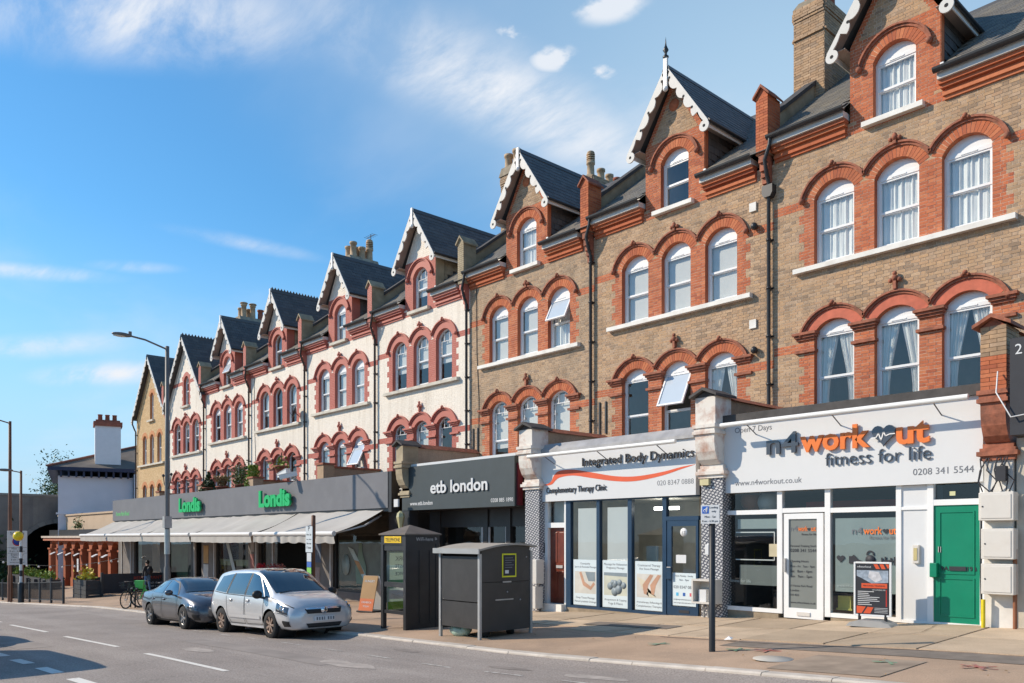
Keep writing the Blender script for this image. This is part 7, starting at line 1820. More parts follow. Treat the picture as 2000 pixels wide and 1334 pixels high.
wf = lettering("WiFi-here", mat("kiosk_print", (.45, .45, .45), .6), ph, 0, 0, 0, width=.5, depth=.002); wf.rotation_euler = (0, 0, radians(90)); wf.location = (kx1 + .052 - ph.location.x, ky0 + .25 - ph.location.y, H - .17)
for k in range(3):
    q = MB(); q.arc(0, 0, .02 + k * .022, .03 + k * .022, .3, 1.5, -.001, .001, 6); o = q.build("wifi_mark", bpy.data.materials["kiosk_print"], ph); o.rotation_euler = (0, 0, radians(90)); o.location = (kx1 + .052 - ph.location.x, ky0 + .80 - ph.location.y, H - .16)
for (z0, z1) in ((.36, .44), (1.0, 1.12), (H - .40, H - .26)): B(ph, "door_rail", M['darksteel'], kx0 + .05, kx1 - .05, ky0 - .03, ky0 + .03, kz + z0, kz + z1); B(ph, "door_rail", M['darksteel'], kx0 - .03, kx0 + .03, ky0 + .05, ky1 - .05, kz + z0, kz + z1)
pg = M['glass_dk']; pane(ph, kx0 + .05, kx1 - .05, kz + .44, kz + 1.0, ky0, pg); pane(ph, kx0 + .05, kx1 - .05, kz + 1.12, kz + H - .40, ky0, pg)
bk = B(ph, "advert", advert_mat(), kx0 + .048, kx0 + .050, ky0 + .06, ky1 - .06, kz + .42, kz + H - .42)
for s_, zz1 in (("YORK", 1.62), ("WASTE", 1.44), ("SERVICE", 1.26)):
    lt = lettering(s_, M['grey_ink'], bk, kx0 + .052, ky0 + .72, kz + zz1, width=.42, depth=.002); lt.rotation_euler = (0, 0, radians(90)); lt.scale = (-1, 1, 1)
B(bk, "advert_band", mat("advert_green", (.16, .42, .18), .5), kx0 + .05, kx0 + .053, ky0 + .09, ky1 - .09, kz + .95, kz + 1.15); B(bk, "advert_band", mat("advert_green_low", (.22, .42, .06), .5), kx0 + .05, kx0 + .053, ky0 + .09, ky1 - .09, kz + .43, kz + .62); B(bk, "advert_band", M['sign_w'], kx0 + .05, kx0 + .053, ky0 + .12, ky1 - .3, kz + .68, kz + .9)
hs_ = B(ph, "handset_unit", M['galv'], kx1 - .2, kx1 - .03, ky0 + .3, ky0 + .7, kz + 1.0, kz + 1.6)
rf = MB(); e = .09; zr = kz + H; rf.add([(kx0 - e, ky0 - e, zr), (kx1 + e, ky0 - e, zr), (kx1 + e, ky1 + e, zr), (kx0 - e, ky1 + e, zr), ((kx0 + kx1) / 2, (ky0 + ky1) / 2, zr + .22), (kx0 - e, ky0 - e, zr - .03), (kx1 + e, ky0 - e, zr - .03), (kx1 + e, ky1 + e, zr - .03), (kx0 - e, ky1 + e, zr - .03)], [(0, 1, 4), (1, 2, 4), (2, 3, 4), (3, 0, 4), (0, 5, 6, 1), (1, 6, 7, 2), (2, 7, 8, 3), (3, 8, 5, 0), (8, 7, 6, 5)])
put(rf, "pyramid_roof", mat("kiosk_roof", (.15, .125, .105), .7, var=.15), ph)
# bin store
sx0, sx1, sy0, sy1 = -14.32, -13.0, 10.84, 12.28; sz = gz(-14, 11.4)
bs = thing("bin_store", "black panelled bin shelter on steel legs with a curved pale roof", "bin shelter", ((sx0 + sx1) / 2, (sy0 + sy1) / 2, sz))
M['binpanel'] = mat("black_composite_panel", (.045, .043, .042), .42, var=.18, vscale=1.5, dirt=(.09, .085, .08, .4), dscale=1.2); M['binroof'] = mat("pale_shelter_roof", (.36, .325, .275), .7, var=.08, vscale=1.5)
HB = 1.78
for (cx0, cy0) in ((sx0, sy0), (sx1, sy0), (sx1, sy1), (sx0, sy1)): B(bs, "leg", M['galv'], cx0 - .03, cx0 + .03, cy0 - .03, cy0 + .03, gz(cx0, cy0) - .05, sz + (HB if cy0 == sy0 else HB + .06))
for (z0, z1) in ((.22, .76), (.78, HB - .06)): B(bs, "side_panel", M['binpanel'], sx0 + .03, sx1 - .03, sy0 - .012, sy0 + .02, sz + z0, sz + z1)
for (z0, z1) in ((.16, 1.18), (1.19, HB - .02)): B(bs, "end_panel", M['binpanel'], sx1 - .02, sx1 + .012, sy0 + .03, sy1 - .03, sz + z0, sz + z1); B(bs, "end_panel", M['binpanel'], sx0 - .012, sx0 + .02, sy0 + .03, sy1 - .03, sz + z0, sz + z1)
B(bs, "back_panel", M['binpanel'], sx0 + .03, sx1 - .03, sy1 - .02, sy1 + .012, sz + .2, sz + HB - .05)
gp = MB(); n = 12; arcp = [(sy0 - .10 + (sy1 - sy0 + .2) * k / n, sz + HB + .02 + .20 * sin(pi * (.12 + .62 * k / n))) for k in range(n + 1)]
gp.prism([(y_, z_) for y_, z_ in arcp] + [(arcp[-1][0], arcp[-1][1] - .04)] + [(y_, z_ - .04) for y_, z_ in reversed(arcp)][1:], sx0 - .10, sx1 + .10, 'x'); put(gp, "roof", M['binroof'], bs)
ed = MB(); ed.box(sx0 - .12, sx1 + .12, sy0 - .13, sy0 - .10, sz + HB + .0, sz + HB + .11); put(ed, "roof_edge", M['galv'], bs)
inf = MB(); pts = [(y_, z_ - .045) for y_, z_ in arcp if sy0 + .03 < y_ < sy1 - .03]; inf.prism([(pts[0][0], sz + HB - .02)] + pts + [(pts[-1][0], sz + HB - .02)], sx1 - .018, sx1 + .01, 'x'); put(inf, "gable_infill", M['binpanel'], bs)
nt_ = B(bs, "notice_plate", mat("notice_yellow", (.72, .72, .02), .4), sx1 + .012, sx1 + .020, sy0 + .60, sy0 + 1.0, sz + 1.28, sz + 1.78); nk = B(nt_, "notice_print", M['ink'], sx1 + .020, sx1 + .023, sy0 + .63, sy0 + .97, sz + 1.31, sz + 1.75)
for k, w in enumerate((.22, .26, .18, .24, .2)): B(nk, "print_line", M['grey_ink'], sx1 + .023, sx1 + .0245, sy0 + .68, sy0 + .68 + w, sz + 1.68 - k * .05, sz + 1.695 - k * .05)
B(nk, "print_square", M['sign_w'], sx1 + .023, sx1 + .0245, sy0 + .68, sy0 + .78, sz + 1.36, sz + 1.43)
for (a, b, z0) in ((.62, .86, 1.17), (.42, .92, .80)): B(bs, "handle_slot", M['galv'], sx1 + .012, sx1 + .018, sy0 + a, sy0 + b, sz + z0, sz + z0 + .025)
for (a, z0) in ((.75, .97), (1.12, .79), (1.3, 1.7), (1.42, 1.66), (1.42, 1.45)): q = MB(); q.ball((sx1 + .014, sy0 + a, sz + z0), .018, 6); put(q, "bolt", M['galv'], bs)
cnt = thing("wheeled_bin", "dark wheeled bin standing inside the bin shelter", "bin", ((sx0 + sx1) / 2, 11.6, sz)); cb = MB(); cb.prism([(-.45, .25), (.45, .25), (.52, 1.25), (-.52, 1.25)], -.45, .45, 'y'); cb.build("tub", M['blackplastic'], cnt)
for dx in (-.36, .36):
    for dy in (-.35, .35): q = MB(); q.lathe([(0, -.03), (.10, -.03), (.10, .03), (0, .03)], 12, (dx, dy, .10), 'y'); q.bar((dx, dy, .1), (dx, dy, .26), .05, .05); q.build("castor", M['tyre'], cnt)
bag = MB(); bag.ball((0, 0, 0), .22, 12, sc=(1.25, .8, .62)); bag.ball((.2, .02, .02), .12, 8); rr_ = random.Random(4); bag.v = [(x_ + rr_.uniform(-.02, .02), y_ + rr_.uniform(-.02, .02), z_ + rr_.uniform(-.02, .02)) for x_, y_, z_ in bag.v]
single(bag, "rubbish_bag", mat("pale_green_bag", (.40, .55, .46), .35, var=.2, vscale=8), "pale green rubbish bag under the bin shelter", "bag", (-14.02, 11.12, sz + .10))
# loading sign on its post
px, py = -7.88, 11.57; pz = gz(px, py); lp_ = thing("loading_sign", "white loading only sign on a black post near the kerb", "sign", (px, py, pz))
q = MB(); q.lathe([(.052, -.1), (.052, 2.42), (.0, 2.43)], 12); q.build("post", M['darksteel'], lp_)
sg = MB(); sg.box(-.225, .225, -.075, -.055, 2.02, 2.46); sg = sg.build("plate", M['sign_w'], lp_, loc=(-.01, 0, .70)); sg.scale = (.70, 1, .70); sg.rotation_euler = (0, 0, radians(14))
bl = MB(); bl.box(-.19, -.03, -.079, -.075, 2.26, 2.43); bl = bl.build("blue_square", mat("loading_blue", (.02, .13, .55), .4, var=.02), sg)
q = MB(); q.lathe([(.030, -.083), (.042, -.083), (.042, -.079)], 12, (-.115, 0, 2.325), 'y', cap=False); q.prism([(-.085, 2.285), (-.07, 2.285), (-.055, 2.41), (-.075, 2.41), (-.12, 2.36)], -.083, -.079, 'y'); q.build("trolley_mark", M['sign_w'], bl)
for s_, x_, z_, w in (("Loading", -.01, 2.38, .20), ("only", .04, 2.29, .11), ("Mon - Sat", -.13, 2.16, .27), ("8 am - 6.30 pm", -.19, 2.06, .38)):
    lt = lettering(s_, M['ink'], sg, 0, 0, 0, width=w, depth=.002); lt.location = (x_, -.077, z_)
# parking sign on its post, by the shop
px, py = -26.2, 14.0; px, py = -20.9, 11.35; pz = gz(px, py); lp2 = thing("parking_sign", "slim post with stacked parking plates in front of the nearest awning", "sign", (px, py, pz))
q = MB(); q.lathe([(.05, -.1), (.05, 2.3), (.06, 2.31), (.06, 2.95), (.0, 2.97)], 10); q.build("post", M['brownsteel'], lp2)
for (z0, z1, c) in ((1.92, 2.65, (.62, .66, .68)), (1.66, 1.90, (.62, .64, .66)), (1.5, 1.65, (.06, .16, .5)), (1.32, 1.49, (.25, .6, .12))):
    s1 = MB(); s1.box(-.19 if z0 > 1.91 else -.12, .19 if z0 > 1.91 else .12, -.075, -.06, z0, z1); s1 = s1.build("plate", mat("plate_%d" % int(z0 * 100), c, .5, var=.02), lp2, loc=(-.12, 0, 0))
    if z0 > 1.91:
        for k, s_ in enumerate(("P", "Mon - Sat", "8 am - 6.30 pm", "Max stay", "1 hour")): lt = lettering(s_, M['ink'], s1, 0, 0, 0, width=.08 if k == 0 else .26, depth=.002, anchor='c'); lt.location = (0, -.077, 2.52 - k * .125)
# swing sign by the gym
ab = thing("pavement_sign", "silver framed swing sign with black and orange gym poster on a grey base", "pavement sign", (-7.1, 15.75, gz(-7.1, 15.75) + .015), radians(8))
bs_ = MB(); bs_.prism([(-.42, 0), (.42, 0), (.36, .07), (.2, .12), (-.2, .12), (-.36, .07)], -.26, .26, 'y', smooth=True); bs_.build("base", M['galv'], ab, bevel=.02)
for dx in (-.24, .24): q = MB(); q.lathe([(.03, .1), (.03, .22)], 8, (dx, 0, 0)); q.build("spring", M['darksteel'], ab)
fr = thing_fr = bpy.data.objects.new("frame", None)
bpy.data.objects.remove(fr)
TW, TH = .31, .98
pn = MB(); pn.box(-TW, TW, -.012, .012, .22, .22 + TH); pn = pn.build("poster", M['ink'], ab)
for (a, b, c, d) in ((-TW - .035, -TW, .19, .25 + TH), (TW, TW + .035, .19, .25 + TH), (-TW, TW, .185, .22), (-TW, TW, .22 + TH, .255 + TH)): q = MB(); q.box(a, b, -.022, .022, c, d); q.build("frame_bar", M['upvc'], ab, bevel=.006)
def flat(pts, m, y=-.014, nm="poster_shape"): q = MB(); q.prism(pts, y, y + .0015, 'y'); return q.build(nm, m, pn)
og = mat("poster_orange", (.72, .11, .04), .4, var=.02)
for k in range(3): flat([(.02 + k * .11, 1.19), (.09 + k * .11, 1.19), (.14 + k * .10, 1.10), (.07 + k * .10, 1.10)] if k < 2 else [(.24, 1.19), (.30, 1.19), (.30, 1.12), (.28, 1.11)], og)
flat([(-.29, 1.07), (.29, 1.07), (.29, .84), (-.02, .82), (-.2, .92), (-.29, .96)], mat("poster_photo", (.32, .38, .45), .4, var=.3, vscale=14)); flat([(-.05, 1.06), (.12, 1.04), (.18, .9), (.06, .84), (-.08, .94)], mat("poster_photo_light", (.6, .6, .62), .4, var=.2, vscale=14), -.0155)
flat([(-.20, .82), (.27, .82), (.27, .73), (-.20, .73)], og, -.016); flat([(.245, .70), (.265, .70), (.265, .38), (.245, .38)], mat("poster_red_line", (.5, .04, .03), .4))
flat([(-.29, .24), (-.04, .24), (.02, .36), (-.29, .38)], og); flat([(-.20, .24), (-.17, .24), (-.09, .37), (-.12, .37)], M['ink'], -.0158)
for k, w in enumerate((.30, .20, .22, .40, .36, .40, .22, .26)): q = MB(); q.box(-.27, -.27 + w, -.0158, -.014, .655 - k * .036, .667 - k * .036); q.build("print_line", M['sign_w'], pn)
lettering_ = lettering("NO JOINING FEE", M['sign_w'], pn, 0, 0, 0, width=.24, depth=.0015); lettering_.location = (.0, -.016, .685)
lettering_ = lettering("PERSONAL TRAINING", M['ink'], pn, 0, 0, 0, width=.40, depth=.0015); lettering_.location = (-.17, -.0175, .76)
lettering_ = lettering("n4workout", M['sign_w'], pn, 0, 0, 0, width=.26, depth=.0015); lettering_.location = (-.28, -.016, 1.12)
for k in range(4): q = MB(); q.box(.04, .28, -.0158, -.014, .345 - k * .028, .352 - k * .028); q.build("print_line", M['sign_w'], pn)
# tan and orange A-board by the kiosk
oa = thing("pavement_sign", "tan and orange A board outside the convenience shop window", "pavement sign", (-21.9, 13.9, gz(-21.9, 13.9)), radians(14))
tan = mat("board_tan", (.36, .20, .07), .5, var=.08); orb = mat("board_orange", (.55, .13, .03), .5)
for sy, nm in ((-1, "front_board"), (1, "back_board")):
    q = MB(); q.add([(-.30, sy * .28 - .012, .04), (.30, sy * .28 - .012, .04), (.30, sy * .03 - .012, 1.12), (-.30, sy * .03 - .012, 1.12), (-.30, sy * .28 + .012, .04), (.30, sy * .28 + .012, .04), (.30, sy * .03 + .012, 1.12), (-.30, sy * .03 + .012, 1.12)], [(0, 1, 2, 3), (7, 6, 5, 4), (0, 4, 5, 1), (1, 5, 6, 2), (2, 6, 7, 3), (3, 7, 4, 0)]); fbd = q.build(nm, tan if sy < 0 else M['sign_w'], oa)
    if sy < 0:
        P3 = lambda x_, z_, e: (x_, -.28 + .25 * (z_ - .04) / 1.08 - e, z_)
        q = MB(); q.add([P3(-.295, .05, .015), P3(.295, .05, .015), P3(.295, .42, .015), P3(-.295, .42, .015)], [(0, 1, 2, 3)]); q.build("orange_panel", orb, fbd)
        for s_, z_ in (("CASHBACK", .28), ("TODAY", .16), ("HUNGRY", .92)): lt = lettering(s_, M['sign_w'], fbd, 0, 0, 0, width=.42 if z_ != .16 else .26, depth=.002, anchor='c'); lt.location = P3(0, z_, .017); lt.rotation_euler = (-atan2(.25, 1.08), 0, 0)
b = MB(); b.box(-.34, .34, -.34, .34, 0, .05); b.build("base", M['blackplastic'], oa, bevel=.01)
wb = thing("wheeled_bin", "grey wheelie bin beside the tan and orange A board", "bin", (-21.0, 14.6, gz(-21, 14.6))); q = MB(); q.prism([(-.24, .05), (.24, .05), (.30, 1.0), (-.30, 1.0)], -.30, .30, 'y'); q.build("tub", mat("grey_bin", (.10, .11, .13), .5), wb); q = MB(); q.prism([(-.33, 1.0), (.33, 1.0), (.28, 1.08), (-.28, 1.08)], -.35, .33, 'y'); q.build("lid", bpy.data.materials["grey_bin"], wb)
B(wb, "label", M['sign_w'], -21.1, -20.9, 14.275, 14.285, wb.location.z + .6, wb.location.z + .75)
# meter boxes and cables on the right hand pier, boxes by the other piers
zt0 = .80
for k, (z0, z1, e) in enumerate(((.30, .80, .0), (-.38, .16, .04), (-1.0, -.46, .04))):
    mbx = thing("meter_box", ["uppermost of three pale meter boxes right of the green door", "middle one of three pale meter boxes right of the green door", "lowest of three pale meter boxes right of the green door"][k], "meter box", (-5.05, 16.1, z0), 0, "meter boxes right of the green door")
    q = MB(); q.box(-.26 + e, .30, -.12, .13, 0, z1 - z0); q.build("case", M['plastic'], mbx, bevel=.012); q = MB(); q.box(-.22 + e, .26, -.132, -.12, .04, z1 - z0 - .04); d_ = q.build("door", M['plastic'], mbx, bevel=.006); q = MB(); q.lathe([(0, -.14), (.014, -.14), (.014, -.13)], 8, (-.19 + e, 0, (z1 - z0) / 2), 'y', cap=False); q.build("lock", M['ink'], d_)
cbl = thing("cable_bundle", "tangle of black cables below the terracotta console pier", "cables", (-5.1, 16.2, 1.2)); rr_ = random.Random(3)
for k in range(7):
    x0 = -5.32 + k * .075; pts = [(x0 + rr_.uniform(-.05, .05), 16.18 - .02 * k * .3, 1.42), (x0 + rr_.uniform(-.1, .1), 16.13, 1.2), (x0 + rr_.uniform(-.12, .12), 16.12, 1.0), (x0 + rr_.uniform(-.08, .08), 16.17, .82)]; q = MB(); q.tube(pts, .012, 5); put(q, "cable", M['ink'], cbl)
jb = B(cbl, "junction_box", M['ink'], -5.06, -4.90, 16.05, 16.2, 1.0, 1.26)
q = MB(); q.tube([(-5.30, 16.1, .75), (-5.31, 16.1, -.6), (-5.30, 16.12, -1.5)], .018, 6); put(q, "cable", M['ink'], cbl)
gd_ = MB(); gd_.tube([(0, 0, -.05), (0, 0, .50)], .034, 10); single(gd_, "cable_guard", mat("yellow_guard", (.72, .58, .02), .5), "yellow cable guard tube at the foot of the right hand pier", "cable guard", (-5.27, 16.1, gz(-5.2, 16.1) + .02))
pw_ = MB(); pw_.tube([(-4.78, 16.15, -.2), (-4.78, 16.15, -1.75)], .035, 8); single(pw_, "drain_pipe", mat("rusty_pipe", (.25, .10, .05), .7), "rusty brown pipe at the foot of the right hand pier", "pipe")
cab = MB(); cab.tube([(-4.98, 15.92, 2.9), (-4.93, 15.68, 2.5), (-4.7, 15.66, 2.05), (-4.3, 15.7, 2.1)], .012, 6); single(cab, "white_cable", M['sign_w'], "white cable looping across the black sign box", "cable")
for (x0, x1, y0, y1, z0, z1, lab) in ((-16.98, -16.62, 15.92, 16.22, -1.30, -.62, "upper pale utility box on the tiled pier behind the bin shelter"), (-17.0, -16.66, 15.92, 16.22, -2.0, -1.38, "lower pale utility box on the tiled pier behind the bin shelter")):
    q = MB(); q.box(x0, x1, y0, y1, z0, z1); o = single(q, "utility_box", M['plastic'], lab, "utility box", (0, 0, 0), "utility boxes on the tiled piers", .012)
ub = thing("open_utility_box", "open pale cabinet with a meter on the tiled pier behind the loading sign", "utility box", (-11.1, 16.1, -1.5))
for (x0, x1, y0, y1, z0, z1) in ((-11.38, -10.78, 15.88, 16.23, -1.0, -.96), (-11.38, -10.78, 15.88, 16.23, -1.52, -1.48), (-11.38, -11.34, 15.88, 16.23, -1.48, -1.0), (-10.82, -10.78, 15.88, 16.23, -1.48, -1.0), (-11.34, -10.82, 16.20, 16.235, -1.48, -1.0)): B(ub, "case_panel", M['plastic'], x0, x1, y0, y1, z0, z1)
B(ub, "meter", M['sign_w'], -11.25, -11.05, 15.98, 16.2, -1.48, -1.2); 
for dx in (-11.2, -11.08): q = MB(); q.tube([(dx, 16.1, -1.52), (dx, 16.12, -1.95)], .02, 6); put(q, "pipe", M['galv'], ub)
kb = MB(); kb.box(-.05, .05, -.05, .04, 0, .24); single(kb, "key_safe", M['sign_w'], "small white key box on the tiled pier behind the loading post", "key box", (-11.15, 16.2, -.40), None, .008)
db = MB(); db.box(-.22, .02, -.05, .04, 0, .14); single(db, "yellowed_box", mat("yellowed_plastic", (.62, .56, .32), .5), "yellowed junction box behind the loading sign plate", "junction box", (-11.12, 16.2, 1.22))
# lantern and notice between the dark office and the convenience shop
ln = thing("wall_lantern", "brass wall lantern beside the dark office entrance", "lantern", (-23.4, 16.0, .55)); q = MB(); q.lathe([(.06, -.25), (.15, .15), (.12, .28), (.03, .36)], 6, smooth=False); q.build("glass_body", mat("lantern_glass", (.50, .46, .26), .15), ln); q = MB(); q.tube([(0, .02, -.25), (0, .1, -.45), (0, .24, -.45)], .03, 6); q.build("bracket", mat("dark_red_bracket", (.08, .02, .015), .5), ln)
q = MB(); q.box(-.12, .12, -.03, .03, 0, .26); single(q, "bell_box", M['sign_w'], "small white alarm box on the stone pier beside the dark office", "alarm box", (-23.5, 15.9, 1.05))
# security cameras
for k, (x, y, z, a, lab) in enumerate(((-31.7, 15.95, 2.72, -.5, "white security camera above the grey fascia, left one of the pair"), (-31.2, 16.0, 2.6, .5, "white security camera above the grey fascia, right one of the pair"))):
    c = thing("security_camera", lab, "security camera", (x, y, z), a, "security cameras above the fascia"); q = MB(); q.box(-.10, .10, -.55, .18, -.09, .09); q.box(-.12, .12, -.60, .22, .09, .105); q.build("housing", M['sign_w'], c, bevel=.01).rotation_euler = (radians(14), 0, radians(-58)); q = MB(); q.tube([(0, .1, -.08), (.1, .3, -.3), (.1, .45, -.32)], .03, 6); q.build("bracket", M['galv'], c)
# planting on the flat roof
for k, (x, y, lab, kind) in enumerate(((-42.2, 16.9, "dark conical conifer on the flat roof, leftmost of the roof plants", 'cone'), (-40.7, 17.0, "dry tan grassy plant on the flat roof between the conifers", 'tan'), (-38.6, 17.1, "tall loose green shrub on the flat roof", 'loose'), (-36.9, 16.9, "bright green upright conifer on the flat roof", 'bright'), (-34.6, 17.2, "small bright plant on the roof parapet pier", 'small'))):
    base = {'small': 2.85}.get(kind, 2.2); t = thing("potted_plant", lab, "plant", (x, y, base), 0, "pots on the flat shop roof")
    if kind == 'cone': cr = leaf_cloud(800, lambda r_: (lambda h, a, q: (x + (1 - h) * .5 * q * cos(a), y + (1 - h) * .5 * q * sin(a), base + .2 + h * 1.0))(r_.random() ** 1.3, r_.uniform(0, 6.28), r_.random() ** .5), .07, 21); m_ = M['leaf_dk']
    elif kind == 'tan': cr = leaf_cloud(600, lambda r_: (lambda h, a: (x + h * .6 * cos(a) * r_.random(), y + h * .5 * sin(a) * r_.random(), base + .25 + h * .65))(r_.random(), r_.uniform(0, 6.28)), .08, 22); m_ = M['leaf_tan']
    elif kind == 'loose': cr = leaf_cloud(650, lambda r_: (x + r_.gauss(0, .32), y + r_.gauss(0, .28), base + .3 + abs(r_.gauss(.5, .32))), .07, 23); m_ = M['leaf']
    elif kind == 'bright': cr = leaf_cloud(900, lambda r_: (lambda h, a, q: (x + .38 * q * cos(a) * (1.1 - .5 * h), y + .38 * q * sin(a) * (1.1 - .5 * h), base + .2 + h * 1.0))(r_.random(), r_.uniform(0, 6.28), r_.random() ** .5), .07, 24); m_ = M['leaf_br']
    else: cr = leaf_cloud(160, lambda r_: (x + r_.gauss(0, .16), y + r_.gauss(0, .16), base + .25 + abs(r_.gauss(0, .18))), .08, 25); m_ = M['leaf_br']
    put(cr, "foliage", m_, t); q = MB(); q.lathe([(.22, 0), (.30, .38), (.33, .38), (.33, .44), (.2, .44)], 12, (x, y, base - .05)); put(q, "pot", M['redpot'], t); q = MB(); q.tube([(x, y, base + .3), (x, y, base + 1.0)], .03, 5); put(q, "stem", M['bark'], t)
for k, x in enumerate((-34.4 - .4, -32.9 - .4)):
    pass
# paper litter near the sign post
q = MB(); q.add([(-.07, -.05, .01), (.08, -.04, .03), (.06, .06, .05), (-.05, .05, .02), (.0, .0, .08)], [(0, 1, 4), (1, 2, 4), (2, 3, 4), (3, 0, 4)]); single(q, "crumpled_paper", M['sign_w'], "crumpled white paper on the pavement beside the loading sign post", "litter", (-8.4, 12.85, gz(-8.4, 12.85) + .01))

# ------------------------------------------------------------------ bicycles
def bicycle(label, x, y, yaw, fm, basket=None, fat=1.0, step=False):
    t = thing("bicycle", label, "bicycle", (x, y, gz(x, y)), yaw); r = .34
    for wx in (-.53, .53):
        w = MB(); n = 28
        w.tube([(r * cos(2 * pi * k / n), 0, r * sin(2 * pi * k / n)) for k in range(n + 1)], .021 * fat, 7, cap=False); wh_ = w.build("wheel", M['tyre'], t, loc=(wx, 0, r))
        rm = MB(); rm.tube([((r - .03) * cos(2 * pi * k / n), 0, (r - .03) * sin(2 * pi * k / n)) for k in range(n + 1)], .010, 5, cap=False); rm.build("rim", M['galv'], wh_)
        sp = MB()
        for k in range(14): a = 2 * pi * k / 14; sp.bar((0, .02 * (-1) ** k, 0), ((r - .03) * cos(a), 0, (r - .03) * sin(a)), .004, .004)
        sp.lathe([(.025, -.045), (.025, .045)], 8, (0, 0, 0), 'y'); sp.build("spokes", M['galv'], wh_)
    f = MB(); bbk = (-.08, 0, .29); sd_ = (-.22, 0, .80); hd_ = (.36, 0, .86); hl = (.40, 0, .70); k_ = .018 * fat
    if step: f.tube([hl, (.15, 0, .45), bbk], k_ * 1.6, 8)
    else: f.tube([sd_, hd_], k_, 8); f.tube([hl, bbk], k_ * 1.1, 8)
    f.tube([bbk, sd_], k_, 8); f.tube([hd_, hl], k_ * 1.2, 8)
    for s_ in (-.05, .05): f.tube([(bbk[0], s_ * .5, bbk[2]), (-.53, s_, r)], k_ * .6, 6); f.tube([(sd_[0], s_ * .4, .76), (-.53, s_, r)], k_ * .6, 6); f.tube([(hl[0], s_, .68), (.53, s_, r)], k_ * .7, 6)
    f.build("frame", fm, t)
    s_ = MB(); s_.ball((-.25, 0, .93), .13, 10, sc=(1.1, .6, .35)); s_.tube([(-.22, 0, .80), (-.24, 0, .92)], .014, 6); s_.build("saddle", M['ink'], t)
    h = MB(); h.tube([(.33, 0, .86), (.32, 0, 1.02)], .014, 6); h.tube([(.18, -.30, 1.02), (.32, -.22, 1.04), (.32, .22, 1.04), (.18, .30, 1.02)], .013, 6); h.build("handlebar", M['ink'], t)
    c = MB(); c.lathe([(.0, -.05), (.09, -.05), (.09, -.04), (0, -.04)], 14, (bbk[0], 0, bbk[2]), 'y'); c.bar((bbk[0], -.07, bbk[2]), (bbk[0] + .12, -.07, bbk[2] - .12), .02, .02); c.bar((bbk[0], .07, bbk[2]), (bbk[0] - .12, .07, bbk[2] + .12), .02, .02); c.box(bbk[0] + .07, bbk[0] + .17, -.16, -.07, bbk[2] - .14, bbk[2] - .11); c.box(bbk[0] - .17, bbk[0] - .07, .07, .16, bbk[2] + .11, bbk[2] + .14); c.build("crank", M['galv'], t)
    if basket == 'wire':
        b = MB()
        for k in range(8): u = k / 7; b.bar((.42 + .3 * u, -.17, 1.02), (.46 + .22 * u, -.13, .80), .008, .008); b.bar((.42 + .3 * u, .17, 1.02), (.46 + .22 * u, .13, .80), .008, .008); b.bar((.72, -.17 + .34 * u, 1.02), (.68, -.13 + .26 * u, .8), .008, .008); b.bar((.46 + .22 * u, -.13, .8), (.46 + .22 * u, .13, .8), .008, .008)
        for z_, e in ((1.02, .17), (.91, .15)): b.bar((.42, -e, z_), (.72, -e, z_), .012, .012); b.bar((.42, e, z_), (.72, e, z_), .012, .012); b.bar((.72, -e, z_), (.72, e, z_), .012, .012)
        b.build("basket", M['ink'], t); rk = MB(); rk.box(-.78, -.36, -.06, .06, .72, .74); rk.build("rear_rack", M['ink'], t)
    if basket == 'green':
        b = MB(); b.prism([(.42, .74), (.68, .78), (.74, 1.04), (.40, 1.04)], -.17, .17, 'y'); b.build("basket", fm, t, bevel=.02); g = MB()
        for wx, a0, a1 in ((-.53, .3, 2.9), (.53, .9, 2.8)): g.arc(wx, r, r + .03, r + .06, a0, a1, -.05, .05, 12)
        g.build("mudguard", fm, t); st_ = MB(); st_.tube([(-.2, .05, .25), (-.28, .22, .01)], .012, 6); st_.build("kick_stand", M['ink'], t)
    return t
bicycle("black bicycle with wire basket locked near the planter screen", -34.1, 10.7, radians(-52), M['ink'], 'wire')
bicycle("bright green hire bicycle with a front basket, beside the grey coupe", -33.55, 11.3, radians(-118), mat("hire_green", (.10, .55, .12), .35, var=.03), 'green', 1.5, True)
for dx in (0, .55):
    q = MB(); q.tube([(-34.4 + dx, 10.65, gz(-33.5, 10.65) - .05), (-34.4 + dx, 10.65, gz(-33.5, 10.65) + .62), (-34.35 + dx, 10.65, gz(-33.5, 10.65) + .72), (-34.1 + dx, 10.65, gz(-33.5, 10.65) + .75)], .03, 8); single(q, "bike_stand", M['darksteel'], "black steel bike stand under the black bicycle, %s of two" % ("left" if dx == 0 else "right"), "bike stand", None, "bike stands")
for k in range(3):                                   # baskets stacked outside the shop
    bk_ = thing("shopping_basket", ["dark shopping basket stack behind the grey coupe, left one", "dark shopping basket stack behind the grey coupe, middle one", "dark shopping basket stack behind the grey coupe, right one"][k], "shopping basket", (-28.6 + k * .7, 12.9 + k * .2, gz(-28, 13)), .2, "shopping baskets outside the shop")
    q = MB(); q.prism([(-.22, .35), (.22, .35), (.30, 1.12), (-.26, 1.12)], -.24, .24, 'y'); q.build("basket_body", M['blackplastic'], bk_, bevel=.03); q = MB(); q.tube([(-.24, -.2, 1.1), (-.30, 0, 1.28), (-.24, .2, 1.1)], .02, 6); q.build("handle", M['galv'], bk_); q = MB(); q.box(-.2, .2, -.2, .2, 0, .35); q.build("stand", M['darksteel'], bk_)
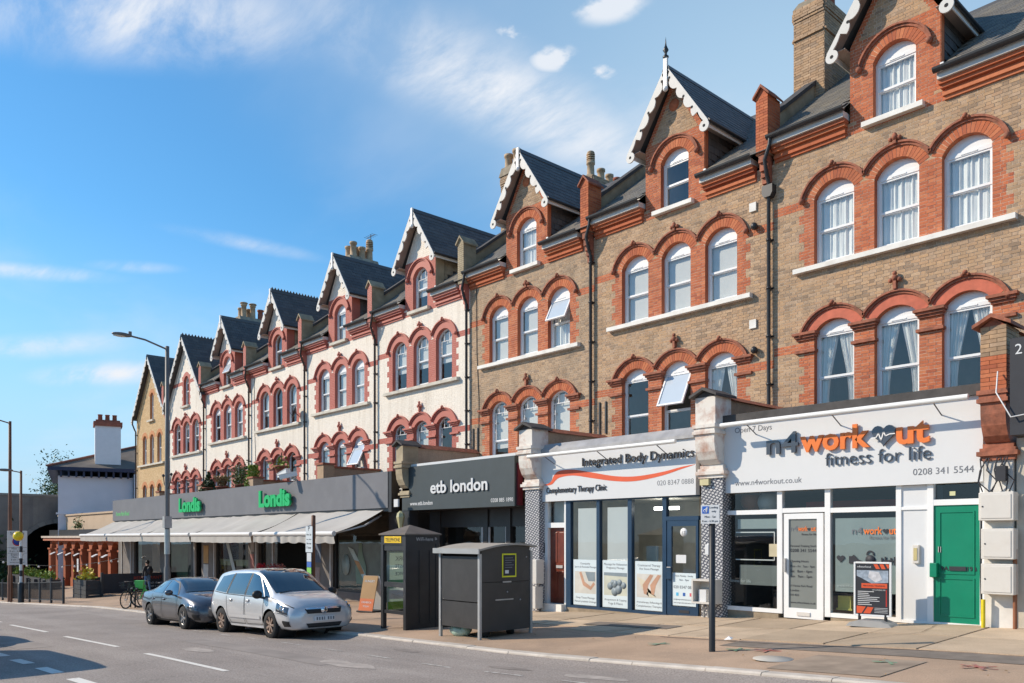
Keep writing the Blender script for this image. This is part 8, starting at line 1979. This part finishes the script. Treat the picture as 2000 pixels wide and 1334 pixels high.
for k, (x, c) in enumerate(((-33.9, (.50, .02, .04)), (-32.6, (.35, .02, .05)), (-32.2, (.45, .18, .16)))):
    fb_ = leaf_cloud(220, lambda r_: (x + r_.gauss(0, .11), 15.9 + r_.gauss(0, .10), -1.28 + r_.gauss(0, .07)), .05, 60 + k); t = thing("flower_bucket", ["bucket of red flowers at the shop doorway, left one", "bucket of dark red flowers at the shop doorway, middle one", "bucket of pink flowers at the shop doorway, right one"][k], "flowers", (x, 15.9, gz(x, 15.9)), 0, "flower buckets at the doorway"); put(fb_, "flowers", leaf_mat("petals_%d" % k, c, tuple(min(1, q * 1.5) for q in c)), t)
    q = MB(); q.lathe([(.14, 0), (.2, 1.1), (.18, 1.1)], 12, (x, 15.9, gz(x, 15.9))); put(q, "bucket", M['darksteel'], t)

# ------------------------------------------------------------------ people
def person(label, joints, edges, radii, colours, hair, loc, yaw, extra=None):
    """one continuous skinned figure; faces take the colour of the nearest body zone"""
    t = thing("person", label, "person", loc, yaw)
    me = bpy.data.meshes.new("body"); me.from_pydata(joints, edges, []); o = link("body", me, t)
    sk = o.modifiers.new("skin", 'SKIN'); 
    for k, r in enumerate(radii): me.skin_vertices[0].data[k].radius = (r, r)
    me.skin_vertices[0].data[0].use_root = True
    sb = o.modifiers.new("smooth", 'SUBSURF'); sb.levels = 1; sb.render_levels = 2
    bpy.context.view_layer.update(); ev = o.evaluated_get(bpy.context.evaluated_depsgraph_get()); nm = bpy.data.meshes.new_from_object(ev)
    o.modifiers.clear(); nm.name = "body"; nm.materials.clear()
    for m in colours[0]: nm.materials.append(m)
    for p in nm.polygons: p.material_index = colours[1](p.center); p.use_smooth = True
    o.data = nm
    hb = MB(); hb.ball((0, 0, 0), .115, 14, sc=(1.0, .92, 1.0)); hb.build("hair", hair, t, loc=extra['hair'])
    fc = MB(); hx, hy, hz_ = extra['face']
    for s_ in (-.032, .032): fc.ball((hx, hy + s_, hz_ + .015), .011, 6, mi=1)
    fc.ball((hx + .014, hy, hz_ - .02), .018, 6, sc=(.8, .6, 1.2)); fc.box(hx - .002, hx + .004, hy - .022, hy + .022, hz_ - .062, hz_ - .054, 2); fc.build("face", [SKIN, M['ink'], mat("lips", (.4, .15, .12), .5)], t)
    return t
SKIN = mat("skin", (.55, .34, .25), .6, var=.03); HAIR = mat("dark_hair", (.03, .022, .018), .6); BLOND = mat("fair_hair", (.34, .22, .10), .6); DENIM = mat("blue_denim", (.10, .19, .34), .9, var=.1); JACKET = mat("dark_jacket", (.035, .04, .05), .8, var=.1)
J = [(0, 0, .95), (0, 0, 1.15), (0, 0, 1.38), (0, 0, 1.50), (.02, 0, 1.60), (.02, 0, 1.70), (0, .19, 1.42), (.02, .25, 1.14), (.12, .22, .92), (.16, .21, .84), (0, -.19, 1.42), (.0, -.25, 1.14), (.08, -.24, .90), (.1, -.24, .82), (0, .10, .90), (.06, .10, .50), (.0, .10, .09), (.14, .11, .04), (0, -.10, .90), (-.02, -.10, .50), (-.12, -.10, .10), (.02, -.11, .04)]
E_ = [(0, 1), (1, 2), (2, 3), (3, 4), (4, 5), (2, 6), (6, 7), (7, 8), (8, 9), (2, 10), (10, 11), (11, 12), (12, 13), (0, 14), (14, 15), (15, 16), (16, 17), (0, 18), (18, 19), (19, 20), (20, 21)]
RD = [.145, .135, .15, .055, .095, .09, .07, .05, .038, .035, .07, .05, .038, .035, .09, .065, .045, .035, .09, .065, .045, .035]
walk = person("person in blue jeans and dark jacket standing at the shop window with a rucksack", J, E_, RD, ([SKIN, JACKET, DENIM, M['ink']], lambda c: 3 if c.z < .10 else (2 if c.z < .97 and abs(c.y) < .21 else (1 if c.z < 1.50 and c.z > .93 else 0))), HAIR, (-46.6, 15.3, gz(-46.6, 15.3)), radians(200), dict(hair=(-.01, 0, 1.695), face=(.105, 0, 1.65)))
rk = MB(); rk.ball((-.20, 0, 1.25), .2, 12, sc=(.6, .85, 1.15)); rk.build("rucksack", M['ink'], walk)
JS = [(0, 0, .50), (.02, 0, .72), (.08, 0, .95), (.10, 0, 1.06), (.14, 0, 1.15), (.14, 0, 1.25), (.08, .18, .98), (.18, .24, .76), (.38, .14, .74), (.46, .12, .74), (.08, -.18, .98), (.18, -.24, .76), (.40, -.14, .74), (.48, -.12, .74), (.06, .10, .50), (.45, .10, .50), (.45, .10, .10), (.58, .10, .05), (.06, -.10, .50), (.45, -.10, .50), (.43, -.10, .10), (.56, -.10, .05)]
sit = person("fair haired person in black sitting at the pub terrace behind the corner planter", JS, E_, RD, ([SKIN, M['ink'], JACKET], lambda c: 1 if .50 < c.z < 1.05 and c.x < .30 else (2 if c.z <= .55 else 0)), BLOND, (-58.3, 15.0, gz(-58, 15)), radians(-40), dict(hair=(.11, 0, 1.245), face=(.225, 0, 1.20)))
ch = thing("terrace_chair", "dark chair under the seated person on the pub terrace", "chair", (-58.3, 15.0, gz(-58, 15)), radians(-40)); q = MB(); q.box(-.22, .24, -.22, .22, .36, .41); q.build("seat", M['darksteel'], ch); q = MB(); q.box(-.25, -.21, -.2, .2, .41, .85); q.build("backrest", M['darksteel'], ch)
for (a, b) in ((-.2, -.2), (-.2, .2), (.2, -.2), (.2, .2)): q = MB(); q.box(a - .02, a + .02, b - .02, b + .02, 0, .36); q.build("leg", M['darksteel'], ch)
